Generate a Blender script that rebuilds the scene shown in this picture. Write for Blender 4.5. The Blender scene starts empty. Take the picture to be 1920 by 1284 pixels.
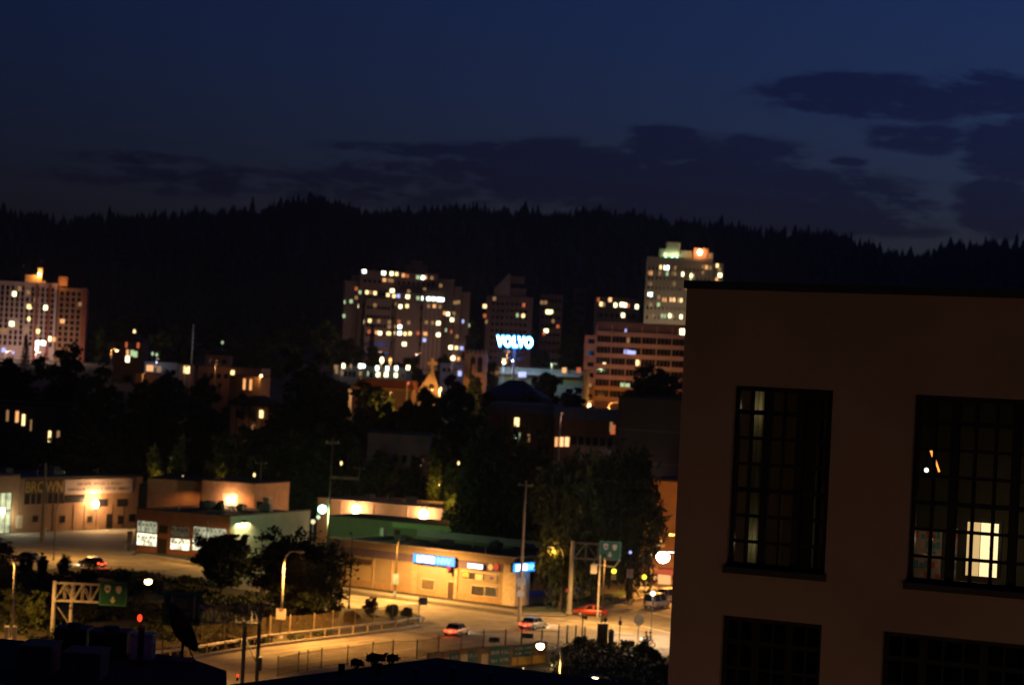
import bpy, math, random
import numpy as np
from mathutils import Vector, Matrix
R = math.radians
random.seed(7); rng = np.random.default_rng(7)
scene = bpy.context.scene
COL = scene.collection
# ------------------------------------------------------------------ camera
F = 4068.0; CAMZ = 31.0; PITCH = R(0.82); ROLL = R(2.85)
fw = Vector((0, math.cos(PITCH), math.sin(PITCH)))
up0 = Vector((0, -math.sin(PITCH), math.cos(PITCH))); rt0 = Vector((1, 0, 0))
CUP = up0*math.cos(ROLL) - rt0*math.sin(ROLL)
CRT = rt0*math.cos(ROLL) + up0*math.sin(ROLL)
EYE = Vector((0, 0, CAMZ))
cam = bpy.data.cameras.new("camera"); camo = bpy.data.objects.new("camera", cam); COL.objects.link(camo)
m = Matrix((CRT, CUP, -fw)).transposed().to_4x4(); m.translation = EYE; camo.matrix_world = m
cam.sensor_width = 23.6; cam.lens = F*23.6/1920.0; cam.clip_start = 0.5; cam.clip_end = 9000
cam.dof.use_dof = True; cam.dof.focus_distance = 52; cam.dof.aperture_fstop = 0.70
cam.dof.aperture_blades = 7
scene.camera = camo
scene.view_settings.view_transform = 'Standard'; scene.view_settings.look = 'None'
scene.view_settings.exposure = 0; scene.view_settings.gamma = 1
scene.cycles.max_bounces = 5; scene.cycles.diffuse_bounces = 3; scene.cycles.transparent_max_bounces = 8
scene.cycles.sample_clamp_indirect = 3; scene.cycles.use_denoising = True

def ray(px, py):
    return fw + CRT*((px-960)/F) + CUP*((642-py)/F)
def W(px, py, d):
    r = ray(px, py); return EYE + r*(d/r.y)
def G(px, py, z=0.0):
    r = ray(px, py); return EYE + r*((z-CAMZ)/r.z)

# ------------------------------------------------------------------ sky
world = bpy.data.worlds.new("World"); scene.world = world; world.use_nodes = True
SUN_EL = R(-4.2); SUN_AZ = R(58)
def build_world():
    nt = world.node_tree; N = nt.nodes; L = nt.links; N.clear()
    out = N.new('ShaderNodeOutputWorld'); bg = N.new('ShaderNodeBackground'); L.new(bg.outputs[0], out.inputs[0])
    sky = N.new('ShaderNodeTexSky'); sky.sky_type = 'NISHITA'; sky.sun_disc = False
    sky.sun_elevation = SUN_EL; sky.sun_rotation = SUN_AZ; sky.air_density = 1.3; sky.dust_density = 0.6; sky.ozone_density = 2.2
    tc = N.new('ShaderNodeTexCoord'); sep = N.new('ShaderNodeSeparateXYZ'); L.new(tc.outputs['Generated'], sep.inputs[0])
    def math_(op, a, b=None, c=None):
        n = N.new('ShaderNodeMath'); n.operation = op
        for i, v in enumerate((a, b, c)):
            if v is None: continue
            if isinstance(v, (int, float)): n.inputs[i].default_value = v
            else: L.new(v, n.inputs[i])
        return n.outputs[0]
    ay = math_('MAXIMUM', math_('ABSOLUTE', sep.outputs[1]), 0.2)
    u = math_('DIVIDE', sep.outputs[0], ay); v = math_('DIVIDE', sep.outputs[2], ay)
    # the wisps: noise stretched along the horizon
    cmb = N.new('ShaderNodeCombineXYZ'); L.new(math_('MULTIPLY', u, 38.0), cmb.inputs[0]); L.new(math_('MULTIPLY', v, 130.0), cmb.inputs[1])
    no = N.new('ShaderNodeTexNoise'); L.new(cmb.outputs[0], no.inputs['Vector']); no.inputs['Scale'].default_value = 1.0
    no.inputs['Detail'].default_value = 9; no.inputs['Roughness'].default_value = 0.70
    acc = None
    banks = [(1640,182,230,50,1.0),(1860,178,140,50,.9),(1730,262,120,32,.9),(1890,280,95,70,1.1),(1250,247,95,14,.8),(1330,285,190,42,1.0),
             (1060,325,260,66,1.1),(780,282,180,16,.75),(720,320,170,30,.6),(260,298,170,16,.6),(430,322,200,12,.5),(1660,372,130,16,.7),(1400,390,360,60,1.1),
             (1880,390,100,62,1.1),(1590,304,45,10,.7),(1200,350,260,50,1.0),(600,350,600,40,.6),(1300,340,420,60,1.0),(1500,180,100,22,.5),(1650,430,160,18,.6)]
    for (px, py, w, h, s) in banks:
        r = ray(px, py); cu, cv = r.x/r.y, r.z/r.y
        a, b = w/F, h/F
        # tilt each bank with the horizon: none needed, u and v are level
        du = math_('MULTIPLY', math_('SUBTRACT', u, cu), 1/a); dv = math_('MULTIPLY', math_('SUBTRACT', v, cv), 1/b)
        q = math_('ADD', math_('MULTIPLY', du, du), math_('MULTIPLY', dv, dv))
        e = math_('MULTIPLY', math_('POWER', 2.718, math_('MULTIPLY', math_('MULTIPLY', q, q), -1.0)), s)
        acc = e if acc is None else math_('MAXIMUM', acc, e)
    t = math_('ADD', acc, math_('MULTIPLY', math_('SUBTRACT', no.outputs[0], 0.5), 3.4))
    mr = N.new('ShaderNodeMapRange'); mr.interpolation_type = 'SMOOTHSTEP'
    L.new(t, mr.inputs[0]); mr.inputs[1].default_value = 0.12; mr.inputs[2].default_value = 0.80
    wk = math_('MULTIPLY', mr.outputs[0], math_('MINIMUM', math_('MULTIPLY', acc, 1.6), 0.9))
    mul = N.new('ShaderNodeMix'); mul.data_type = 'RGBA'; mul.blend_type = 'MIX'
    tint = N.new('ShaderNodeMix'); tint.data_type = 'RGBA'; tint.blend_type = 'MULTIPLY'; tint.inputs[0].default_value = 1
    L.new(sky.outputs[0], tint.inputs[6]); tint.inputs[7].default_value = SKYTINT
    dk = N.new('ShaderNodeMix'); dk.data_type = 'RGBA'; dk.blend_type = 'MULTIPLY'; dk.inputs[0].default_value = 1
    L.new(tint.outputs[2], dk.inputs[6]); dk.inputs[7].default_value = (0.42, 0.34, 0.50, 1)
    L.new(wk, mul.inputs[0]); L.new(tint.outputs[2], mul.inputs[6]); L.new(dk.outputs[2], mul.inputs[7])
    L.new(mul.outputs[2], bg.inputs[0]); bg.inputs[1].default_value = SKYSTR
SKYTINT = (.37, .62, 1.42, 1); SKYSTR = 1.25
build_world()

# ------------------------------------------------------------------ materials
MATS = {}
def mat(name, col, rough=0.8, var=0.25, scale=3.0, metal=0.0, bump=0.0, col2=None, spec=0.3, stretch=None):
    if name in MATS: return MATS[name]
    m = bpy.data.materials.new(name); m.use_nodes = True; nt = m.node_tree; b = nt.nodes['Principled BSDF']
    b.inputs['Roughness'].default_value = rough; b.inputs['Metallic'].default_value = metal
    b.inputs['Specular IOR Level'].default_value = spec
    tc = nt.nodes.new('ShaderNodeTexCoord'); no = nt.nodes.new('ShaderNodeTexNoise')
    mp = nt.nodes.new('ShaderNodeMapping'); mp.inputs['Scale'].default_value = stretch or (1, 1, 1)
    nt.links.new(tc.outputs['Object'], mp.inputs[0]); nt.links.new(mp.outputs[0], no.inputs['Vector'])
    no.inputs['Scale'].default_value = scale; no.inputs['Detail'].default_value = 5; no.inputs['Roughness'].default_value = .65
    mx = nt.nodes.new('ShaderNodeMix'); mx.data_type = 'RGBA'
    c2 = col2 or tuple(c*(1-var) for c in col)
    c1 = col if col2 else tuple(min(1, c*(1+var)) for c in col)
    mx.inputs[6].default_value = (*c2, 1); mx.inputs[7].default_value = (*c1, 1)
    mr = nt.nodes.new('ShaderNodeMapRange'); mr.inputs[1].default_value = .3; mr.inputs[2].default_value = .7
    nt.links.new(no.outputs[0], mr.inputs[0]); nt.links.new(mr.outputs[0], mx.inputs[0]); nt.links.new(mx.outputs[2], b.inputs['Base Color'])
    if bump:
        bp = nt.nodes.new('ShaderNodeBump'); bp.inputs['Strength'].default_value = bump; nt.links.new(no.outputs[0], bp.inputs['Height'])
        nt.links.new(bp.outputs[0], b.inputs['Normal'])
    MATS[name] = m; return m
def brick(name, c1, c2, mortar, w=0.4, h=0.14):
    if name in MATS: return MATS[name]
    m = bpy.data.materials.new(name); m.use_nodes = True; nt = m.node_tree; b = nt.nodes['Principled BSDF']
    b.inputs['Roughness'].default_value = .9; b.inputs['Specular IOR Level'].default_value = .2
    tc = nt.nodes.new('ShaderNodeTexCoord'); sp = nt.nodes.new('ShaderNodeSeparateXYZ'); cb = nt.nodes.new('ShaderNodeCombineXYZ')
    ad = nt.nodes.new('ShaderNodeMath'); ad.operation = 'ADD'
    nt.links.new(tc.outputs['Object'], sp.inputs[0]); nt.links.new(sp.outputs[0], ad.inputs[0]); nt.links.new(sp.outputs[1], ad.inputs[1])
    nt.links.new(ad.outputs[0], cb.inputs[0]); nt.links.new(sp.outputs[2], cb.inputs[1])
    br = nt.nodes.new('ShaderNodeTexBrick'); nt.links.new(cb.outputs[0], br.inputs[0])
    br.inputs['Color1'].default_value = (*c1, 1); br.inputs['Color2'].default_value = (*c2, 1); br.inputs['Mortar'].default_value = (*mortar, 1)
    br.inputs['Scale'].default_value = 1; br.inputs['Brick Width'].default_value = w; br.inputs['Row Height'].default_value = h; br.inputs['Mortar Size'].default_value = .012
    no = nt.nodes.new('ShaderNodeTexNoise'); no.inputs['Scale'].default_value = .5; no.inputs['Detail'].default_value = 6; nt.links.new(tc.outputs['Object'], no.inputs[0])
    mr = nt.nodes.new('ShaderNodeMapRange'); mr.inputs[1].default_value = .3; mr.inputs[2].default_value = .7; mr.inputs[3].default_value = .75; mr.inputs[4].default_value = 1.15
    nt.links.new(no.outputs[0], mr.inputs[0])
    mx = nt.nodes.new('ShaderNodeMix'); mx.data_type = 'RGBA'; mx.blend_type = 'MULTIPLY'; mx.inputs[0].default_value = 1
    nt.links.new(br.outputs[0], mx.inputs[6]); nt.links.new(mr.outputs[0], mx.inputs[7]); nt.links.new(mx.outputs[2], b.inputs['Base Color'])
    MATS[name] = m; return m
def emit(name, col, st, base=(.02, .02, .02), noise=0):
    if name in MATS: return MATS[name]
    m = bpy.data.materials.new(name); m.use_nodes = True; b = m.node_tree.nodes['Principled BSDF']
    b.inputs['Base Color'].default_value = (*base, 1); b.inputs['Emission Color'].default_value = (*col, 1); b.inputs['Emission Strength'].default_value = st
    b.inputs['Roughness'].default_value = .4
    if noise:
        nt = m.node_tree; tc = nt.nodes.new('ShaderNodeTexCoord'); no = nt.nodes.new('ShaderNodeTexNoise'); nt.links.new(tc.outputs['Object'], no.inputs[0]); no.inputs['Scale'].default_value = noise
        no.inputs['Detail'].default_value = 3
        mr = nt.nodes.new('ShaderNodeMapRange'); mr.inputs[1].default_value = .35; mr.inputs[2].default_value = .65; mr.inputs[3].default_value = st*.35; mr.inputs[4].default_value = st*1.5
        nt.links.new(no.outputs[0], mr.inputs[0]); nt.links.new(mr.outputs[0], b.inputs['Emission Strength'])
    m.cycles.emission_sampling = 'NONE'
    MATS[name] = m; return m
def glassy(name, col=(.01, .012, .015), rough=.08, clear=False):
    if name in MATS: return MATS[name]
    m = bpy.data.materials.new(name); m.use_nodes = True; nt = m.node_tree; b = nt.nodes['Principled BSDF']
    b.inputs['Base Color'].default_value = (*col, 1); b.inputs['Roughness'].default_value = rough; b.inputs['Specular IOR Level'].default_value = .6
    if clear:
        tr = nt.nodes.new('ShaderNodeBsdfTransparent'); tr.inputs[0].default_value = (.84, .83, .80, 1)
        gl = nt.nodes.new('ShaderNodeBsdfGlossy'); gl.inputs['Roughness'].default_value = .03
        fr = nt.nodes.new('ShaderNodeFresnel'); fr.inputs[0].default_value = 1.5
        mx = nt.nodes.new('ShaderNodeMixShader'); nt.links.new(fr.outputs[0], mx.inputs[0]); nt.links.new(tr.outputs[0], mx.inputs[1]); nt.links.new(gl.outputs[0], mx.inputs[2])
        nt.links.new(mx.outputs[0], nt.nodes['Material Output'].inputs[0])
    MATS[name] = m; return m

asphalt = mat('asphalt', (.11, .10, .095), .85, .22, .35, bump=.05)
asphalt2 = mat('worn asphalt', (.245, .22, .185), .85, .38, .32, bump=.08)
concrete = mat('concrete', (.30, .28, .25), .85, .18, .8)
paving = mat('pavement concrete', (.26, .24, .21), .85, .15, .6)
dirt = mat('dirt ground', (.05, .045, .03), .95, .4, .25)
grassm = mat('short grass', (.05, .075, .025), .95, .35, 1.5)
paint = mat('white road paint', (.62, .60, .55), .7, .25, 1.2)
steel = mat('galvanised steel', (.42, .42, .41), .45, .12, 2, metal=.4)
darksteel = mat('dark painted steel', (.03, .032, .035), .5, .2, 4)
poleG = mat('pale grey pole paint', (.45, .44, .42), .5, .12, 2)
wood = mat('weathered pole timber', (.26, .2, .14), .9, .3, 2, stretch=(1, 1, .15))
bark = mat('tree bark', (.09, .065, .045), .95, .35, 3, stretch=(1, 1, .25))
leafA = mat('broad leaf foliage', (.07, .10, .03), .8, .4, .5)
leafB = mat('dark leaf foliage', (.030, .042, .017), .85, .4, .5)
leafC = mat('conifer needles', (.03, .045, .022), .9, .35, .3)
leafR = mat('reddish leaf foliage', (.10, .045, .03), .85, .35, 1)
roofm = mat('tar roofing', (.028, .024, .028), .9, .3, .4)
roofblk = mat('black roof membrane', (.012, .012, .014), .9, .3, .3)
whitep = mat('white painted metal', (.7, .69, .66), .5, .08, 2)
black = mat('black rubber', (.015, .015, .015), .9, .2, 3)
chrome = mat('bright wheel metal', (.55, .55, .56), .3, .05, 4, metal=.8)
winD = glassy('dark window glass'); winClear = glassy('clear window glass', clear=True)
carglass = glassy('car window glass', (.008, .009, .012), .05)
EM = {
 'W': emit('window light cool white', (.86, 1, .88), 5.5), 'Y': emit('window light pale yellow', (1, .86, .42), 4.5),
 'y': emit('window light yellow', (1, .72, .30), 2.2), 'o': emit('window light orange', (1, .45, .16), 1.2),
 'd': emit('window light dim amber', (1, .55, .22), .30), 'r': emit('window light dim red', (1, .22, .08), .5),
 'b': emit('window light blue', (.45, .5, 1), 1.4), 'g': emit('window light dim green', (.62, .85, .45), .8),
 'O': emit('window light broad orange', (1, .52, .22), 1.8)}
sodium = (1, .43, .115); warm = (1, .56, .2)
lensS = emit('sodium lamp lens', (1, .60, .20), 14); lensW = emit('white lamp lens', (1, .95, .95), 90)
lensG = emit('mercury lamp lens', (.20, 1, .60), 22); lensWarm = emit('warm lamp lens', (1, .70, .32), 40)

# ------------------------------------------------------------------ helpers
class MB:
    def __init__(s): s.v = []; s.f = []
    def box(s, x0, x1, y0, y1, z0, z1):
        n = len(s.v); s.v += [(x0,y0,z0),(x1,y0,z0),(x1,y1,z0),(x0,y1,z0),(x0,y0,z1),(x1,y0,z1),(x1,y1,z1),(x0,y1,z1)]
        s.f += [(n+3,n+2,n+1,n),(n+4,n+5,n+6,n+7),(n,n+1,n+5,n+4),(n+1,n+2,n+6,n+5),(n+2,n+3,n+7,n+6),(n+3,n,n+4,n+7)]; return s
    def tube(s, pts, rad, n=8, cap=True):
        pts = [Vector(p) for p in pts]; rad = rad if isinstance(rad, (list, tuple)) else [rad]*len(pts); base = len(s.v)
        for i, p in enumerate(pts):
            d = (pts[min(i+1, len(pts)-1)] - pts[max(i-1, 0)]).normalized()
            a = d.orthogonal().normalized() if abs(d.z) < .99 else Vector((1, 0, 0)); a = (a - d*a.dot(d)).normalized(); b = d.cross(a)
            if i and 0: pass
            for k in range(n):
                t = 2*math.pi*k/n; q = p + (a*math.cos(t) + b*math.sin(t))*rad[i]; s.v.append(tuple(q))
        for i in range(len(pts)-1):
            for k in range(n):
                k2 = (k+1) % n; s.f.append((base+i*n+k, base+i*n+k2, base+(i+1)*n+k2, base+(i+1)*n+k))
        if cap:
            s.f.append(tuple(base+k for k in reversed(range(n)))); s.f.append(tuple(base+(len(pts)-1)*n+k for k in range(n)))
        return s
    def beam(s, a, b, w=.1): return s.tube([a, b], w, 4)
    def poly(s, pts, y0, y1):
        """pts in (x, z), extruded along y"""
        n = len(s.v); k = len(pts)
        s.v += [(p[0], y0, p[1]) for p in pts] + [(p[0], y1, p[1]) for p in pts]
        s.f += [tuple(n+i for i in range(k)), tuple(n+k+i for i in reversed(range(k)))]
        for i in range(k):
            j = (i+1) % k; s.f.append((n+j, n+i, n+k+i, n+k+j))
        return s
    def prism(s, pts, z0, z1):
        n = len(s.v); k = len(pts)
        s.v += [(p[0], p[1], z0) for p in pts] + [(p[0], p[1], z1) for p in pts]
        s.f += [tuple(n+i for i in reversed(range(k))), tuple(n+k+i for i in range(k))]
        for i in range(k):
            j = (i+1) % k; s.f.append((n+i, n+j, n+k+j, n+k+i))
        return s
    def loft(s, secs, cap=True):
        n0 = len(s.v); k = len(secs[0])
        for c in secs: s.v += [tuple(p) for p in c]
        for i in range(len(secs)-1):
            for j in range(k):
                j2 = (j+1) % k; s.f.append((n0+i*k+j, n0+i*k+j2, n0+(i+1)*k+j2, n0+(i+1)*k+j))
        if cap: s.f.append(tuple(n0+j for j in reversed(range(k)))); s.f.append(tuple(n0+(len(secs)-1)*k+j for j in range(k)))
        return s
    def ball(s, c, r, n=8, sq=1.0):
        secs = []
        for i in range(n+1):
            t = math.pi*i/n; rr = max(math.sin(t), .02)*r
            secs.append([(c[0]+rr*math.cos(2*math.pi*j/10), c[1]+rr*math.sin(2*math.pi*j/10), c[2]-math.cos(t)*r*sq) for j in range(10)])
        return s.loft(secs)
    def build(s, name, m, parent=None, smooth=False, label=None):
        me = bpy.data.meshes.new(name); me.from_pydata(s.v, [], s.f); me.update(); me.materials.append(m)
        if smooth: me.polygons.foreach_set('use_smooth', [True]*len(me.polygons))
        o = bpy.data.objects.new(name, me); COL.objects.link(o)
        if parent: o.parent = parent
        if label: o['label'] = label
        return o
def tag(o, label, cat, group=None):
    o['label'] = label; o['category'] = cat
    if group: o['group'] = group
    return o
def thing(name, label, cat, loc, yaw=0.0, group=None):
    o = bpy.data.objects.new(name, None); COL.objects.link(o); o.location = loc; o.rotation_euler = (0, 0, yaw); o.empty_display_size = .5
    o['_m'] = 1; del o['_m']
    return tag(o, label, cat, group)
def mw(root): return Matrix.Translation(root.location) @ Matrix.Rotation(root.rotation_euler.z, 4, 'Z')
def uv(root, px, py, y=0.0):
    """where the sight line through a photo point meets the upright plane local y = const of a thing"""
    inv = mw(root).inverted(); o = inv @ EYE; d = inv.to_3x3() @ ray(px, py)
    t = (y - o.y)/d.y; p = o + d*t; return p.x, p.z
def ux(root, px, py, x=0.0):
    inv = mw(root).inverted(); o = inv @ EYE; d = inv.to_3x3() @ ray(px, py)
    t = (x - o.x)/d.x; p = o + d*t; return p.y, p.z
def struct(name, mb, m): 
    o = mb.build(name, m); o['kind'] = 'structure'; return o
def point(parent, loc, power, col=sodium, size=.15, name='bulb_light'):
    l = bpy.data.lights.new(name, 'POINT'); l.energy = power; l.color = col; l.shadow_soft_size = size
    o = bpy.data.objects.new(name, l); COL.objects.link(o); o.parent = parent; o.location = loc; return o
def spot(parent, loc, power, col=sodium, ang=150, blend=.5, tilt=(0, 0, 0), size=.15, name='lamp_light'):
    l = bpy.data.lights.new(name, 'SPOT'); l.energy = power; l.color = col; l.shadow_soft_size = size; l.spot_size = R(ang); l.spot_blend = blend
    o = bpy.data.objects.new(name, l); COL.objects.link(o); o.parent = parent; o.location = loc; o.rotation_euler = tilt; return o
def text_mesh(body, h, m, parent, x, y, z, name='lettering', bold=.0, ext=.02, rotz=0, sx=1.0, fit=None, space=1.0):
    """text standing in the xz plane facing local -y, left bottom at x, z; h is the cap height"""
    cu = bpy.data.curves.new('t', 'FONT'); cu.body = body; cu.size = h/0.7; cu.extrude = ext; cu.offset = bold; cu.resolution_u = 3; cu.space_character = space
    t = bpy.data.objects.new('t', cu); COL.objects.link(t); dg = bpy.context.evaluated_depsgraph_get()
    me = bpy.data.meshes.new_from_object(t.evaluated_get(dg)); bpy.data.objects.remove(t); bpy.data.curves.remove(cu)
    me.name = name
    if fit:
        xs = [v.co.x for v in me.vertices]; sx = fit/(max(xs)-min(xs)); x -= min(xs)*sx
    M = Matrix.Translation((x, y, z)) @ Matrix.Rotation(rotz, 4, 'Z') @ Matrix.Rotation(R(90), 4, 'X') @ Matrix.Diagonal((sx, 1, 1, 1))
    me.transform(M); me.materials.clear(); me.materials.append(m)
    o = bpy.data.objects.new(name, me); COL.objects.link(o); o.parent = parent; return o
def scribble(m, parent, x0, x1, z, h, y, name='lettering', seed=1, words=(7, 6, 8)):
    """a line of small letter strokes too small to read"""
    r = random.Random(seed); mb = MB(); tot = sum(words)+len(words)-1; w = (x1-x0)/tot; x = x0
    for wd in words:
        for k in range(wd):
            a = x + w*.1; b = x + w*.8
            for _ in range(2):
                q = a + (b-a)*r.random()*.8; mb.box(q, q+w*.2, y-.02, y, z, z+h)
            zz = z + h*r.choice((0, .4, .82)); mb.box(a, b, y-.019, y, zz, zz+h*.18)
            x += w
        x += w
    return mb.build(name, m, parent)

# ------------------------------------------------------------------ terrain
crest = [(-300,410),(0,392),(60,400),(130,412),(210,402),(300,400),(370,394),(480,388),(540,374),(585,370),(640,382),(700,398),(760,394),(880,384),(960,392),(1030,402),(1060,396),(1130,392),(1200,398),(1250,412),(1350,416),(1420,430),(1500,430),(1560,438),(1620,455),(1700,474),(1720,478),(1780,458),(1850,454),(1920,456),(2250,470)]
HD = 2500.0
cx_ = []; cz_ = []
for px, py in crest:
    p = W(px, py-4, HD); cx_.append(p.x/HD); cz_.append(p.z)
cx_ = np.array(cx_); cz_ = np.array(cz_)
ys_ = np.array([0, 396, 430, 470, 520, 600, 700, 800, 900, 1100, 1400]); zs_ = np.array([0, 0, 4, 9, 14.5, 20, 24, 27, 31, 42, 72.])
def T(x, y):
    a = np.interp(y, ys_, zs_); c = np.interp(x/np.maximum(y, 1), cx_, cz_) - 24
    t = np.clip((y-1100)/(HD-1100), 0, 1); t = t*t*(3-2*t)*.6 + t*.4
    b = 42 + (c-42)*t
    z = np.where(y < 1100, a, b)
    return np.where(y > HD, c - (y-HD)*.12, z)
def Tz(p): return float(T(np.array(p[0]), np.array(p[1])))
def build_terrain():
    ys = np.concatenate([np.array([-300, 0, 60, 120, 200, 300, 390]), np.linspace(400, 1000, 40), np.linspace(1020, 3100, 60), [4000, 6500]])
    us = np.linspace(-1, 1, 121); V = []
    for y in ys:
        half = max(160, 0.55*abs(y)+160)
        for u in us:
            x = u*half; z = float(T(x, y)) if y > 395 else 0.0
            if y > 1100: z += 6*math.sin(x*.013+y*.004)*min(1, (y-1100)/500)
            V.append((x, y, max(z, -60)))
    n = len(us); Fc = [(i*n+j, i*n+j+1, (i+1)*n+j+1, (i+1)*n+j) for i in range(len(ys)-1) for j in range(n-1)]
    me = bpy.data.meshes.new('terrain'); me.from_pydata(V, [], Fc); me.materials.append(dirt)
    o = bpy.data.objects.new('terrain', me); COL.objects.link(o); o['kind'] = 'structure'
build_terrain()

def mesh_np(name, V, Q, m, parent=None):
    me = bpy.data.meshes.new(name); nv = len(V); nf = len(Q); k = Q.shape[1]
    me.vertices.add(nv); me.vertices.foreach_set('co', V.astype(np.float32).ravel())
    me.loops.add(nf*k); me.loops.foreach_set('vertex_index', Q.astype(np.int32).ravel())
    me.polygons.add(nf); me.polygons.foreach_set('loop_start', np.arange(0, nf*k, k, dtype=np.int32)); me.polygons.foreach_set('loop_total', np.full(nf, k, dtype=np.int32))
    me.update(calc_edges=True); me.validate(); me.materials.append(m)
    o = bpy.data.objects.new(name, me); COL.objects.link(o)
    if parent: o.parent = parent
    return o
# far forest on the hill: one mass of conifers
def cone_trees(P, Hs, Rs, n=6, tiers=3):
    V = []; Q = []
    base = 0
    for (x, y, z), h, r in zip(P, Hs, Rs):
        ph = rng.random()*6
        for t in range(tiers):
            z0 = z + h*(.10 + .26*t); z1 = min(z0 + h*.48, z+h) if t < tiers-1 else z+h; rr = r*(1-.27*t)
            a = ph + t + np.arange(n)*2*math.pi/n; q = rr*(.75+.5*rng.random(n))
            V.append(np.stack([x+q*np.cos(a), y+q*np.sin(a), z0-h*.03+h*.06*rng.random(n)], 1)); V.append(np.array([[x, y, z1]]))
            Q.append(np.stack([base+np.arange(n), base+(np.arange(n)+1) % n, np.full(n, base+n)], 1)); base += n+1
    return np.concatenate(V), np.concatenate(Q)
def forest():
    N = 9000; y = 1050 + (HD+60-1050)*rng.random(N)**.8; u = -.30 + .60*rng.random(N); x = u*y
    ridge = 3600; y[:ridge] = HD - 60 + 120*rng.random(ridge)
    z = T(x, y) - 1; h = 14 + 14*rng.random(N)**1.5; h[:ridge] = 9 + 15*rng.random(ridge)**2
    V, Q = cone_trees(zip(x, y, z), h, h*(.17+.10*rng.random(N)))
    o = mesh_np('hillside_forest', V, Q, leafC); o['label'] = 'dense dark conifer forest covering the whole hill behind the city'; o['category'] = 'forest'; o['kind'] = 'stuff'
forest()
def fly_conifer():
    tips = [(10,372),(75,385),(148,392),(207,380),(232,388),(330,383),(367,376),(448,372),(480,362),(522,362),(548,358),(588,352),(604,358),(662,378),(716,382),(765,374),(793,376),(850,372),(900,368),(943,372),(980,368),(1008,374),(1045,382),(1092,380),(1130,376),(1190,382),(1216,390),(1246,394),(1283,398),(1348,396),(1400,410),(1440,414),(1494,408),(1522,414),(1560,420),(1600,430),(1652,444),(1705,452),(1780,438),(1815,436),(1850,434),(1905,430)]
    for k, (px, py) in enumerate(tips):
        p = W(px+random.uniform(-8,8), py+random.uniform(4,13), HD-80); zb = Tz(p)-1; h = max(18, p.z - zb)
        r = h*(.20+.10*random.random())
        V, Q = cone_trees([(0, 0, 0)], [h], [r], n=7, tiers=5 if 0 else 4)
        o = mesh_np('crown', V, Q, leafC)
        t = thing('fir_tree', 'tall fir standing above the dark treeline along the hill crest', 'fir tree', (p.x, p.y, zb), 0, 'tall firs along the crest of the hill')
        o.parent = t; MB().tube([(0, 0, -1), (0, 0, h*.5)], [.5, .25], 5).build('trunk', bark, t)
fly_conifer()

# ------------------------------------------------------------------ trees
def foliage(name, m, parent, blobs, n, size, droop=0.0, seed=1, clump=60, shell=.55):
    """leaf clumps scattered through ellipsoids; blobs = (cx, cy, cz, rx, ry, rz)"""
    g = np.random.default_rng(seed); vol = np.array([b[3]*b[4]*b[5] for b in blobs])**.75; pr = vol/vol.sum()
    nc = max(4, n//clump); idx = g.choice(len(blobs), nc, p=pr); B = np.array(blobs)[idx]
    d = g.normal(size=(nc, 3)); d /= np.linalg.norm(d, axis=1)[:, None]; rr = (shell+(1-shell)*g.random(nc))[:, None]
    C = B[:, :3] + d*rr*B[:, 3:6]
    cs = (B[:, 3:6].mean(1)*.22)[:, None]*(.6+.8*g.random((nc, 1)))
    k = np.repeat(np.arange(nc), clump); nn = len(k)
    off = g.normal(size=(nn, 3))*cs[k]*.6; off[:, 2] *= (.75 + droop*2.2)
    if droop: off[:, 2] -= np.abs(g.normal(size=nn))*cs[k, 0]*droop*1.6
    P = C[k] + off; P[:, 2] = np.maximum(P[:, 2], .15)
    a = g.normal(size=(nn, 3)); a[:, 2] -= droop*1.5; a /= np.linalg.norm(a, axis=1)[:, None]; b = np.cross(a, g.normal(size=(nn, 3))); b /= np.linalg.norm(b, axis=1)[:, None]
    s = size*(.6+.8*g.random((nn, 1))); e = 1+droop*1.2
    V = np.stack([P-a*s*e, P-b*s*.55, P+a*s*e, P+b*s*.55], 1).reshape(-1, 3); Q = np.arange(nn*4).reshape(-1, 4)
    return mesh_np(name, V, Q, m, parent)
def limbs(h, r, tr, seed, z0=.35, n=7, lean=0.0):
    q = random.Random(seed); mb = MB(); top = (lean*h*.4, 0, h*.8)
    mb.tube([(0, 0, -.8), (lean*h*.05, 0, h*.12), (lean*h*.2, 0, h*.45), top], [tr*1.25, tr, tr*.7, tr*.2], 8)
    for k in range(n):
        a = 6.28*k/n + q.random(); z = h*(z0+.35*q.random()); l = r*(.6+.35*q.random())
        mb.tube([(lean*z*.45, 0, z), (math.cos(a)*l*.5, math.sin(a)*l*.5, z+h*.10), (math.cos(a)*l, math.sin(a)*l, z+h*.2+q.random()*h*.08)], [tr*.42, tr*.25, tr*.08], 5)
    return mb
def tree(label, base, h, r, m=None, n=4000, size=.35, kind='tree', seed=1, droop=0., low=.22, name='tree', ry=None, group=None, nblob=9, cat='tree', lean=0., dense=False):
    t = thing(name, label, cat, base, 0, group); q = random.Random(seed); m = m or leafB
    limbs(h, r, max(.15, h*.022), seed, low, lean=lean).build('trunk', bark, t)
    bl = []
    for k in range(nblob):
        z = h*(low + (1-low)*((k+.5)/nblob)); f = math.sin(math.pi*min(1, ((k+.9)/(nblob+.6)))**.8)*.55+.35
        a = q.random()*6.28; o = r*.38*q.random()**.5
        zr = h*(1-low)*.17*(1+.5*q.random())
        bl.append((o*math.cos(a)*1.3, o*math.sin(a), min(z, h-zr*.7), r*f*(.75+.3*q.random()), r*f*(.75+.3*q.random()), zr))
    foliage('crown', m, t, bl, n, size, droop, seed, shell=.3 if dense else .5)
    return t
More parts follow.
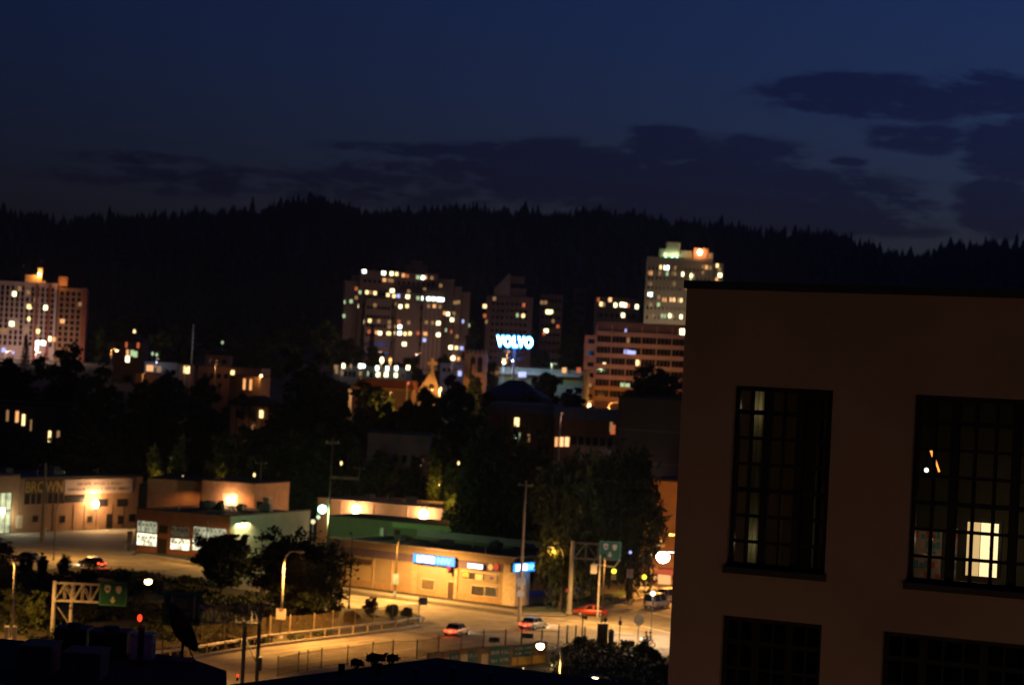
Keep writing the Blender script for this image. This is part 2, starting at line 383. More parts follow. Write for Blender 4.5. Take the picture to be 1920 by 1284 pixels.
def conifer(label, base, h, r, seed=1, group=None, n=2600):
    t = thing('conifer_tree', label, 'conifer', base, 0, group); MB().tube([(0, 0, -1), (0, 0, h*.95)], [h*.014+.1, .05], 6).build('trunk', bark, t)
    g = np.random.default_rng(seed); z = h*(.08+.92*g.random(n)**1.4); rad = r*(1-z/h)**.85*(.35+.65*g.random(n)**.5)*(1+.25*np.sin(z*5)); a = g.random(n)*6.283
    P = np.stack([rad*np.cos(a), rad*np.sin(a), z - rad*.25], 1); d = np.stack([np.cos(a), np.sin(a), -.4*np.ones(n)], 1); b = np.stack([-np.sin(a), np.cos(a), np.zeros(n)], 1)
    s = (.35+.35*g.random((n, 1)))*r*.22
    V = np.stack([P-d*s, P-b*s*.5, P+d*s*1.3, P+b*s*.5], 1).reshape(-1, 3); mesh_np('crown', V, np.arange(n*4).reshape(-1, 4), leafC, t); return t
def bush(label, base, h, r, m=None, n=1200, size=.16, seed=1, group=None, name='bush', ry=None):
    t = thing(name, label, 'bush', base, 0, group); q = random.Random(seed); mb = MB()
    for k in range(5):
        a = k*1.3; mb.tube([(0, 0, -.1), (math.cos(a)*r*.4, math.sin(a)*r*.4, h*.6)], [.05, .02], 5)
    mb.build('stem', bark, t); bl = []
    for k in range(6):
        a = q.random()*6.28; o = r*.5*q.random(); bl.append((o*math.cos(a), o*math.sin(a), h*(.35+.3*q.random()), r*.6, (ry or r)*.6, h*.38))
    foliage('foliage', m or leafB, t, bl, n, size, 0, seed, 30, .5); return t

# ------------------------------------------------------------------ streets and ground sheets
def sheet(name, pix, z, m, kind=True):
    pts = [G(px, py, z) for px, py in pix]; mb = MB(); mb.v = [tuple(p) for p in pts]; mb.f = [tuple(reversed(range(len(pts))))]
    o = mb.build(name, m); 
    if o.data.polygons[0].normal.z < 0: o.data.flip_normals()
    o['kind'] = 'structure'; return o
sheet('road', [(-260,1056),(-40,1024),(60,1016),(300,1046),(480,1078),(640,1112),(800,1131),(968,1154),(1058,1156),(1090,1146),(1200,1118),(1262,1103),(1345,1080),(1405,1098),(1330,1230),(1240,1246),(1110,1212),(960,1224),(800,1246),(640,1275),(430,1325),(200,1400),(120,1330),(240,1268),(330,1240),(500,1212),(620,1196),(700,1186),(786,1172),(798,1158),(770,1146),(640,1137),(560,1120),(420,1100),(300,1074),(120,1062),(-60,1090),(-260,1112)], .03, asphalt2)
sheet('parking_lot', [(-260,1030),(-40,1006),(40,998),(258,990),(262,1030),(240,1042),(60,1019),(-40,1026)], .02, paving)
def strip(name, pix, w, z0, z1, m, side=1):
    pts = [G(px, py, 0) for px, py in pix]; mb = MB(); L_ = []; R_ = []
    for i, p in enumerate(pts):
        d = (pts[min(i+1, len(pts)-1)]-pts[max(0, i-1)]); d.z = 0; d.normalize(); nrm = Vector((-d.y, d.x, 0))*side
        L_.append(p); R_.append(p+nrm*w)
    secs = [[(a.x, a.y, z0), (b.x, b.y, z0), (b.x, b.y, z1), (a.x, a.y, z1)] for a, b in zip(L_, R_)]
    mb.loft(secs); o = mb.build(name, m); o['kind'] = 'structure'; return o
strip('pavement', [(600,1100),(700,1114),(800,1127),(966,1149),(1056,1150),(1086,1140),(1196,1113),(1262,1098)], 2.6, 0, .15, paving)
strip('kerb', [(600,1103),(700,1117),(800,1130),(966,1152),(1058,1154),(1090,1144),(1198,1116),(1262,1101)], .18, 0, .17, concrete)
strip('pavement', [(255,1040),(330,1052),(430,1066),(520,1084)], 2.2, 0, .15, paving)
strip('kerb', [(255,1043),(330,1055),(430,1069),(520,1087)], .18, 0, .17, concrete)
sheet('grass_verge', [(972,1146),(1056,1147),(1084,1137),(1192,1111),(1180,1105),(1120,1116),(1062,1130),(1000,1138)], .19, grassm)
def marking(name, a, b, w=.15, z=.05, dash=0):
    p, q = G(*a), G(*b); d = (q-p); L_ = d.length; d.normalize(); n = Vector((-d.y, d.x, 0)); mb = MB(); s = 0
    while s < L_:
        e = min(L_, s+(dash or L_)); c = [p+d*s-n*w, p+d*e-n*w, p+d*e+n*w, p+d*s+n*w]
        k = len(mb.v); mb.v += [(v.x, v.y, z) for v in c]; mb.f.append((k, k+1, k+2, k+3)); s = e + (dash or 1)*1.6
    o = mb.build(name, paint); o['kind'] = 'structure'; return o
marking('crosswalk_line', (1012,1156), (1180,1176), .22); marking('crosswalk_line', (1000,1167), (1186,1189), .2)
marking('stop_line', (1190,1170), (1262,1188), .25); marking('crosswalk_line', (1180,1140), (1262,1158), .2)
marking('lane_line', (1240,1118), (1215,1140), .08, dash=3); marking('lane_line', (560,1230), (960,1176), .07, dash=3); marking('lane_line', (500,1252), (930,1196), .07)
marking('lane_line', (640,1121), (960,1166), .07, dash=3); marking('edge_line', (760,1131), (980,1160), .08)
marking('edge_line', (700,1199), (420,1236), .08); marking('lane_line', (60,1030), (300,1062), .07, dash=3)
marking('edge_line', (1100,1200), (1250,1222), .1)
# planting bank at the lower right
def bank():
    mb = MB(); n1, n0 = 26, 34
    for i in range(n1):
        t = i/(n1-1)
        for j in range(n0):
            q = j/(n0-1); p = G(1035+235*q, 1345-(128+14*math.sin(q*5))*t, 0)
            z = 1.5*math.sin(math.pi*min(1, q*1.02))**.6*math.sin(math.pi*t)**.8 + .22*math.sin(i*1.3+j*.9)*math.sin(i*.7-j*1.1)*math.sin(math.pi*t)
            mb.v.append((p.x, p.y, max(.02, z)))
    mb.f = [(i*n0+j, i*n0+j+1, (i+1)*n0+j+1, (i+1)*n0+j) for i in range(n1-1) for j in range(n0-1)]
    o = mb.build('planted_bank', mat('planted bank soil', (.04, .04, .022), .95, .45, .9, bump=.3), smooth=True); o['kind'] = 'structure'
    g = np.random.default_rng(9); V = np.array(mb.v); n = 9000; k = g.integers(0, len(V), n); C = V[k] + g.normal(size=(n, 3))*[.5, 1.2, .0] + [0, 0, .1]; C = C[C[:, 2] > .3]; n = len(C)
    C[:, 2] += .3*g.random(n)**2; a = g.normal(size=(n, 3)); a /= np.linalg.norm(a, axis=1)[:, None]; b = np.cross(a, g.normal(size=(n, 3))); b /= np.linalg.norm(b, axis=1)[:, None]; sz = .08+.16*g.random((n, 1))
    o = mesh_np('bank_ground_cover', np.stack([C-a*sz, C-b*sz*.6, C+a*sz, C+b*sz*.6], 1).reshape(-1, 3), np.arange(n*4).reshape(-1, 4), leafB); o['kind'] = 'stuff'; o['label'] = 'low dark ground cover on the planted bank at the loft corner'; o['category'] = 'ground cover'
bank()

# ------------------------------------------------------------------ buildings, shared builders
def bld(name, label, cat, pl, pr, deep, m, base=None, drop=2.0, cap=None, capm=None, group=None, wname='wall'):
    """pl, pr = (px, py, depth) of the two top corners of the front"""
    A, B = W(*pl), W(*pr); yaw = math.atan2(B.y-A.y, B.x-A.x); L_ = math.hypot(B.x-A.x, B.y-A.y); top = (A.z+B.z)/2
    z0 = base if base is not None else min(Tz(A), Tz(B)) - drop
    t = thing(name, label, cat, (A.x, A.y, z0), yaw, group); H = top - z0
    t_wall = MB().box(0, L_, 0, deep, 0, H).build(wname, m, t)
    if cap: MB().box(-cap, L_+cap, -cap, deep+cap, H+.003, H+cap*1.4).build('parapet', capm or roofm, t)
    return t, L_, H, t_wall
WM = {}
def pane_mesh(w, h, m, key):
    k = (round(w, 2), round(h, 2), key)
    if k not in WM:
        mb = MB().box(-w/2, w/2, -.06, .05, -h/2, h/2); me = bpy.data.meshes.new('window'); me.from_pydata(mb.v, [], mb.f); me.materials.append(m); WM[k] = me
    return WM[k]
def win(t, x, z, w, h, code, y=0.0, name='window', label=None, rotz=0):
    m = EM.get(code) or winD; o = bpy.data.objects.new(name, pane_mesh(w, h, m, code)); COL.objects.link(o); o.parent = t; o.location = (x, y, z); o.rotation_euler = (0, 0, rotz)
    if label: o['label'] = label
    return o
def lit(t, pts, w=1.1, h=1.3, y=0.0):
    out = []
    for p in pts:
        px, py, c = p[:3]; k = p[3] if len(p) > 3 else 1
        x, z = uv(t, px, py, y); win(t, x, z, w*k, h, c, y); out.append((x, z))
    return out
def grid(t, x0, x1, z0, z1, nx, nz, w, h, avoid=(), y=0.0, keep=90, side=None):
    """unlit windows: the first ones as parts, the rest as one"""
    cells = [(x0+(x1-x0)*(i+.5)/nx, z1-(z1-z0)*(k+.5)/nz) for k in range(nz) for i in range(nx)]
    cells = [c for c in cells if all(abs(c[0]-a[0]) > w*.9 or abs(c[1]-a[1]) > h*.9 for a in avoid)]
    for c in cells[:keep]: win(t, c[0], c[1], w, h, 'D', y)
    if cells[keep:]:
        mb = MB()
        for c in cells[keep:]: mb.box(c[0]-w/2, c[0]+w/2, y-.06, y+.05, c[1]-h/2, c[1]+h/2)
        o = mb.build('window', winD, t); o['kind'] = 'stuff'
PK = 3.4
def street_light(label, base, h, arm=2.2, adir=0.0, power=6000, col=sodium, lens=None, lr=.3, polem=None, ang=160, group=None, curved=True, base_h=None, lightz=-.25, rad=.1, glow=0, cat='street lamp', headk=1.0):
    """davit pole with a lamp head at the end of its arm; adir is where the arm points"""
    t = thing('street_lamp', label, cat, base, adir, group); pm = polem or poleG
    if curved:
        pts = [(0, 0, 0), (0, 0, h-arm*.8)]; rr = [rad*1.5, rad*.95]
        for k in range(1, 7):
            a = k/6*math.pi/2; pts.append((arm*.62*(1-math.cos(a)), 0, h-arm*.8+arm*.8*math.sin(a))); rr.append(rad*(.95-.06*k))
        pts.append((arm, 0, h+.02)); rr.append(rad*.5)
    else: pts = [(0, 0, 0), (0, 0, h), (arm*.3, 0, h+.25), (arm, 0, h+.1)]; rr = [rad*1.3, rad*.9, rad*.6, rad*.5]
    MB().tube(pts, rr, 10).build('pole', pm, t, True); MB().tube([(0, 0, 0), (0, 0, .35)], [rad*2.6, rad*2.2], 10).build('base', pm, t)
    k = headk
    hd = MB().loft([[(arm+x*k, y*wd*k, h+z*k) for (y, z) in ((-1, .02), (-.7, .16), (.7, .16), (1, .02), (.8, -.08), (-.8, -.08))] for x, wd in ((-.15, .08), (.1, .2), (.5, .22), (.85, .1))]).build('lamp_head', pm, t)
    if lens: MB().ball((arm+.4*k, 0, h-.1*k-lr*.5), lr, 8, .85).build('lens', lens, hd)
    if power:
        if glow: point(t, (arm+.4*k, 0, h+lightz-.2*k), power, col)
        else: spot(t, (arm+.4*k, 0, h+lightz), power*PK, (col[0], col[1], col[2]*.7), ang, .4)
    return t
def util_pole(label, base, h, arms=1, m=None, yaw=0, group=None, rad=.17):
    t = thing('utility_pole', label, 'utility pole', base, yaw, group); MB().tube([(0, 0, 0), (0, 0, h*.5), (0, 0, h)], [rad, rad*.8, rad*.6], 8).build('pole', m or wood, t, True)
    for k in range(arms): MB().box(-1.1, 1.1, -.06, .06, h-.7-k*1.1, h-.55-k*1.1).build('crossarm', m or wood, t)
    for s in (-.9, 0, .9): MB().tube([(s, 0, h-.55), (s, 0, h-.35)], .05, 6).build('insulator', whitep, t)
    return t

# ------------------------------------------------------------------ the near loft building at the right
plaster = mat('brown painted stucco', (.30, .20, .145), .9, .17, .35, bump=.12)
def loft():
    A = W(1288, 541, 42); yaw = R(-26); top = A.z; z0 = 0.0; H = top - z0
    t = thing('loft_building', 'near brown stucco building with tall gridded black steel windows', 'building', (A.x, A.y, z0), yaw)
    Lf = 30.0; th = .45; p = lambda px, py: uv(t, px, py)
    ops = []
    def op(q):  # from four photo corners to an upright opening
        xs = [p(*c)[0] for c in q]; zs = [p(*c)[1] for c in q]
        return ((xs[0]+xs[3])/2, (xs[1]+xs[2])/2, (zs[2]+zs[3])/2, (zs[0]+zs[1])/2)
    w1 = op([(1378,722),(1563,732),(1545,1078),(1360,1060)])
    dx = p(1715,740)[0]; zz = (w1[2], w1[3]); w2 = (dx, dx+ (w1[1]-w1[0])*7/5.2, *zz)
    fl = p(1378,722)[1] - p(1355,1152)[1]
    w3 = (p(1354,1152)[0], p(1541,1172)[0], zz[0]-fl, zz[1]-fl); gx = p(1655,1183)[0]; w4 = (gx, gx+(w1[1]-w1[0])*1.9, *w3[2:])
    w5 = (w2[1]+(w2[0]-w1[1]), w2[1]+(w2[0]-w1[1])+2.4, *zz)
    ops = [w1, w2, w5]; low = [w3, w4]
    mb = MB()
    def wallrow(os, za, zb):
        x = 0
        for o in sorted(os):
            mb.box(x, o[0], 0, th, za, zb); mb.box(o[0], o[1], 0, th, o[3], zb); mb.box(o[0], o[1], 0, th, za, o[2]); x = o[1]
        mb.box(x, Lf, 0, th, za, zb)
    zc = (w1[2] + w3[3])/2
    wallrow(ops, zc, H); wallrow(low, w3[2]-1.2, zc); mb.box(0, Lf, 0, th, 0, w3[2]-1.2)
    mb.box(0, th, th, 16, 0, H); mb.box(Lf-th, Lf, th, 16, 0, H); mb.box(th, Lf-th, 16-th, 16, 0, H); mb.box(th, Lf-th, th, 16-th, H-.6, H-.3)
    mb.build('wall', plaster, t)
    MB().box(-.05, Lf+.05, -.05, .5, H+.002, H+.16).build('parapet_cap', darksteel, t)
    MB().box(th, Lf-th, th, 15.5, zc-.25, zc+.05).build('floor_slab', concrete, t)
    inter = mat('dark interior paint', (.08, .075, .06), .8, .1, 1)
    MB().box(th, Lf-th, 6.0, 6.15, w3[2]-1, H-.7).build('interior_wall', inter, t)
    def window(o, groups, rows, ledge=True):
        x0, x1, z0_, z1 = o; fr = MB(); f = .09; y0, y1 = .12, .22
        fr.box(x0, x0+f, y0, y1, z0_, z1); fr.box(x1-f, x1, y0, y1, z0_, z1); fr.box(x0+f, x1-f, y0, y1, z1-f, z1); fr.box(x0+f, x1-f, y0, y1, z0_, z0_+f)
        n = sum(groups); cw = (x1-x0)/n; k = 0
        cuts = []
        for g_ in groups:
            for j in range(g_):
                k += 1
                if k < n: cuts.append((x0+cw*k, .075 if j == g_-1 else .022))
        for x, hw in cuts: fr.box(x-hw, x+hw, y0-.01, y1+.01, z0_+f, z1-f)
        for r_ in range(1, rows):
            z = z0_+(z1-z0_)*r_/rows; hw = .03 if r_ % 3 else .045
            xs = [x0+f] + [c for x, h_ in cuts for c in (x-h_, x+h_)] + [x1-f]
            for a in range(0, len(xs), 2): fr.box(xs[a], xs[a+1], y0+.005, y1-.005, z-hw, z+hw)
        w = fr.build('window', mat('black window steel', (.008, .008, .009), .6, .2, 4), t)
        MB().box(x0+f, x1-f, .165, .175, z0_+f, z1-f).build('pane', winClear, w)
        MB().box(x0-.04, x1+.04, -.06, .11, z0_-.12, z0_).build('sill', darksteel, w)
        return w
    window(w1, (2, 2, 2), 7); window(w2, (2, 3, 2), 7); window(w5, (2, 2), 7); window(w3, (2, 2, 2), 7); window(w4, (2, 3, 3, 2), 7)
    # inside the rooms
    cur = mat('pale curtain cloth', (.42, .40, .27), .9, .15, 3, stretch=(6, 1, .2))
    def inside(name, label, cat, px0, py0, px1, py1, y, m, thick=.04, **kw):
        a, b = uv(t, px0, py0, y), uv(t, px1, py1, y); o = thing(name, label, cat, mw(t) @ Vector(((a[0]+b[0])/2, y, b[1])), yaw)
        w = (b[0]-a[0])/2; MB().box(-w, w, 0, thick, 0, a[1]-b[1]).build(kw.get('part', 'panel'), m, o); return o
    def curtain(label, pxs, py0, py1, y=.7, m=cur):
        a, b = uv(t, pxs[0], py0, y), uv(t, pxs[1], py1, y); o = thing('curtain', label, 'curtain', mw(t) @ Vector((a[0], y, b[1])), yaw)
        w = b[0]-a[0] + .0; n = max(6, int(abs(w)/.06)); secs = []
        for i in range(n+1):
            xx = w*i/n; yy = .05*math.sin(i*1.9); secs.append([(xx, yy, 0), (xx, yy+.01, 0), (xx, yy+.01, a[1]-b[1]), (xx, yy, a[1]-b[1])])
        MB().loft(secs).build('cloth', m, o); MB().tube([(-.1, 0, a[1]-b[1]+.03), (w+.1, 0, a[1]-b[1]+.03)], .015, 6).build('rail', steel, o)
    curtain('pale curtain strip hanging inside the tall left window', (1416, 1432), 730, 1056)
    curtain('thin brown drape along the right jamb of the tall window', (1541, 1556), 735, 1072, m=mat('brown drape cloth', (.2, .16, .09), .9, .2, 4))
    pt = thing('pendant_lamp', 'small round white lamp glowing high in the big window', 'lamp', mw(t) @ Vector((uv(t, 1737, 881, 3)[0], 3, uv(t, 1737, 881, 3)[1])), yaw)
    MB().ball((0, 0, 0), .045, 6).build('shade', emit('small white bulb', (1, .9, .75), 6), pt); MB().tube([(0, 0, .09), (0, 0, 2.2)], .008, 5).build('cord', black, pt)  # glowing ball added inside for a city light reflected in the pane
    for (px, py, l) in ((1754, 863, 'orange glowing tube lamp hanging high in the big window'), (1747, 850, 'tiny orange lamp above the orange tube lamp')):
        c = uv(t, px, py, 3.2); pq = thing('neon_lamp', l, 'lamp', mw(t) @ Vector((c[0], 3.2, c[1])), yaw); s = .22 if px == 1754 else .06
        MB().tube([(-s*.4, 0, s), (s*.4, 0, -s)], .022, 6).build('tube', emit('orange neon tube', (1, .3, .05), 3), pq); MB().tube([(-s*.4, 0, s), (-s*.4, 0, s+1.6)], .006, 4).build('cord', black, pq)  # glowing tubes hung inside in place of orange reflections on the glass
    # bright doorway of the lit back room, with a partition beside it
    lp = thing('doorway', 'bright cream lit doorway deep inside the big window', 'doorway', mw(t) @ Vector((uv(t, 1810, 1078, 4.5)[0], 4.5, uv(t, 1838, 1080, 4.5)[1])), yaw)
    a, b = uv(t, 1810, 975, 4.5), uv(t, 1864, 1080, 4.5); wd = b[0]-a[0]; hh = a[1]-b[1]
    MB().box(0, wd*.42, 0, .03, 0, hh).build('door', emit('lit cream door leaf', (1, .66, .28), 1.05), lp); MB().box(wd*.43, wd, .02, .05, 0, hh).build('opening', emit('lit cream back room', (1, .74, .38), 2.2), lp)
    MB().box(-.07, 0, -.02, .06, 0, hh).box(wd, wd+.07, -.02, .06, 0, hh).box(-.07, wd+.07, -.02, .06, hh, hh+.07).box(wd*.42, wd*.43, -.01, .05, 0, hh).build('frame', darksteel, lp)
    point(lp, (wd/2, -.8, hh*.7), 7, (1, .8, .5), .1)
    # poster boards
    cols = [(.5, .08, .05), (.06, .25, .28), (.55, .35, .08), (.35, .3, .3), (.45, .12, .1), (.1, .2, .3), (.5, .3, .25)]
    def poster(label, px0, px1, py0, py1, y, seed):
        a, b = uv(t, px0, py0, y), uv(t, px1, py1, y); o = thing('poster', label, 'poster', mw(t) @ Vector((a[0], y, b[1])), yaw); r = random.Random(seed); w, h = b[0]-a[0], a[1]-b[1]
        MB().box(0, w, 0, .02, 0, h).build('sheet', mat('poster paper', (.4, .3, .25), .6, .2, 3), o)
        for i in range(3):
            for j in range(5):
                c = r.choice(cols); MB().box(w*(i+.06)/3, w*(i+.6+.34*r.random())/3, -.008, 0, h*(j+.08)/5, h*(j+.5+.4*r.random())/5).build('patch', mat('poster ink %s' % cols.index(c), c, .6, .2, 5), o)
    poster('red and teal patterned poster low at the left of the big window', 1708, 1732, 990, 1085, 1.6, 3)
    poster('red and blue patterned poster beside the window mullion', 1738, 1762, 992, 1085, 1.6, 5)
    poster('narrow yellow and red poster beside the white strip', 1781, 1792, 990, 1088, 1.6, 8)
    inside('strip_light', 'narrow white upright strip glowing beside the posters', 'light', 1776, 968, 1780, 1080, 1.5, emit('white strip glow', (1, .8, .5), .8), .03)
    rl = thing('room_lamp', 'dim lamp glowing inside the rooms of the loft', 'lamp', mw(t) @ Vector((uv(t, 1745, 1040, .9)[0], .9, uv(t, 1745, 1010, .9)[1])), yaw)
    MB().ball((0, 0, 0), .03, 5).build('bulb', emit('dim bulb', (1, .7, .4), 1), rl); point(rl, (0, -.12, 0), 3.5, (1, .75, .45), .05)  # small lamp added for a little light inside the room
    r2 = thing('room_lamp', 'dim bulb behind the pale curtain of the tall left window', 'lamp', mw(t) @ Vector((uv(t, 1424, 880, 1.0)[0], 1.0, uv(t, 1424, 880, 1.0)[1])), yaw)
    MB().ball((0, 0, 0), .03, 5).build('bulb', MATS['dim bulb'], r2); point(r2, (0, -.62, 1.2), 1.3, (1, .85, .5), .05); point(r2, (0, -.62, -1.4), 1.1, (1, .85, .5), .05)  # lights sit before the curtain, added to brighten the cloth
    # things on the sill: small red lights below
    for (px, py, l) in ((1485,1228,'small red standby light low in the lower left window'), (1372,1216,'faint red light at the left of the lower left window')):
        c = uv(t, px, py, 2.5); q = thing('standby_light', l, 'light', mw(t) @ Vector((c[0], 2.5, c[1])), yaw)
        MB().ball((0, 0, 0), .035, 5).build('led', emit('red led', (1, .05, .02), .8), q); MB().box(-.1, .1, .05, .3, -.12, .06).build('case', black, q)
loft()

# ------------------------------------------------------------------ rooftop of the building below us
def near_roof():
    zr = 20.0
    a = G(818, 1233, zr); b = G(425, 1284, zr); c = G(1330, 1300, zr); n1 = Vector((-34, 64, 0)); n2 = Vector((14, 68, 0))
    t = thing('flat_roof_building', 'black flat roofed building below the viewpoint with a corner pointing at the street', 'building', (0, 0, 0))
    MB().prism([(b.x, b.y), (n1.x, n1.y), (n2.x, n2.y), (c.x, c.y), (a.x, a.y)], 0, zr-.35).build('wall', mat('dark brick wall', (.05, .035, .03), .9, .2, 1), t)
    pts = [(b.x, b.y), (n1.x, n1.y), (n2.x, n2.y), (c.x, c.y), (a.x, a.y)]; cx = sum(p[0] for p in pts)/5; cy = sum(p[1] for p in pts)/5
    pin = [(cx+(x-cx)*1.01, cy+(y-cy)*1.01) for x, y in pts]
    MB().prism(pin, zr-.35, zr).build('roof', roofblk, t)
    for k in range(5):
        p = G(640+70*k, 1262+k*4, zr); MB().tube([(p.x, p.y, zr), (p.x, p.y, zr+.35+.1*(k % 2))], .12, 8).build('vent', darksteel, t)
    # higher roof on the left
    zh = 19.0
    t2 = thing('rooftop_building', 'dark flat roofed building at the lower left carrying rooftop equipment', 'building', (0, 0, 0))
    P = [G(425, 1257, zh), G(350, 1231, zh), G(0, 1196, zh), G(-260, 1180, zh), G(-400, 1500, zh), G(426, 1420, zh)]
    MB().prism([(p.x, p.y) for p in P][::-1], 0, zh-.3).build('wall', mat('dark brick wall', (.05, .035, .03)), t2)
    MB().prism([(p.x, p.y) for p in P][::-1], zh-.3, zh).build('roof', roofblk, t2)
    # slatted housings
    brown = mat('brown stained boards', (.42, .20, .11), .85, .3, 3, stretch=(4, 4, .3))
    def housing(label, px0, px1, pyb, pyt):
        p = G((px0+px1)/2, pyb, zh); w = (px1-px0)*p.y/F/2; h = (pyb-pyt)*p.y/F
        o = thing('slatted_screen', label, 'rooftop screen', p, 0); mb = MB(); n = 9
        for k in range(n):
            x = -w+2*w*k/n; mb.box(x+.01, x+2*w/n-.02, 0, .04, 0, h)
        for k in range(7): mb.box(-w-.04, -w, .05+.25*k, .05+.25*k+.22, 0, h); mb.box(w, w+.04, .05+.25*k, .05+.25*k+.22, 0, h)
        mb.build('slats', brown, o); MB().box(-w, w, .06, 1.9, 0, h-.15).build('housing', darksteel, o)
        MB().box(-w-.06, w+.06, -.05, 1.95, h+.002, h+.08).build('top_board', brown, o)
    housing('brown slatted wooden screen box on the roof, left of the pair', 34, 92, 1263, 1214); housing('brown slatted wooden screen box on the roof, right of the pair', 117, 184, 1275, 1227)
    # raised plant boxes, dark
    for (px0, px1, pyb, pyt, l) in ((100, 160, 1225, 1178, 'low black plant box standing behind the slatted screens'), (165, 236, 1232, 1184, 'wide black air handling unit on the roof beside the pale cabinet')):
        p = G((px0+px1)/2, pyb, zh); w = (px1-px0)*p.y/F/2; h = (pyb-pyt)*p.y/F; o = thing('air_unit', l, 'air conditioner', p, 0)
        MB().box(-w, w, 0, 1.4, .15, h).build('casing', mat('dark unit casing', (.05, .05, .055), .6, .2, 2), o)
        MB().tube([(0, .7, h), (0, .7, h+.15)], [w*.4, w*.4], 14).build('fan_ring', darksteel, o)
        for s in (-1, 1): MB().box(s*w*.8-.06, s*w*.8+.06, .1, 1.3, 0, .15).build('foot', darksteel, o)
        mb = MB(); 
        for k in range(7): mb.box(-w*.9, w*.9, -.03, -.003, .3+k*(h-.45)/7, .34+k*(h-.45)/7)
        mb.build('grille', darksteel, o)
    # pale blue cabinet
    p = G(263, 1236, zh); w = 21*p.y/F; h = 44*p.y/F; o = thing('roof_cabinet', 'pale blue grey cabinet standing on the roof by the beacon post', 'cabinet', p, 0)
    MB().box(-w, w, 0, .9, 0, h).build('body', mat('pale blue cabinet paint', (.5, .66, .66), .6, .1, 1), o); MB().box(-w-.04, w+.04, -.04, .94, h+.002, h+.06).build('lid', steel, o)
    MB().box(-w*.9, -.02, -.02, -.002, .1, h-.1).build('door', mat('pale blue cabinet paint', (.3, .4, .42)), o); MB().box(.02, w*.9, -.02, -.002, .1, h-.1).build('door', mat('pale blue cabinet paint', (.3, .4, .42)), o)
    # white short duct
    p = G(287, 1234, zh); o = thing('vent_pipe', 'short white vent pipe just right of the pale cabinet', 'vent pipe', p, 0)
    MB().tube([(0, 0, 0), (0, 0, .55)], .06, 10).build('pipe', whitep, o); MB().tube([(0, 0, .55), (0, 0, .62)], [.1, .02], 10).build('cap', whitep, o)
    # beacon post
    p = G(267, 1243, zh); p.y -= .6; o = thing('beacon_post', 'black post topped by a glowing red beacon lamp', 'beacon', p, 0); h = (1243-1176)*p.y/F
    MB().tube([(0, 0, 0), (0, 0, h)], [.13, .12], 10).build('post', darksteel, o); MB().box(-.16, .16, -.12, .12, h, h+.1).build('bracket', darksteel, o)
    MB().tube([(-.05, 0, h+.1), (-.08, 0, h+.28)], .03, 6).build('stem', darksteel, o)
    bx, bz = uv(o, 262, 1158); MB().ball((bx, 0, bz), .1, 8, 1.5).build('lamp', emit('red beacon glow', (1, .05, .015), 1.6), o); point(o, (bx, -.25, bz), 2, (1, .05, .02), .08)
    # satellite dish, seen nearly edge-on
    base = G(341, 1238, zh); o = thing('satellite_dish', 'dark satellite dish tilted edge-on at the corner of the roof', 'satellite dish', base, 0)
    d0 = base.y; c = Vector(((uv(o, 327, 1184)[0]), 0, uv(o, 327, 1184)[1])); ax = Vector((.80, .42, .46)).normalized()
    e = Vector((.48, .06, -.88)); e = (e-ax*e.dot(ax)).normalized(); f2 = ax.cross(e); rad = 52*d0/F; secs = []
    for i in range(9):
        q = i/8; rr = max(q, .02)*rad; secs.append([tuple(c + (e*math.cos(a)+f2*math.sin(a))*rr + ax*(q*q*.38*rad)) for a in [2*math.pi*k/24 for k in range(24)]])
    mb = MB().loft(secs, cap=False); ds = mb.build('reflector', darksteel, o, True); so = ds.modifiers.new('s', 'SOLIDIFY'); so.thickness = .04
    mb = MB()
    for a in (0, 2.1, 4.2): mb.tube([c+(e*math.cos(a)+f2*math.sin(a))*rad*.9+ax*rad*.3, c+ax*rad*.9], .02, 5)
    mb.build('feed_strut', darksteel, o); MB().tube([c+ax*rad*.8, c+ax*rad*1.0], .08, 8).build('feed_horn', darksteel, o)
    MB().tube([(0, 0, 0), (0, 0, c.z*.85), tuple(c-ax*.02)], [.06, .06, .05], 8).build('mast', darksteel, o); MB().tube([(.05, 0, c.z*.8), (.5, .1, 0)], .03, 6).build('brace', darksteel, o)
    MB().box(-.4, .4, -.3, .3, 0, .12).build('base_plate', concrete, o)
    # brake-light red glow of a small roof beacon at the edge
    p = G(445, 1275, zr); o = thing('warning_light', 'tiny red warning light on the black roof edge', 'warning light', p, 0)
    MB().tube([(0, 0, 0), (0, 0, .1)], .035, 8).build('stem', darksteel, o); MB().ball((0, 0, .17), .045, 6, 1.4).build('lamp', emit('red beacon glow', (1, .05, .015), 1.6), o)
    # pale rounded ledge at the very bottom left
    p = W(4, 1284, 30); o = thing('railing_cap', 'pale green rounded railing end in the bottom left corner', 'railing', p, R(-20))
    MB().tube([(-3, 0, .15), (-.6, 0, .06), (.1, .05, -.06)], [.06, .06, .04], 10).build('rail', mat('pale green rail paint', (.42, .5, .38), .5, .1, 2), o)
    MB().tube([(-1.5, 0, .1), (-1.5, 0, -10.6)], .03, 6).build('post', darksteel, o)
near_roof()
for k, (px, py, r_) in enumerate(((700, 1241, .5), (733, 1240, .42), (668, 1247, .3))):
    p = G(px, py+6, 20.0); bush(['rounded dark roof shrub standing at the black roof edge, larger of the pair', 'small dark roof shrub right of the larger one', 'lowest dark roof shrub left of the other two'][k], p, r_*1.2, r_, n=700, size=.06, seed=60+k, group='shrubs on the black roof edge')

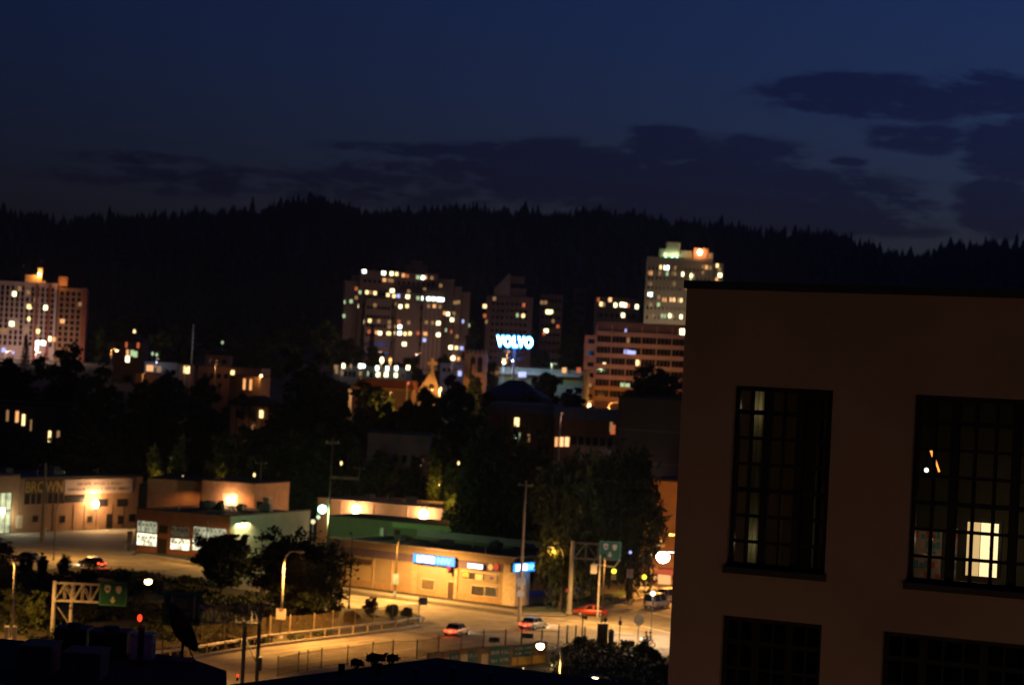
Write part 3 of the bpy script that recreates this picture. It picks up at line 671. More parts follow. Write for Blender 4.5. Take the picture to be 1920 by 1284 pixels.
# ------------------------------------------------------------------ far towers and apartment blocks
wallL = mat('pale pink tower concrete', (.40, .31, .30), .9, .12, .15)
wallBr = brick('brown tower brick', (.28, .14, .08), (.24, .12, .07), (.2, .15, .1))
redbr = mat('dark red brick panel', (.20, .06, .035), .9, .2, .3)
wallDk = mat('taupe apartment wall', (.22, .165, .145), .9, .15, .12)
wallCr = mat('cream tower concrete', (.38, .34, .27), .9, .12, .15)
def tower_left():
    t, L_, H, w = bld('apartment_tower', 'warmly lit pink tower block at the left edge with a brown brick wing', 'apartment block', (-130,522,800), (108,532,806), 16, wallL, base=22)
    X = lambda px, py: uv(t, px, py)
    # brown wing
    xa, za = X(110,540); xb, zb = X(163,541); MB().box(xa, xb, -1.0, 15, 0, (za+zb)/2).build('brick_wing', wallBr, t)
    MB().box(xb-1.4, xb+.3, -1.3, -1.003, 0, (za+zb)/2+.3).build('corner_pier', redbr, t)
    for px in (70, 94):
        x, z = X(px, 535); MB().box(x-.5, x+.5, -.45, -.003, 0, z+.4).build('pier', redbr, t)
    # roof blocks
    def rb(name, pa, pb, m, y0=3, y1=9):
        a, b = X(*pa), X(*pb); MB().box(a[0], b[0], y0, y1, min(H, a[1]-1)-.5, (a[1]+b[1])/2).build(name, m, t)
    pent = mat('tan penthouse stucco', (.42, .28, .16), .9, .12, .4)
    rb('penthouse', (47,515), (76,516), pent, 1.5, 8); rb('chimney', (71,502), (79,503), pent, 1.2, 3); rb('chimney', (110,518), (127,519), wallBr, .2, 4); rb('penthouse', (76,526), (84,527), pent, 1.6, 6)
    mb = MB(); n = int(L_/2.35)
    for k in range(n): mb.box(L_*k/n+.05, L_*k/n+.5, -.16, -.003, 0, H-1.0)
    mb.build('ribs', mat('pale rib concrete', (.42, .32, .28), .9, .1, .3), t)
    MB().box(0, L_, -.3, -.17, H-.7, H+.3).build('parapet', wallL, t)
    pts = [(27,551,'Y'),(37,541,'d'),(55,575,'y',1.3),(86,577,'Y',1.2),(22,607,'Y',1.3),(31,609,'d'),(54,598,'y',.8),(71,621,'y',1.2),(92,635,'Y'),(101,636,'o'),(70,643,'W',1.3),(81,643,'W',1.6),(68,653,'W'),(50,617,'d',1.3),(7,656,'b'),(11,619,'d'),(4,619,'d'),(53,548,'d'),(66,562,'d',.8)]
    a = lit(t, pts, 1.3, 1.6, -.2)
    b = lit(t, [(154,652,'W'),(117,602,'o',1.4),(155,627,'y',.8),(150,570,'d')], 1.2, 1.5, -1.05)
    grid(t, L_*.55, L_-.6, H*.30, H-1.2, 11, 11, .95, 1.5, a, -.2, 80)
    grid(t, xa+.4, xb-1.6, H*.30, H-2.2, 4, 10, 1.1, 1.4, b, -1.05, 14)
    q = uv(t, 74, 514, 1.0); lm = MB().ball((q[0], 1.0, q[1]), .38, 6).build('rooftop_lamp', lensWarm, t); point(t, (q[0]-.3, -.4, q[1]), 1700, (1, .48, .12), .3)
    point(t, (X(118,530)[0], -2, X(118,530)[1]), 500, (1, .4, .1), .3)
    for (px, py, pw) in ((20,640,3600),(75,640,5000),(135,648,3400)):
        x, z = X(px, py); l = street_light(['tall street lamp at the foot of the pink tower, near its left edge','street lamp at the foot of the pink tower below the two white windows','street lamp at the foot of the brown brick wing'][(px > 40)+(px > 100)], mw(t) @ Vector((x, -15, 2)), max(6, z-6), 1.5, 0, 0, warm, None)
        point(l, (0, -.5, max(6, z-6)+.5), pw, (1, .64, .50), .4)  # unseen lamp added to light the pink tower walls
tower_left()
def tower_right():
    t, L_, H, w = bld('apartment_tower', 'cream tower with many lit windows rising behind the office block', 'apartment block', (1214,480,800), (1336,489,797), 18, wallCr, base=26)
    X = lambda px, py, y=0: uv(t, px, py, y)
    xb, zb = X(1356,494); MB().box(L_+.003, xb, 1.2, 16, 0, zb).build('side_wing', wallCr, t)
    def rb(name, pa, pb, m, y0, y1):
        a, b = X(*pa, y0), X(*pb, y0); MB().box(a[0], b[0], y0, y1, H-.3, (a[1]+b[1])/2).build(name, m, t)
    rb('penthouse', (1236,466), (1249,467), wallCr, .8, 6); rb('penthouse', (1250,453), (1275,455), wallCr, 1.2, 8); rb('penthouse', (1276,469), (1300,472), wallCr, 1.5, 9); rb('penthouse', (1301,464), (1328,467), mat('rust red penthouse', (.3,.13,.08)), 1, 7); rb('penthouse', (1329,474), (1337,475), wallCr, 1, 7)
    mb = MB(); n = 17
    for k in range(n+1): x = L_*k/n; mb.box(x-.22, x+.22, -.18, -.003, 0, H-1)
    mb.build('ribs', wallCr, t); MB().box(-.1, L_+.1, -.2, -.003, H-.9, H+.25).build('parapet', wallCr, t)
    P = [(1240,501,'y'),(1250,502,'W',1.5),(1265,502,'d'),(1220,512,'o'),(1236,512,'d'),(1250,513,'g'),(1264,513,'d',1.3),(1279,514,'Y'),(1297,517,'Y'),(1296,526,'g'),(1319,511,'d'),(1219,532,'d'),(1263,532,'d'),(1219,552,'W',1.3),(1235,557,'d'),(1246,562,'o',1.2),(1261,562,'O',1.7),(1276,563,'y',1.1),(1220,571,'d',1.2),(1234,571,'g',1.2),(1244,592,'g',1.5),(1257,592,'Y',1.1),(1278,594,'Y',1.1),(1319,500,'d'),(1325,501,'o'),(1332,502,'d'),(1287,540,'d'),(1312,560,'d'),(1224,592,'d')]
    a = lit(t, P, 1.15, 1.45, -.1); b = lit(t, [(1350,516,'Y',1.2),(1350,533,'W',1.2),(1344,524,'o',.9),(1349,505,'d'),(1345,498,'y',.8)], 1.1, 1.4, 1.15)
    grid(t, .3, L_-.3, 8, H-2.2, 16, 11, .8, 1.2, a, -.05, 70)
    for (px, py) in ((1248,484), (1260,484), (1269,481)):
        x, z = X(px, py); MB().box(x-.15, x+.15, .1, .4, H+.003, H+.4).build('uplight', lensG, t); point(t, (x, .3, H+1.2), 150, (.75, 1, .55), .2)
    x, z = X(1312, 473); MB().ball((x, .4, z), .75, 6, 1.2).build('rooftop_lamp', lensWarm, t); point(t, (x, -.6, z), 1500, (1, .45, .15), .3)
    for k, (px, pw) in enumerate(((1222, 3400), (1268, 3400), (1330, 3400))):
        x = X(px, 600)[0]; l = street_light('street lamp at the foot of the cream tower, hidden by the office roof, number %d from the left edge' % (k+1) if 0 else ['street lamp at the foot of the cream tower by its left corner', 'street lamp at the foot of the cream tower by its middle', 'street lamp at the foot of the cream tower by its side wing'][k], mw(t) @ Vector((x, -16, 1)), 14, 1.5, 0, 0, warm)
        point(l, (0, -.5, 15), pw, (1, .72, .45), .4)  # added for the warm light on the cream walls, lamp unseen
tower_right()
def big_apartment():
    t, L_, H, w = bld('apartment_building', 'wide stepped taupe apartment block with dozens of lit windows below the hill', 'apartment block', (676,506,900), (822,514,904), 16, wallDk, base=25)
    X = lambda px, py, y=0: uv(t, px, py, y)
    def vol(name, pa, pb, y0, y1, m=wallDk):
        a, b = X(*pa, y0), X(*pb, y0); h = (a[1]+b[1])/2; MB().box(min(a[0], b[0]), max(a[0], b[0]), y0, y1, 0, h).build(name, m, t)
        MB().box(min(a[0], b[0])-.15, max(a[0], b[0])+.15, y0-.2, y1+.1, h+.002, h+.35).build('cornice', mat('apartment cornice', (.26, .2, .18)), t)
    vol('left_wing', (647,530), (675,527), 2, 14); vol('left_shoulder', (662,518), (676,518), 3, 13); vol('right_wing', (823,522), (852,528), 2, 14); vol('right_shoulder', (852.5,538), (866,541), 3, 13); vol('far_wing', (866.5,548), (882,551), 4, 12)
    vol('front_bay', (686,562), (735,562), -4, -.01); vol('front_bay', (745,552), (790,550), -3, -.01); vol('front_bay', (795,545), (832,547), -3.5, -.01)
    vol('penthouse', (762,499), (772,499), 4, 10); vol('penthouse', (775,491), (791,492), 4, 10); vol('penthouse', (791.5,500), (802,501), 4, 10)
    mb = MB()
    for px in (796, 804, 812, 820, 828): x, z = X(px, 552, -3.5); mb.box(x-.3, x+.3, -3.75, -3.503, 0, z)
    mb.build('pilasters', mat('pale pilaster', (.34, .26, .24)), t)
    z2 = [(812,115,'W',1.2),(958,128,'W',1.2),(1017,132,'Y'),(1055,135,'y'),(1105,145,'o'),(1135,150,'r'),(1217,160,'g',1.3),(1252,162,'W'),(1272,162,'o',.8),(1318,165,'d'),(963,180,'o',1.1),(1000,182,'d'),(1020,185,'d'),(1385,222,'d'),(1265,253,'d'),(1022,260,'Y',1.3),(780,272,'g',.8),(832,272,'y'),(857,272,'d'),(893,278,'y'),(990,292,'y'),(1035,300,'y'),(1068,300,'b'),(1138,305,'Y',1.2),(1215,315,'g'),(1257,318,'W',1.2),(1295,320,'W',1.2),(1333,322,'W',1.1),(1370,325,'W',1.2),(1396,327,'W',1.2),(892,368,'d'),(1083,378,'Y'),(1133,375,'y'),(1337,375,'o'),(1380,380,'d'),(1368,503,'Y',1.2),(853,485,'y'),(815,492,'y',.8),(920,488,'d'),(1078,530,'W',1.2),(1052,530,'o'),(1278,497,'d'),(848,567,'r'),(905,572,'o'),(930,578,'Y',1.1),(995,580,'y',1.4),(1048,578,'y'),(1077,578,'W',1.2),(1118,583,'y'),(1155,580,'y'),(1215,578,'r'),(1270,583,'o',1.3),(1367,590,'Y',1.2),(1263,630,'b'),(1112,660,'Y',1.3),(1250,710,'Y',1.1),(1000,530,'d'),(1000,495,'d'),(1072,492,'r'),(1325,500,'d'),(1145,265,'d'),(1055,360,'d'),(1145,500,'d'),(1295,375,'d')]
    zs = [(713,340,'g'),(778,377,'Y'),(1415,428,'o'),(1440,435,'Y'),(1470,478,'Y',1.1),(1495,350,'d',1.4),(1520,345,'d'),(660,450,'g',.8),(752,312,'d'),(752,245,'r'),(665,345,'g',.5),(1485,430,'d'),(1553,490,'b',.6),(1460,685,'Y',1.2),(1503,688,'y',1.1),(1542,690,'b',1.1),(1585,692,'b',.8),(1477,767,'Y',1.3),(1518,770,'o'),(1508,603,'d'),(1425,555,'g',.5),(1465,567,'r',.7),(1600,520,'g',.4),(1400,822,'b',.8)]
    def yof(px, py):
        if 686 < px < 735 and py > 563: return -4.05
        if 745 < px < 790 and py > 553: return -3.05
        if 795 < px < 832 and py > 547: return -3.8
        return -.05
    av = []
    for zx, zy, *c in z2:
        px, py = 480+zx/4, 480+zy/4; av += lit(t, [(px, py, *c)], 1.25, 1.45, yof(px, py))
    for zx, zy, *c in zs: px, py = 480+zx/4, 480+zy/4; lit(t, [(px, py, *c)], 1.25, 1.45, 1.95 if 646 < px < 852 and not 676 < px < 822 else (2.9 if px < 867 else 3.9) if px > 822 else -.05)
    grid(t, 1, L_-1, 14, H-2, 15, 6, 1.1, 1.2, av, -.05, 6)
    a = X(686,563,-4)[0]; b = X(735,563,-4)[0]; zt = X(700,566,-4)[1]; grid(t, a+.4, b-.4, 6, zt-.5, 7, 7, 1.0, 1.3, av, -4.05, 4)
    for k, (px, pw, py) in enumerate(((700, 2300, 700), (770, 2300, 700), (835, 1900, 700))):
        x = X(px, 650)[0]; l = street_light(['street lamp in front of the stepped apartment block, below its left bay', 'street lamp in front of the stepped apartment block, below its middle', 'street lamp in front of the stepped apartment block, below its right wing'][k], mw(t) @ Vector((x, -26, 0)), 12, 1.5, 0, 0, warm)
        point(l, (0, -.5, 12.6), pw, (1, .60, .45), .4)  # unseen source put in to light the stepped facade
big_apartment()
def far_misc():
    # dim block with a sloping crest wall
    t, L_, H, w = bld('apartment_building', 'dim apartment block topped by a pointed sloping wall above the blue sign', 'apartment block', (913,553,930), (1000,558,930), 14, wallDk, base=28)
    a = uv(t, 927, 541); b = uv(t, 956, 513); c = uv(t, 957, 545); MB().poly([(a[0], H-.2), (c[0], H-.2), (b[0]+.3, b[1]), (b[0]-.6, b[1]-.2), (a[0], a[1])], 0.5, 1.6).build('sloping_crest', mat('pale crest wall', (.36, .30, .27)), t)
    d = uv(t, 958, 536); e = uv(t, 987, 541); MB().box(d[0], e[0], 1.7, 9, H-.2, e[1]).build('penthouse', wallDk, t)
    d = uv(t, 958, 516); e = uv(t, 984, 518); MB().box(d[0], e[0], 3, 9, e[1]-3, e[1]).build('roof_block', wallDk, t)
    lit(t, [(909+0,574,'y',1.2),(909,592,'r'),(927,560,'d'),(982,572,'r'),(981,592,'y'),(970,591,'g',.7),(912,603,'d',.7)], 1.3, 1.6, -.06)
    grid(t, 2, L_-2, 8, H-2, 8, 9, 1.2, 1.3, (), -.03, 40)
    mb = MB(); 
    for k in range(9): mb.box(L_*.45, L_*.75, -.9, -.06, 9+2.9*k, 9.25+2.9*k)
    mb.build('balconies', wallDk, t)
    l = street_light('street lamp below the dim block with the pointed crest', mw(t) @ Vector((L_*.5, -25, 0)), 12, 1.5, 0); point(l, (0, 0, 12.6), 900, (1, .6, .5), .4)  # unseen lamp added for the light on this dim block
    t, L_, H, w = bld('apartment_building', 'dim dark tower with a broad yellow window beside the pointed-crest block', 'apartment block', (1014,552,940), (1056,552,940), 12, wallDk, base=28)
    lit(t, [(1016,567,'d'),(1023,567,'d'),(1029,585,'Y',1.8),(1024,620,'Y',1.3),(1020,625,'r'),(1037,602,'d',.8),(1046,612,'r'),(1030,584,'y',2.4)], 1.3, 1.5, -.06); grid(t, .5, L_-.5, 8, H-1, 5, 8, 1.2, 1.2, (), -.03, 40)
    t, L_, H, w = bld('apartment_building', 'faint narrow tower left of the hillside houses', 'apartment block', (1078,540,960), (1100,541,960), 12, wallDk, base=28); grid(t, .5, L_-.5, 10, H-1, 3, 8, 1.1, 1.3, (), -.04, 24)
    t, L_, H, w = bld('hillside_house', 'dark house row with warm lit windows behind the office roof', 'house', (1118,556,850), (1200,560,850), 10, wallDk, base=30)
    lit(t, [(1122,562,'r',.8),(1127,570,'y'),(1132,571,'d'),(1144,562,'O',1.1),(1154,572,'Y'),(1166,571,'Y',1.3),(1172,572,'Y',1.1),(1178,573,'r'),(1194,575,'Y'),(1168,591,'Y',1.1)], 1.1, 1.6, -.06)
    MB().poly([(-.5, H+.002), (L_/2, H+2.0), (L_+.5, H+.002)], -.4, 10.4).build('roof', roofm, t)
    grid(t, 1, L_-1, 4, H-4, 7, 4, 1.1, 1.3, (), -.03, 28)
far_misc()
def office():
    orangeb = mat('tan office spandrel concrete', (.42, .27, .17), .85, .12, .3)
    frame = mat('brown office frame', (.16, .10, .07), .8, .2, .5)
    t, L_, H, w = bld('office_building', 'wide office block with stacked orange-lit concrete bands and dark window rows', 'office building', (1121,601,650), (1290,612,645), 18, frame, base=14)
    z0 = uv(t, 1200, 628)[1]; z1 = uv(t, 1200, 648.5)[1]; st = z0 - z1
    for k in range(7):
        z = z0 + st*.0 - st*k; mb = MB().box(0, L_, -.5, -.003, z-st*.2, z+st*.2); b_ = mb.build('spandrel', orangeb, t)
        if k < 6:
            n = 24; o = MB()
            for j in range(n): o.box(L_*j/n+.12, L_*(j+1)/n-.12, -.12, -.003, z-st*.78, z-st*.22)
            o.build('window_row', winD, t)
    mb = MB(); n = 6
    for k in range(n+1): x = L_*k/n; mb.box(x-.18, x+.18, -.62, -.503, 0, H-.8)
    mb.build('piers', orangeb, t)
    MB().box(-.2, L_+.2, -.7, .3, H-.9, H+.1).build('parapet', frame, t)
    # stair tower at the left end
    a, b = uv(t, 1097, 628, .4), uv(t, 1118, 629, .4); MB().box(a[0], b[0], .4, 9, 0, a[1]).build('stair_tower', orangeb, t)
    for k, py in enumerate((640, 662, 683, 703, 723, 742)):
        x, z = uv(t, 1109-k*.9, py, .3); win(t, x, z, 1.9, 1.3, 'g' if k in (3, 4) and 0 else 'D', .35)
    x, z = uv(t, 1104, 722, .3); win(t, x, z, 1.8, 1.1, 'd', .3); x, z = uv(t, 1101, 761, .3); win(t, x, z, 2.0, 1.6, 'W' if 0 else 'Y', .3)
    lit(t, [(1174,661,'b',.9),(1180,662,'b',.8),(1187,663,'b',1.1),(1174,622,'b',.5),(1178,638,'d',.5),(1195,680,'y',.6),(1199,682,'o',.6),(1133,685,'y',.7),(1281,622,'Y',1.4),(1168,723,'g',1.1),(1176,724,'g',1.1)], 1.4, 1.7, -.16)
    for k, (px, l) in enumerate(((1112, 'street lamp on the pavement below the office stair tower'), (1160, 'street lamp below the middle of the office block'), (1250, 'street lamp behind the dark tree, lighting the office bands'))):
        x = uv(t, px, 680)[0]; q = street_light(l, mw(t) @ Vector((x, -17, 2)), 8, 2, 0); point(q, (0, -1, 8.6), 1500, (1, .34, .08), .3)  # hidden lamps added to give the bands their orange light
    # the round bright lamp against the facade
    x, z = uv(t, 1209, 703, -6); p = mw(t) @ Vector((x, -6, 0)); p.z = Tz(p); lp = thing('street_lamp', 'round glowing yellow globe lamp against the lower office facade', 'street lamp', p, 0)
    zl = t.location.z + z - p.z; MB().tube([(0, 0, 0), (0, 0, zl-.5)], .09, 8).build('pole', poleG, lp); MB().ball((0, 0, zl), .62, 8).build('globe', emit('yellow globe glow', (1, .8, .35), 4), lp); point(lp, (0, -1, zl), 600, warm, .3)
office()
def sign_dealer():
    base = W(965, 700, 600); base.z = Tz(base); t = thing('illuminated_sign', 'glowing blue VOLVO letter sign on a post above the low dealership', 'sign', base, 0)
    a = uv(t, 930, 649); b = uv(t, 999, 650); h = uv(t, 965, 630)[1]-uv(t, 965, 650)[1]; c = uv(t, 965, 650)
    # separate letters, white-blue faces over wider blue letters that stand in for the halo
    full = b[0]-a[0]; adv = [0, .80, 1.72, 2.42, 3.22]; tot = 4.2; x0 = a[0]; sc = full/tot
    tiltz = 0
    glow = emit('cyan letter edge', (.0, .32, 1), 9); core = emit('white blue letter face', (.45, .9, 1), 16)
    o = text_mesh("VOLVO", h*1.0, glow, t, a[0], 0, c[1]-h*.02, 'letter_edge', bold=h*.10, ext=.12, fit=b[0]-a[0], space=1.12)
    text_mesh("VOLVO", h*.92, core, o, a[0]+.1, -.22, c[1]+h*.02, 'letter_face', bold=h*.035, ext=.06, fit=b[0]-a[0]-.2, space=1.16)
    mb = MB().box(a[0], b[0], .2, .4, c[1]+.2, c[1]+.4).box(a[0], b[0], .2, .4, c[1]+h*.7, c[1]+h*.8); mb.build('frame', darksteel, t)
    MB().tube([(c[0], .3, 0), (c[0], .3, c[1]+h*.7)], [.35, .25], 10).build('post', steel, t)
    point(t, (c[0], -2.5, c[1]+h*.5), 2500, (.03, .15, 1), 1.2)
    point(t, (c[0], 3, c[1]+h*.5), 5000, (.03, .15, 1), 1.2)
    # low dealership behind
    green = mat('pale green showroom wall', (.22, .25, .17), .85, .12, .3)
    t, L_, H, w = bld('car_showroom', 'long low showroom with pale green-lit walls under the blue sign', 'showroom', (936,692,615), (1094,690,612), 20, green, cap=.2)
    MB().box(.5, L_-.5, -2.2, -.01, H-1.9, H-1.2).build('canopy', mat('canopy fascia', (.3, .3, .27)), t)
    lit(t, [(976,702,'b',1.1),(982,702,'b',1.1),(1058,694,'o'),(1085,694,'r'),(945,677,'y',.8)], 1.2, 1.5, -2.25)
    for k, (px, py) in enumerate(((961, 675), (943, 678))):
        p = W(px, py+20, 606); p.z = Tz(p); h = W(px, py, 606).z - p.z; l = street_light(['white lot lamp directly under the blue letter sign', 'dim yellow lot lamp left of the blue letter sign post'][k], p, h, .8, 1.5, 0, warm, lensWarm if k else lensW, curved=False, headk=1.3 if not k else 1)
        point(l, (0, -1.2, h-1.6), 500, (.9, 1, .7), .2)
    x = uv(t, 1040, 700)[0]; l = street_light('green-tinted lot lamp in front of the showroom wall', mw(t) @ Vector((x, -9, 0)), H+1.5, 1, 0, 0, curved=False); point(l, (0, 0, H+1.2), 1100, (.75, 1, .5), .3)  # lot lamp added for the green light on the showroom
sign_dealer()

# ------------------------------------------------------------------ mid-distance buildings
def mid():
    pinkw = mat('pink stucco wall', (.26, .17, .14), .9, .15, .3); whitew = mat('white stucco wall', (.28, .28, .30), .85, .1, .3); orangew = mat('orange tan stucco', (.32, .19, .09), .9, .15, .4); tudor = mat('tan plaster wall', (.32, .2, .12), .9, .15, .5)
    def lamp_by(t, x, y, z, pw, label, col=sodium, lens=None, h=None, hk=1.4):  # most lamps without a lens are unseen, added to light the walls
        p = mw(t) @ Vector((x, y, 0)); p.z = Tz(p); zz = (t.location.z + z) - p.z
        l = street_light(label, p, zz, .7, 1.4, 0, col, lens, curved=False, headk=hk); point(l, (0, -.6, zz-.8), pw*.17, col, .2); return l
    t, L_, H, w = bld('low_house', 'white flat roofed house with a warm lit window among the trees', 'house', (271,679,540), (335,682,542), 9, whitew, cap=.12, capm=whitew)
    lit(t, [(281,690,'o',1.3),(298,692,'d',.8)], 1.3, 1.5, -.06); win(t, L_*.85, H-2.2, 1.2, 1.3, 'D', -.03); lamp_by(t, L_*.3, -4, H+1, 900, 'small lamp in front of the white flat roofed house', (.8, .8, 1))
    t, L_, H, w = bld('low_house', 'pink annex with a yellow lit doorway beside the white house', 'house', (336,683,541), (357,684,541), 8, pinkw, cap=.12)
    lit(t, [(350,693,'y',1.2)], 1.2, 1.8, -.06); lamp_by(t, L_*.7, -3, H-.6, 300, 'small lamp at the yellow doorway of the pink annex', warm)
    t, L_, H, w = bld('low_house', 'low pink building partly hidden under the trees below the white house', 'house', (254,698,520), (292,702,520), 8, pinkw, cap=.12); win(t, L_*.5, H-2, 1.3, 1.2, 'D'); lamp_by(t, L_*.5, -4, H, 500, 'small lamp in front of the low pink building')
    t, L_, H, w = bld('long_building', 'long low pink building with a small lit window on the slope', 'building', (372,684,550), (490,692,548), 10, pinkw, cap=.12)
    lit(t, [(436,700,'y',.9)], 1.0, 1.5, -.06); grid(t, 1, L_-1, H-3.2, H-1.6, 8, 1, 1.1, 1.2, (), -.03)
    lamp_by(t, L_*.35, -5, H+.5, 700, 'small lamp in front of the long pink building')
    t, L_, H, w = bld('storage_building', 'orange-lit blank building with two slit windows under the pink building', 'building', (431,703,520), (488,708,519), 10, orangew, cap=.15)
    lit(t, [(458,720,'o',.45),(470,721,'o',.45)], 1.2, 2.6, -.06)
    lamp_by(t, L_+.2, -1.5, H+.6, 1500, 'bright street lamp at the corner of the orange-lit building', sodium, lensS)
    t, L_, H, w = bld('hill_house', 'dim tan house low on the hillside behind the trees', 'house', (385,664,700), (430,668,700), 9, tudor); MB().poly([(-.5, H+.002), (L_/2, H+2), (L_+.5, H+.002)], -.4, 9.4).build('roof', roofm, t); grid(t, .5, L_-.5, H-3, H-1, 3, 1, 1.3, 1.2, (), -.03); lamp_by(t, L_*.3, -6, H-1, 120, 'faint lamp in front of the dim hillside house')
    # dark red house with green lit windows behind the pole lamp
    t, L_, H, w = bld('hill_house', 'dark brown house with pale green lit windows right of the pole lamp', 'house', (215,640,660), (268,643,660), 10, mat('dark brown siding', (.10, .06, .05)))
    MB().poly([(-.6, H+.002), (L_/2, H+3), (L_+.6, H+.002)], -.4, 10.4).build('roof', roofm, t)
    lit(t, [(248,662,'g',1.0),(254,664,'g',1.0),(239,661,'o',.6),(239,673,'Y',1.0),(259,647,'r',.7),(237,646,'r',.6)], 1.1, 1.8, -.06); win(t, L_*.15, H-2, 1.1, 1.3, 'D', -.03)
    p = W(207, 700, 640); p.z = Tz(p); h = W(207, 655, 640).z-p.z; l = street_light('orange street lamp on a pole left of the dark brown hillside house', p, h, .9, 0, 0, sodium, lensS, curved=False, headk=1.7); point(l, (.6, -.8, h-.8), 500, sodium, .2)
    for px, py, d, s, lb in ((264,586,1150,1.4,'lone yellow lamp high on the dark hillside'),(252,622,900,1.4,'orange lamp on the slope above the dark brown house'),(286,663,700,.9,'pale green lamp nearest the dark brown house'),(294,665,700,.9,'pale green lamp second from the dark brown house'),(417,642,800,.9,'faint green lamp far up the slope'),(5,657,760,1.1,'blue white lamp at the foot of the pink tower'),(25,661,760,.9,'faint blue lamp left of the small fir by the pink tower')):
        p = W(px, py, d); zb = Tz(p); o = thing('street_lamp', lb, 'street lamp', (p.x, p.y, zb), 0, None); h = max(2, p.z-zb); MB().tube([(0, 0, 0), (0, 0, h-.3)], .1, 6).build('pole', poleG, o)
        MB().ball((0, 0, h), .42*s, 6, 1.6).build('lamp', EM['Y' if py < 600 else 'y' if py < 630 else 'b' if px < 50 else 'g'], o)
    p = W(360, 662, 640); zb = Tz(p); h = W(361, 610, 640).z-zb; o = thing('flagpole', 'slim pale flagpole rising from the dark trees', 'flagpole', (p.x, p.y, zb)); MB().tube([(0, 0, 0), (0, 0, h)], [.22, .1], 8).build('pole', poleG, o); MB().ball((0, 0, h+.15), .2, 6).build('finial', poleG, o)
    point(o, (1, -8, h*.75), 700, (.7, .6, .5), .3)
    # tudor house
    t, L_, H, w = bld('tudor_house', 'tan half-timbered house with one lit window between dark trees', 'house', (432,760,440), (517,764,439), 10, tudor)
    mb = MB(); 
    for k in range(8): x = L_*k/7; mb.box(x-.1, x+.1, -.06, -.003, 0, H)
    mb.box(-.1, L_+.1, -.12, -.061, H-3.3, H-3.05).build('timbers', mat('dark timber', (.08, .05, .035)), t) if 0 else mb.build('timbers', mat('dark timber', (.08, .05, .035)), t)
    MB().poly([(-.6, H+.002), (L_*.5, H+2.2), (L_+.6, H+.002)], -.5, 10.5).build('roof', roofm, t)
    a = lit(t, [(490,776,'y',.75)], 1.0, 1.5, -.12); win(t, *uv(t, 455, 778), .9, 1.6, 'D', -.1); win(t, *uv(t, 447, 776), .8, 1.6, 'D', -.1); lamp_by(t, L_*.6, -4, H*.8, 420, 'yard lamp in front of the half-timbered house', (1, .5, .2))
    # dark apartment in the left trees
    t, L_, H, w = bld('dark_apartment', 'dark apartment house in the left trees with a few narrow lit windows', 'apartment block', (-90,752,430), (135,762,428), 12, mat('dark brown siding', (.10, .06, .05)), cap=.3)
    lit(t, [(14,779,'d',.6),(32,781,'o',.75),(44,787,'y',.7),(58,797,'d',.35),(56,834,'d',.35),(93,818,'y',.6),(109,818,'d',.7),(54,868,'d',.3)], .8, 2.2, -.06)
    grid(t, .5, L_-.5, 4, H-6, 10, 2, 1.0, 1.8, [(uv(t, 93, 818)), (uv(t, 109, 818)), (uv(t, 32, 785)), uv(t, 44, 787)], -.03, 20)
    # commercial row with white lamps
    t, L_, H, w = bld('shop_row', 'long shop row with bright white lights above a dark red roof', 'building', (625,684,640), (762,690,638), 12, mat('grey shop wall', (.17, .16, .15), .85, .15, .3), cap=.15)
    P = [(644,686,'Y'),(658,686,'d',.6),(676,686,'W',1.3),(707,690,'W'),(726,691,'W'),(743,690,'W',1.1),(709,702,'Y',1.2),(724,702,'Y',1.3),(742,703,'Y',1.1),(676,700,'d',1.2),(641,699,'d'),(630,688,'d',1.3),(765,689,'Y',1.2),(677,713,'g',.8),(631,696,'d'),(690,700,'g',.5)]
    lit(t, P, .85, 1.3, -.1); grid(t, .5, L_-.5, H-4.2, H-.8, 16, 1, 1.0, 1.6, [uv(t, p[0], p[1]) for p in P], -.03)
    for k, (px, py) in enumerate(((645, 690), (715, 692), (745, 692))):
        x = uv(t, px, py)[0]; lamp_by(t, x, -4, H+.6, 700, ['white lot lamp before the left end of the shop row', 'white lot lamp before the middle of the shop row', 'white lot lamp before the right end of the shop row'][k], (.9, .9, .75))
    p = W(678, 730, 600); zb = Tz(p); h = W(678, 686, 600).z-zb; o = util_pole('slender pole with a lamp in front of the shop row', (p.x, p.y, zb), W(674, 640, 600).z-zb, 1); MB().ball((.3, -.3, h), .4, 6, 1.4).build('lamp', EM['W'], o)
    for px, py, s, lb in ((716,675,1.2,'yellow lamp above the right part of the shop row'),(732,675,1.0,'orange lamp just right of the yellow lamp above the shop row')):
        p = W(px, py, 650); zb = Tz(p); h = p.z-zb; o = thing('street_lamp', lb, 'street lamp', (p.x, p.y, zb)); MB().tube([(0, 0, 0), (0, 0, h-.4)], .1, 6).build('pole', poleG, o); MB().ball((0, 0, h), .5*s, 6, 1.6).build('lamp', EM['Y' if px < 720 else 'o'], o)
        point(o, (0, -1, h), 1200, sodium, .2)
    # dark red roofed hall below it, with the long lit beam
    rt = mat('dark red roofing', (.16, .05, .03), .9, .2, .4)
    t, L_, H, w = bld('hall', 'low hall with a dark red roof and a long orange-lit eave', 'building', (663,728,560), (772,733,556), 14, mat('brown hall wall', (.2, .12, .07)))
    MB().poly([(-.5, H+.3), (.5, H+2.6), (L_-.5, H+2.6), (L_+.5, H+.3)], 1, 13).build('roof', rt, t); MB().box(-.6, L_+.6, -.6, .9, H+.002, H+.5).build('eave', orangew, t)
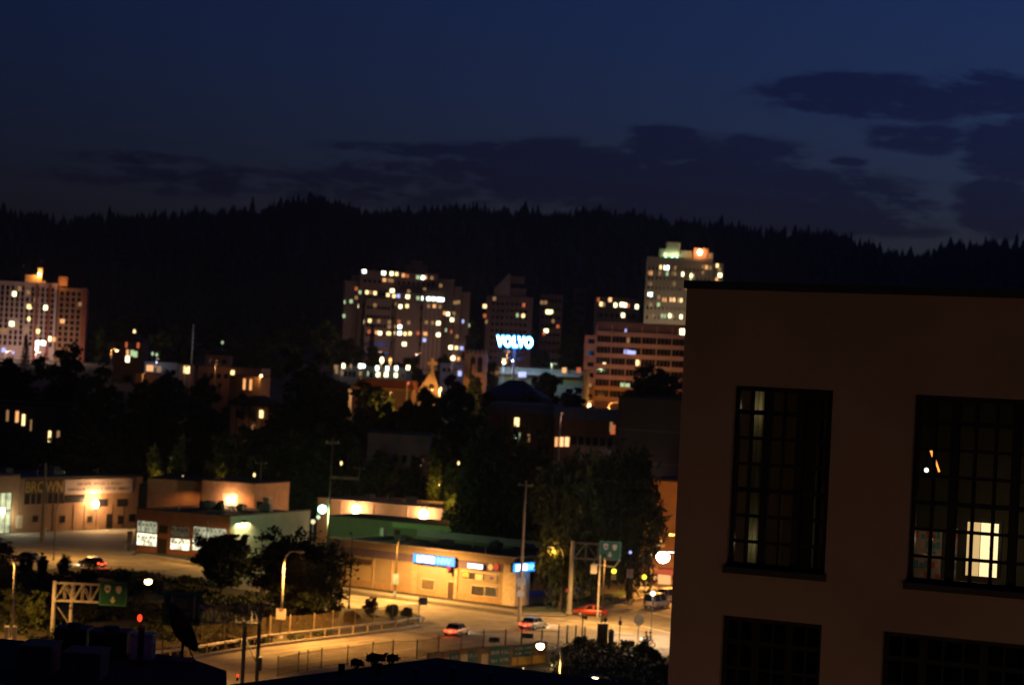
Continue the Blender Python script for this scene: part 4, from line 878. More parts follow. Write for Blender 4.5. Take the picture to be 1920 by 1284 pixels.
    lit(t, [(682,745,'d',1.2),(714,742,'d',.8)], 1.3, 1.5, -.06); q = uv(t, 764, 717, -3); lamp_by(t, q[0], -3.2, q[1], 60, 'tiny red traffic light lamp by the dark red roof', (1, .05, .03), emit('red beacon glow', (1, .05, .015), 1.6), hk=1.3)
    l = lamp_by(t, L_*.25, -5, H+.5, 1500, 'lamp lighting the long eave of the red-roofed hall', sodium); lamp_by(t, L_*.75, -6, H-.5, 1500, 'lamp lighting the trees before the red-roofed hall', (1, .5, .1))
    # lit white column with arm
    p = W(656, 766, 540); zb = Tz(p); h = W(657, 732, 540).z-zb; o = thing('lit_column', 'floodlit cream stone column at the left end of the hall eave', 'column', (p.x, p.y, zb)); MB().tube([(0, 0, 0), (0, 0, h*.9)], [.55, .4], 8).build('shaft', whitep, o); MB().ball((-.2, 0, h), .55, 6).build('finial', whitep, o); MB().box(-.8, .8, -.8, .8, 0, h*.3).build('plinth', concrete, o)
    point(o, (-.5, -4, h*.8), 450, sodium, .15)
    # church gable with cross
    p = W(803, 733, 560); zb = Tz(p)-1; t = thing('church', 'floodlit church gable topped by a stone cross rising from the trees', 'church', (p.x, p.y, zb), R(12)); hh = lambda px, py: uv(t, px, py)
    st = mat('pale church stone', (.36, .24, .13), .85, .15, .5); a = hh(785, 733); b = hh(822, 733); ap = hh(810, 700)
    MB().poly([(a[0], 0), (b[0], 0), (b[0], a[1]+1), (ap[0]+.6, ap[1]), (ap[0]-.6, ap[1]), (a[0], a[1]+.4)], 0, 1.0).build('gable', st, t); MB().poly([(a[0]+.3, a[1]), (ap[0], ap[1]-.4), (b[0]+.2, a[1]+.2)], 1.003, 16).build('roof', roofm, t)
    MB().tube([(ap[0], .5, ap[1]-.2), (ap[0], .5, ap[1]+1.2)], [.75, .35], 8).build('finial', st, t); cz = hh(811, 679)[1]
    MB().box(ap[0]-.36, ap[0]+.36, .2, .8, ap[1]+1, cz+1.0).box(ap[0]-1.25, ap[0]+1.25, .22, .78, cz-.7, cz+.05).build('cross', st, t); point(t, (ap[0]+3, -9, ap[1]+1), 3200, (1, .48, .13), .2)  # second light added, with no lamp, to brighten the cross
    MB().tube([(ap[0], -.02, ap[1]-3.5), (ap[0], .003, ap[1]-3.5)], .8, 12).build('round_window', winD, t)
    l = lamp_by(t, ap[0]+1, -7, a[1]+1, 19000, 'floodlight lamp before the church gable', (1, .48, .13))
    # orange tower with open arches
    t, L_, H, w = bld('bell_tower', 'orange floodlit square church tower with dark arched openings', 'tower', (871,661,600), (914,664,600), 8, st)
    for k, px in enumerate((887, 900)):
        x, z = uv(t, px, 678); MB().poly([(x-.7, z-3), (x+.7, z-3), (x+.7, z+.8), (x, z+1.6), (x-.7, z+.8)], -.05, .3).build('arch', black, t)
    mb = MB(); 
    for k in range(6): mb.box(L_*k/5.5-.1, L_*k/5.5+.5, -.25, .3, H+.002, H+.9)
    mb.build('battlement', st, t); x = L_*.42; MB().box(x-.35, x+.35, -.4, -.053, 2, H-3).build('buttress', st, t)
    lamp_by(t, L_*.35, -4, H-8, 2600, 'floodlight lamp before the orange church tower', (1, .42, .09))
    # low white buildings between church and tower
    t, L_, H, w = bld('low_house', 'low grey white building between the church cross and the orange tower', 'house', (826,680,650), (870,683,650), 8, whitew, cap=.12); lit(t, [(862,700,'b',.9)], 1.2, 1.5, -.06); grid(t, .5, L_-.5, H-3, H-1, 4, 1, 1.1, 1.2, (), -.03); lamp_by(t, L_*.5, -5, H, 160, 'small lamp before the low grey white building', (.8, .7, .7))
    # hipped dark blue roof house
    t, L_, H, w = bld('hip_roof_house', 'dark house under a wide bluish hipped roof', 'house', (905,742,500), (1012,746,498), 14, mat('dark brown siding', (.10, .06, .05))); bl = mat('dark blue slate roofing', (.07, .09, .17), .7, .2, .6)
    za = H; zb = uv(t, 955, 712, 5)[1]; MB().loft([[(-.8, -.8, za), (L_+.8, -.8, za), (L_+.8, 14.8, za), (-.8, 14.8, za)], [(L_*.38, 6, zb), (L_*.62, 6, zb), (L_*.62, 8, zb), (L_*.38, 8, zb)]]).build('roof', bl, t); grid(t, 1, L_-1, H-4, H-1.5, 5, 1, 1.2, 1.4, (), -.03)
    # dark brick apartment row with blue-ish roof
    bk = brick('dark red brick', (.16, .07, .05), (.12, .055, .04), (.12, .1, .09))
    t, L_, H, w = bld('brick_apartment', 'dark brick apartment row with a few warm lit windows above the big trees', 'apartment block', (915,772,430), (1040,777,428), 14, bk)
    MB().poly([(-.6, H+.002), (.6, H+1.9), (L_-.4, H+1.9), (L_+.4, H+.002)], -.5, 14.5).build('roof', bl, t)
    P = [(969,791,'y',.9),(966,819,'W',.8),(972,819,'g',.7),(966,847,'d',.5),(990,822,'d',.7)]; lit(t, P, 1.0, 1.7, -.06); grid(t, .4, L_-.6, 3, H-1, 8, 3, 1.0, 1.6, [uv(t, p[0], p[1]) for p in P], -.03)
    t, L_, H, w = bld('brick_apartment', 'brick apartment house with three bright lit panes in one window', 'apartment block', (1041,783,418), (1156,789,416), 14, bk); MB().poly([(-.4, H+.002), (.3, H+2.0), (L_-.3, H+2.0), (L_+.4, H+.002)], -.5, 14.5).build('roof', bl, t)
    P = [(1043,828,'o',.6),(1052,828,'O',1.05),(1063,828,'O',.95),(1149,805,'r',1.1),(1113,877,'d',.6),(1122,877,'o',.6),(1146,800,'d',.6)]; lit(t, P, .85, 1.8, -.06)
    grid(t, .4, L_-.4, 3, H-1, 8, 3, 1.0, 1.6, [uv(t, p[0], p[1]) for p in P[:5]], -.03)
    q = uv(t, 1117, 858, -5); lamp_by(t, q[0], -5, q[1], 120, 'single small white lamp above the big tree crowns', (1, 1, 1), lensW, hk=1.5)
    lamp_by(t, L_*.2, -9, H+1, 300, 'faint street lamp between the brick apartments and the trees', (1, .5, .4))
    # big blank wall
    t, L_, H, w = bld('blank_wall_building', 'tall blank brown building at the edge of the near loft', 'building', (1160,744,400), (1300,752,392), 18, mat('blank brown wall', (.17, .12, .10), .9, .15, .15), cap=.2); mb = MB()
    for k in range(1, 5): mb.box(0, L_, -.06, -.003, H*k/5, H*k/5+.15)
    mb.build('string_course', concrete, t); lamp_by(t, L_*.45, -8, 12, 900, 'yard lamp before the tall blank brown building', (.9, .65, .6))
    # the orange-lit brick wall next to the loft
    t, L_, H, w = bld('corner_building', 'orange-lit stucco building glimpsed between the big tree and the loft', 'building', (1200,899,335), (1300,905,330), 16, mat('orange stucco wall', (.42, .24, .13), .9, .15, .35), cap=.25); 
    win(t, L_*.55, 3.0, 2.2, 2.0, 'o', -.03); MB().box(L_*.2, L_*.95, -1.4, -.003, 3.6, 4.6).build('awning', mat('red awning cloth', (.35, .06, .04)), t); MB().box(L_*.25, L_*.9, -1.46, -1.403, 3.7, 4.4).build('sign_board', emit('red lit sign board', (1, .15, .06), .5), t)
    x, z = uv(t, 1228, 1083, -1.6); MB().ball((x, -1.6, z), .32, 6).build('sign_lamp', EM['o'], t)
    # long wall with the blank gable in mid dark area
    t, L_, H, w = bld('gabled_warehouse', 'dim grey warehouse end wall sloping down among the trees', 'building', (690,812,400), (806,816,400), 14, mat('grey purple wall', (.26, .22, .24), .9, .12, .4), cap=.12)
    grid(t, L_*.4, L_-.5, H-6, H-3, 4, 1, .9, 1.6, (), -.03); MB().poly([(L_*.1, 0), (L_*.1, H-1.5), (L_*.95, H-7), (L_*.95, 0)], -5, -4.9) ; lamp_by(t, L_*.9, -8, H-4, 300, 'lamp among the trees by the dim grey warehouse', (1, .5, .25))
mid()

# ------------------------------------------------------------------ near buildings
def clutter(t, x0, x1, y0, y1, z, n, seed):
    q = random.Random(seed)
    for k in range(n):
        x = x0+(x1-x0)*(k+.2+.6*q.random())/n; y = y0+(y1-y0)*q.random(); kd = k % 3
        if kd == 0:
            w, d, h = .5+q.random()*.7, .5+.4*q.random(), .6+.6*q.random(); u = MB().box(x-w, x+w, y-d, y+d, z+.15, z+.15+h).build('roof_unit', mat('grey roof unit', (.2, .2, .2), .6, .2, 2), t)
            MB().box(x-w*.9, x+w*.9, y-d*.8, y+d*.8, z, z+.149).build('stand', darksteel, u); MB().tube([(x, y, z+.152+h), (x, y, z+.25+h)], d*.7, 12).build('fan', darksteel, u)
        elif kd == 1: MB().tube([(x, y, z), (x, y, z+.9), (x+.2, y-.1, z+1.05)], .1, 8).build('vent_pipe', steel, t)
        else: MB().box(x-1.4, x+1.4, y-.15, y+.15, z+.2, z+.5).build('duct', mat('grey roof unit', (.2, .2, .2)), t)
def near_left():
    br = mat('brown garage stucco', (.40, .24, .14), .9, .15, .4)
    A = G(34, 998); B = G(263, 987.5); zt = 9.1; yaw = math.atan2(B.y-A.y, B.x-A.x)
    t = thing('garage_building', 'brown two storey garage with painted lettering and a white banner', 'garage', A, yaw); L_ = (B-A).length
    MB().box(0, L_, 0, 16, 0, zt).build('wall', br, t); MB().box(-.1, L_+.1, -.12, 16.1, zt+.002, zt+.28).build('parapet', darksteel, t)
    P = lambda px, py: uv(t, px, py)
    dk = mat('dark shop glass', (.03, .028, .03), .2, .1, 3)
    a, b = P(46, 926), P(118, 943); pn = MB().box(a[0], b[0], -.08, .02, b[1], a[1]).build('window_band', dk, t); mb = MB()
    for k in range(1, 7): x = a[0]+(b[0]-a[0])*k/7; mb.box(x-.06, x+.06, -.14, -.083, b[1], a[1])
    mb.build('mullions', br, pn); a, b = P(122, 928), P(158, 941); MB().box(a[0], b[0], -.08, .02, b[1], a[1]).build('window_band', dk, t)
    # black board with the big painted letters
    a, b = P(47, 899), P(118, 924); MB().box(a[0], b[0], -.1, .0, b[1], a[1]).build('sign_board', mat('brown sign board', (.12, .065, .03)), t)
    text_mesh("BROWN", (a[1]-b[1])*.76, mat('yellow painted letter', (.5, .34, .09), .7, .2, 2), t, a[0]+.12, -.12, b[1]+.28, 'lettering', bold=.05, fit=b[0]-a[0]-.25)
    a, b = P(121, 899), P(247, 923); bn = MB().box(a[0], b[0], -.14, -.02, b[1], a[1]).build('banner', mat('pale pink banner cloth', (.62, .50, .46), .85, .08, 1), t)
    h = a[1]-b[1]; ink = mat('grey banner ink', (.2, .14, .12)); w = b[0]-a[0]
    scribble(ink, bn, a[0]+w*.18, a[0]+w*.82, b[1]+h*.58, h*.2, -.15, seed=3, words=(8, 7, 1, 6)); scribble(ink, bn, a[0]+w*.05, a[0]+w*.95, b[1]+h*.22, h*.2, -.15, seed=4, words=(10, 7, 1, 7, 7))
    a, b = P(140, 874+8), P(160, 888); 
    MB().box(a[0], b[0], 5, 6.5, zt+.003, zt+.9).build('roof_hatch', mat('pale hatch metal', (.5, .55, .5)), t)
    for px0, px1, py0, py1, nm in ((184,201,936,948,'window'),(220,238,936,948,'window'),(200,208,964,989,'door'),(221,230,967,981,'window'),(242,252,964,976,'window'),(62,70,967,977,'vent'),(113,121,967,978,'vent'),(164,172,968,978,'vent')):
        a, b = P(px0, py0), P(px1, py1); f = MB().box(a[0]-.08, b[0]+.08, -.06, .02, b[1]-.08, a[1]+.08).build(nm, mat('dark brown frame', (.09, .05, .035)), t); MB().box(a[0], b[0], -.09, -.063, b[1], a[1]).build('pane' if nm != 'door' else 'leaf', dk, f)
    mb = MB(); 
    for px in (100, 137, 158, 181, 211, 232): x = P(px, 960)[0]; mb.box(x-.07, x+.07, -.07, -.003, 0, P(px, 945)[1])
    mb.build('downpipes', mat('dark brown frame', (.09, .05, .035)), t)
    a, b = P(30, 966), P(41, 990); MB().box(a[0], b[0], -.1, .0, b[1], a[1]).build('notice_board', mat('cream notice board', (.6, .5, .36)), t)
    for k, px in enumerate((160, 166, 172, 178)): 
        x, z = P(px, 989); MB().tube([(x, -.6, 0), (x, -.6, z+.4)], .12, 6).build('bollard', mat('yellow post paint', (.6, .45, .12)), t)
    x, z = P(173, 944); MB().tube([(x, 0, z+.7), (x, -.5, z+.7), (x, -.7, z+.35)], .05, 6).build('lamp_bracket', darksteel, t)
    MB().ball((x, -.75, z), .55, 8, 1.3).build('wall_lamp', lensWarm, t); spot(t, (x, -1.15, z+.3), 6500, (1, .52, .17), 165, .5); point(t, (x, -1.6, z+.4), 2600, (1, .55, .24), .2)  # lamp ball enlarged to carry its bloom
    clutter(t, 1, L_-1, 3, 9, zt+.29, 6, 3)
    # neighbour with the bright shopfront at the left edge
    A2 = G(-60, 1003); yaw2 = math.atan2(A.y-A2.y, A.x-A2.x); t2 = thing('workshop_building', 'workshop at the left edge with a bright pale green lit doorway', 'workshop', A2, yaw2); L2 = (Vector((A.x, A.y, 0))-A2).length*.985
    MB().box(0, L2, 0, 14, 0, 9.6).build('wall', br, t2); MB().box(-.1, L2+.1, -.12, 14.1, 9.602, 9.9).build('parapet', darksteel, t2)
    a, b = uv(t2, -20, 925), uv(t2, 17, 999); d = MB().box(a[0], b[0], -.1, 0, .1, a[1]).build('glass_front', emit('pale green shopfront light', (.85, .9, .5), .75, noise=.5), t2)
    mb = MB(); 
    for k in range(5): x = a[0]+(b[0]-a[0])*k/4; mb.box(x-.08, x+.08, -.16, -.103, .1, a[1])
    mb.box(a[0], b[0], -.17, -.161, a[1]*.55, a[1]*.58); mb.build('frame', darksteel, d); point(t2, (b[0]-.6, -1.4, 3), 350, (1, .95, .6), .3)
    MB().ball((uv(t2, 2, 957)[0], -.4, uv(t2, 2, 957)[1]), .35, 6, 1.4).build('wall_lamp', lensWarm, t2)
    # red brick front with lit windows
    rb = brick('red brown brick', (.30, .12, .07), (.26, .10, .06), (.22, .16, .12))
    A = G(253, 1032.5); zt = 6.7; K = W(430, 969, 337); K.z = 0; yaw = math.atan2(K.y-A.y, K.x-A.x); L_ = (K-A).length
    t = thing('shop_building', 'low red brick shop with brightly lit display windows and a green-lit side wall', 'shop', A, yaw)
    P = lambda px, py: uv(t, px, py)
    MB().box(0, L_, 0, .4, 0, zt).build('wall', rb, t); gr = mat('pale side wall paint', (.50, .52, .42), .85, .12, .5)
    MB().box(L_-.4, L_, .4, 25, 0, zt).build('side_wall', gr, t); MB().box(0, .4, .4, 25, 0, zt).build('side_wall', rb, t)
    MB().box(.4, L_-.4, .4, 25, zt-.5, zt-.3).build('roof', roofm, t); MB().box(-.08, L_+.08, -.08, .45, zt+.002, zt+.2).build('parapet', darksteel, t); MB().box(L_-.42, L_+.08, .46, 25.1, zt+.002, zt+.2).build('parapet', darksteel, t)
    shelf = emit('bright shop window light', (1, .93, .62), 1.7, noise=.9); shelf2 = emit('upper shop window light', (.95, .95, .6), .45, noise=.9); dim = emit('dim shop window light', (.9, .8, .5), .05, noise=2)
    for x0, x1, y0, y1, mm, l in ((259,294,977,997,shelf2,0),(258,293,1000,1022,shelf,0),(322,355,987,1006,dim,0),(321,355,1010,1030,shelf,0),(364,424,989,1009,shelf2,0),(362,424,1011,1033,shelf,0)):
        a, b = P(x0, y0), P(x1, y1); dz = P(x1, y0)[1]-a[1]; zt_, zb_ = (a[1]+P(x1, y0)[1])/2, b[1]; zb_ = (P(x0, y1)[1]+b[1])/2
        f = MB().box(a[0]-.1, b[0]+.1, -.06, .1, zb_-.1, zt_+.1).build('window', mat('dark red window frame', (.1, .045, .03)), t); MB().box(a[0], b[0], -.09, -.063, zb_, zt_).build('pane', mm, f); mb = MB()
        n = max(3, round((b[0]-a[0])/.75))
        for k in range(1, n): x = a[0]+(b[0]-a[0])*k/n; mb.box(x-.035, x+.035, -.12, -.093, zb_, zt_)
        for k in range(n):
            x = a[0]+(b[0]-a[0])*(k+.5)/n; mb.box(x-.16, x+.12, -.118, -.094, zb_+(zt_-zb_)*.55, zb_+(zt_-zb_)*(.8+.1*(k % 3 == 0)))
        mb.build('goods', mat('silhouetted goods', (.05, .045, .03)), f)
    a, b = P(297, 1008), P(311, 1046); f = MB().box(a[0]-.1, b[0]+.1, -.06, .1, 0, a[1]).build('door', mat('dark red window frame', (.1, .045, .03)), t); MB().box(a[0], b[0], -.1, -.063, .1, a[1]-.1).build('leaf', dk, f); a, b = P(299, 984), P(314, 1000); MB().box(a[0], b[0], -.08, .02, b[1], a[1]).build('transom', dk, t)
    clutter(t, 2, L_-2, 4, 20, zt-.29, 8, 5)
    # downlight on the side wall
    y, z = ux(t, 455, 984, L_); MB().box(L_+.003, L_+.5, y-.5, y+.5, z+.6, z+.8).build('downlight', darksteel, t)
    for dy in (-1.3, 0, 1.3): spot(t, (L_+.55, y+dy, z+.55), 420, (1, .80, .36), 150, .3, size=.06)
    y, z = ux(t, 612, 1013, L_); p = mw(t) @ Vector((L_+1.2, 24.0, 0)); l = thing('globe_lamp', 'cream globe lamp on a short white post by the green wall', 'lamp', p, 0)
    hz = 5.2; MB().tube([(0, 0, 0), (0, 0, hz-.5)], .11, 8).build('post', whitep, l); MB().ball((0, 0, hz-.2), .38, 8).build('globe', emit('cream globe glow', (1, .85, .5), 1.1), l)
    # rooftop things
    q = W(405, 962, 350); q = mw(t).inverted() @ q; o = thing('roof_vent_unit', 'dark tilted skylight hood on the red brick shop roof', 'roof vent', mw(t) @ Vector((q.x, q.y, zt-.3)), yaw); MB().poly([(-1, 0), (1, 0), (1.1, 1.9), (.8, 1.9)], -.4, .6).build('hood', darksteel, o); MB().box(-1.2, 1.3, -.5, .7, -.01, .12).build('curb', concrete, o)
    for px, py, l_ in ((500, 948, 'pale square roof turret on the brick shop roof'), (488, 953, 'squat dark roof vent beside the pale turret')):
        q = mw(t).inverted() @ W(px, py+10, 362); o = thing('roof_turret', l_, 'roof vent', mw(t) @ Vector((q.x, q.y, zt-.3)), yaw); hh = 1.9 if px == 500 else 1.2
        MB().box(-.5, .5, -.5, .5, 0, hh).build('housing', concrete if px == 500 else darksteel, o); MB().box(-.6, .6, -.6, .6, hh+.002, hh+.1).build('cap', steel, o)
    # brick house with the wall lamp behind
    t, L_, H, w = bld('brick_house', 'orange-lit brick building with one wall lamp behind the shop roof', 'building', (380,900,368), (478,907,364), 12, mat('tan orange brick', (.40, .22, .13), .9, .2, .8), base=0, cap=.15)
    x, z = uv(t, 433, 936); f = MB().box(x-1.6, x+1.2, -.05, 0, z-1.0, z+1.0).build('window', mat('pale shutter', (.5, .4, .35)), t); MB().box(x-.1, x+.1, -.09, -.053, z-1, z+1).build('mullion', br, f)
    MB().ball((x, -.5, z), .45, 8).build('wall_lamp', lensWarm, t); MB().tube([(x, 0, z+.5), (x, -.5, z+.4)], .05, 6).build('lamp_bracket', darksteel, t); point(t, (x+.2, -1.3, z-.1), 800, (1, .55, .25), .2); spot(t, (x+2, -2.6, z+2), 900, sodium, 160, .6)
    t, L_, H, w = bld('brick_house', 'dim brown brick building with a step in front of a dark tree', 'building', (278,898,372), (377,901,371), 12, mat('tan orange brick', (.40, .22, .13)), base=0, cap=.15); MB().box(-1.8, -.003, 1, 11, 0, H*.9).build('lean_to', darksteel, t); grid(t, L_*.1, L_*.9, 2, 5, 3, 1, 1.2, 1.2, (), -.03); spot(t, (L_*.8, -3, H-1), 500, sodium, 160, .6)
near_left()
def near_centre():
    # peach wall building with two floodlights
    t, L_, H, w = bld('storage_building', 'long peach walled building with two bright round wall floodlights', 'building', (596,940,378), (878,953,362), 16, mat('peach stucco wall', (.50, .32, .21), .9, .12, .4), base=0, cap=.12, capm=mat('peach coping', (.5, .34, .24)))
    for px, py, pw in ((671, 954, 1700), (797, 964, 1900)):
        x, z = uv(t, px, py); MB().ball((x, -.6, z), .68, 8, 1.25).build('floodlight', lensWarm, t); MB().box(x-.35, x+.35, -.9, -.003, z+.62, z+.75).build('hood', darksteel, t); point(t, (x, -1.5, z), pw, (1, .55, .26), .25)  # floodlight balls made larger in place of bloom
    for px in (640, 700, 765, 830): x = uv(t, px, 950)[0]; MB().box(x-.12, x+.12, -.1, -.003, 0, H-.2).build('wall_rib', mat('peach coping', (.5, .34, .24)), t)
    clutter(t, 3, L_-3, 3, 10, H+.003, 7, 8)
    # green-lit annex with overhanging canopy
    gr = mat('pale green annex wall', (.20, .22, .14), .85, .12, .5)
    t, L_, H, w = bld('annex_building', 'low green-lit annex with a dark flat canopy in front of the peach wall', 'building', (618,968,348), (856,985,338), 10, gr, base=0)
    MB().box(0, L_, -.02, 9, H+.003, H+.12).build('roof', roofm, t); a = uv(t, 735, 985, -1.8); b = uv(t, 852, 994, -1.8); MB().box(a[0], b[0], -1.8, -.003, b[1]-.3, b[1]+.5).build('canopy', mat('green canopy fascia', (.32, .42, .2)), t)
    for px in (745, 790, 835): x = uv(t, px, 1000)[0]; MB().box(x-.5, x+.5, -.08, -.003, .3, b[1]-.8).build('window', dkglass, t)
    MB().box(L_+.003, L_+4.5, .5, 7, 0, H-.6).build('white_wing', mat('pale wing wall', (.5, .5, .52)), t)
    # the mercury lamp on the timber pole
    base = G(611, 1076); h = 31-base.y*(822-682)/F; o = util_pole('tall timber utility pole carrying the green-white lamp', base, h, 1, yaw=R(20))
    zl = uv(o, 605, 953)[1]; xl = uv(o, 605, 953)[0]; l = thing('mercury_lamp', 'green-white glowing mercury lamp hung from the tall timber pole', 'lamp', base + Vector((0, 0, zl)), 0)
    xl = -1.0; MB().tube([(0, 0, .3), (xl*.6, -.1, .5), (xl, -.15, .25)], .05, 6).build('bracket', steel, l); MB().ball((xl, -.15, -.1), .62, 8, .95).build('lens', lensG, l); MB().tube([(xl, -.15, .15), (xl, -.15, .42)], [.32, .12], 10).build('hood', steel, l)  # lens swollen to stand for the bloom around the lamp
    point(l, (xl, -.15, -1.2), 2900, (.60, 1, .36), .3)
    # smaller fixture under it on the green wall
    q = W(597, 969, 338); o = thing('wall_lamp', 'small pale lamp on the green wall below the mercury lamp', 'lamp', q, 0); MB().ball((0, 0, 0), .3, 6).build('lens', emit('pale green lamp glow', (.7, 1, .6), 1.3), o); MB().tube([(0, 0, .3), (0, .4, .4)], .05, 6).build('bracket', steel, o)
dkglass = mat('dark shop glass', (.03, .028, .03), .2, .1, 3)
near_centre()
def blue_shop():
    zt = 6.3; Lc = G(622, 1009, zt); Cc = G(964, 1047, zt); A = Vector((Lc.x, Lc.y, 0)); C_ = Vector((Cc.x, Cc.y, 0)); yaw = math.atan2(C_.y-A.y, C_.x-A.x); L_ = (C_-A).length; D = 17.0
    cream = mat('cream shop stucco', (.32, .25, .17), .88, .10, .5); t = thing('corner_shop', 'cream corner shop with glowing blue signs and a flat dark roof', 'shop', A, yaw); P = lambda px, py: uv(t, px, py)
    MB().box(0, L_, 0, .4, 0, zt).build('wall', cream, t); MB().box(L_-.4, L_, .4, 3.2, 0, zt).box(L_-.4, L_, 3.2, D, 0, 1.0).box(L_-.4, L_, 3.2, D, 4.2, zt).box(L_-.4, L_, D-.4, D, 1, 4.2).build('side_wall', cream, t); MB().box(0, .4, .4, D, 0, zt).build('side_wall', cream, t); MB().box(.4, L_-.4, D-.4, D, 0, zt).build('rear_wall', cream, t)
    MB().box(.4, L_-.4, .4, D-.4, zt-.6, zt-.4).build('roof', roofm, t)
    MB().box(-.25, L_+.25, -.25, .42, zt+.002, zt+.22).build('eave', mat('cream eave trim', (.55, .45, .33)), t); MB().box(L_-.42, L_+.25, .43, D+.2, zt+.002, zt+.22).build('eave', mat('cream eave trim', (.55, .45, .33)), t)
    MB().box(2, L_-3, D+.1, D+.5, zt-.5, zt+1.0).build('rear_parapet', mat('white painted parapet', (.52, .44, .46), .85, .12, .8), t)
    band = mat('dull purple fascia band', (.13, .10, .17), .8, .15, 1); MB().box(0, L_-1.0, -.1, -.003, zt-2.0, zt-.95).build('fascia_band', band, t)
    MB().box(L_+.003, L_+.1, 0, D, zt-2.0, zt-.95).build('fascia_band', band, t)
    for px, wd in ((778, 1.0), (856, .6), (610+44, .0), (700, .25), (735, .2)):
        if wd: x = P(px, 1080)[0]; MB().box(x-wd/2, x+wd/2, -.16, -.003, 0, zt-2.05).build('pilaster', mat('shaded pilaster stucco', (.40, .30, .21)), t)  # pilasters have a tan stucco of their own
    MB().box(L_-1.5, L_+.16, -.22, -.003, 0, zt-.9).build('corner_pier', mat('pale pier stucco', (.58, .48, .35)), t); MB().prism([(L_+.003, -.2), (L_+.6, -.2), (L_+.6, 3.0), (L_+.003, 3.0)], 0, 4.6).build('corner_pier', mat('pale pier stucco', (.58, .48, .35)), t)
    MB().box(0, L_, -.08, -.003, 0, .9).build('plinth', mat('brown plinth paint', (.36, .24, .14)), t)
    a, b = P(651, 1048), P(695, 1101); g = MB().box(a[0], b[0], -.06, .0, .0, a[1]).build('garage_door', mat('roller door paint', (.42, .32, .2), .7, .1, 2, stretch=(.2, 1, 8)), t); MB().box(a[0]-.3, b[0]+.1, -.4, -.09, a[1]-.3, a[1]+.3).build('lintel', mat('dark timber', (.08, .05, .035)), g); MB().box(a[0]-.35, a[0], -.12, -.061, 0, a[1]).build('jamb', mat('dark timber', (.08, .05, .035)), g)
    def opening(nm, x0, x1, y0, y1, m_=dkglass, fm=None, mul=0):
        a, b = P(x0, y0), P(x1, y1); z1 = (a[1]+P(x1, y0)[1])/2; z0 = (b[1]+P(x0, y1)[1])/2; f = MB().box(a[0]-.12, b[0]+.12, -.1, .0, z0-.12, z1+.12).build(nm, fm or mat('cream eave trim', (.55, .45, .33)), t)
        MB().box(a[0], b[0], -.14, -.103, z0, z1).build('pane', m_, f)
        if mul:
            mb = MB()
            for k in range(1, mul): x = a[0]+(b[0]-a[0])*k/mul; mb.box(x-.03, x+.03, -.17, -.143, z0, z1)
            mb.build('bars', mat('dark timber', (.08, .05, .035)), f)
        return f, a[0], b[0], z0, z1
    opening('window', 792, 814, 1086, 1104, mat('barred window glass', (.14, .11, .07)), None, 6); opening('door', 841, 850, 1090, 1122, mat('dark timber', (.08, .05, .035)))
    warmin = emit('amber interior through glass', (1, .45, .1), .22, noise=1.2)
    opening('window', 885, 907, 1098, 1115, emit('dim brown interior', (.9, .4, .15), .05, noise=1.5)); opening('window', 911, 930, 1100, 1117, emit('dim olive interior', (.6, .6, .3), .05, noise=1.5))
    f, xa, xb, za, zb = opening('display_window', 867, 935, 1074, 1087, emit('dim brown interior', (.9, .4, .15), .05)); w = xb-xa; hh = zb-za
    MB().box(xa+w*.02, xa+w*.2, -.18, -.145, za+hh*.2, za+hh*.9).build('poster', mat('mustard poster', (.5, .35, .12)), f); MB().box(xa+w*.38, xa+w*.58, -.18, -.145, za+hh*.05, za+hh*.85).build('poster', mat('cream poster', (.6, .5, .38)), f); MB().box(xa+w*.62, xa+w*.97, -.18, -.145, za, za+hh*.95).build('poster', emit('amber lit poster', (1, .42, .08), .5), f); MB().box(xa+w*.78, xa+w*.88, -.2, -.181, za+hh*.3, za+hh*.7).build('poster_mark', mat('purple ink', (.15, .06, .2)), f)
    # the signs: light boxes fixed on the building
    blue = emit('blue sign face', (.02, .28, 1), 2.6); bl2 = emit('pale blue sign lettering', (.22, .68, 1), 3.0); wh = emit('white sign lettering', (.95, .98, 1), 5)
    def box_sign(label, x0, y0, x1, y1, side=False, split=.5, nw=True, y2=None):
        if not side:
            a, b = P(x0, y0), P(x1, y1); z0, z1 = b[1], a[1]; dz = 0; xa, xb = a[0], b[0]; zc = ((P(x0, (y0+y2[0])/2)[1])+(P(x1, (y2[1]+y1)/2)[1]))/2; hh = abs(P(x0, y0)[1]-P(x0, y2[0])[1]); o = thing('illuminated_sign', label, 'sign', mw(t) @ Vector((xa, -.62, zc-hh/2)), yaw); w = xb-xa
        else:
            ya, z1 = ux(t, x0, y0, L_+.6); yb, z0 = ux(t, x1, y1, L_+.6); hh = 1.25; w = yb-ya; o = thing('illuminated_sign', label, 'sign', mw(t) @ Vector((L_+.95, ya, (z0+z1)/2-hh/2)), yaw+R(90))
        return o, w, hh
    def fill(o, w, h, k=1.0):
        MB().box(0, w, .02, .45, 0, h).build('cabinet', darksteel, o); f = MB().box(.05, w-.05, -.03, .017, .05, h-.05).build('face', blue, o)
        mb = MB(); n = 5; x0, x1 = w*.10, w*.52
        for j in range(n):
            x = x0+(x1-x0)*j/n; c = (x1-x0)/n; mb.box(x+.03*c, x+.36*c, -.05, -.033, h*.16, h*.84); mb.box(x+.36*c, x+.9*c, -.049, -.033, h*(.62 if j % 2 else .16), h*(.84 if j % 2 else .42)); mb.box(x+.62*c, x+.92*c, -.051, -.033, h*.2, h*.8)
        mb.build('lettering', wh, f)
        text_mesh("NW", h*.55, bl2, f, w*.58, -.05, h*.22, 'lettering', bold=.02, sx=1.25)
    o, w, h = box_sign('longer glowing blue light box sign on the shop front', 780, 1040, 858, 1060, y2=(1056, 1044)); h = 1.3; fill(o, w, h)
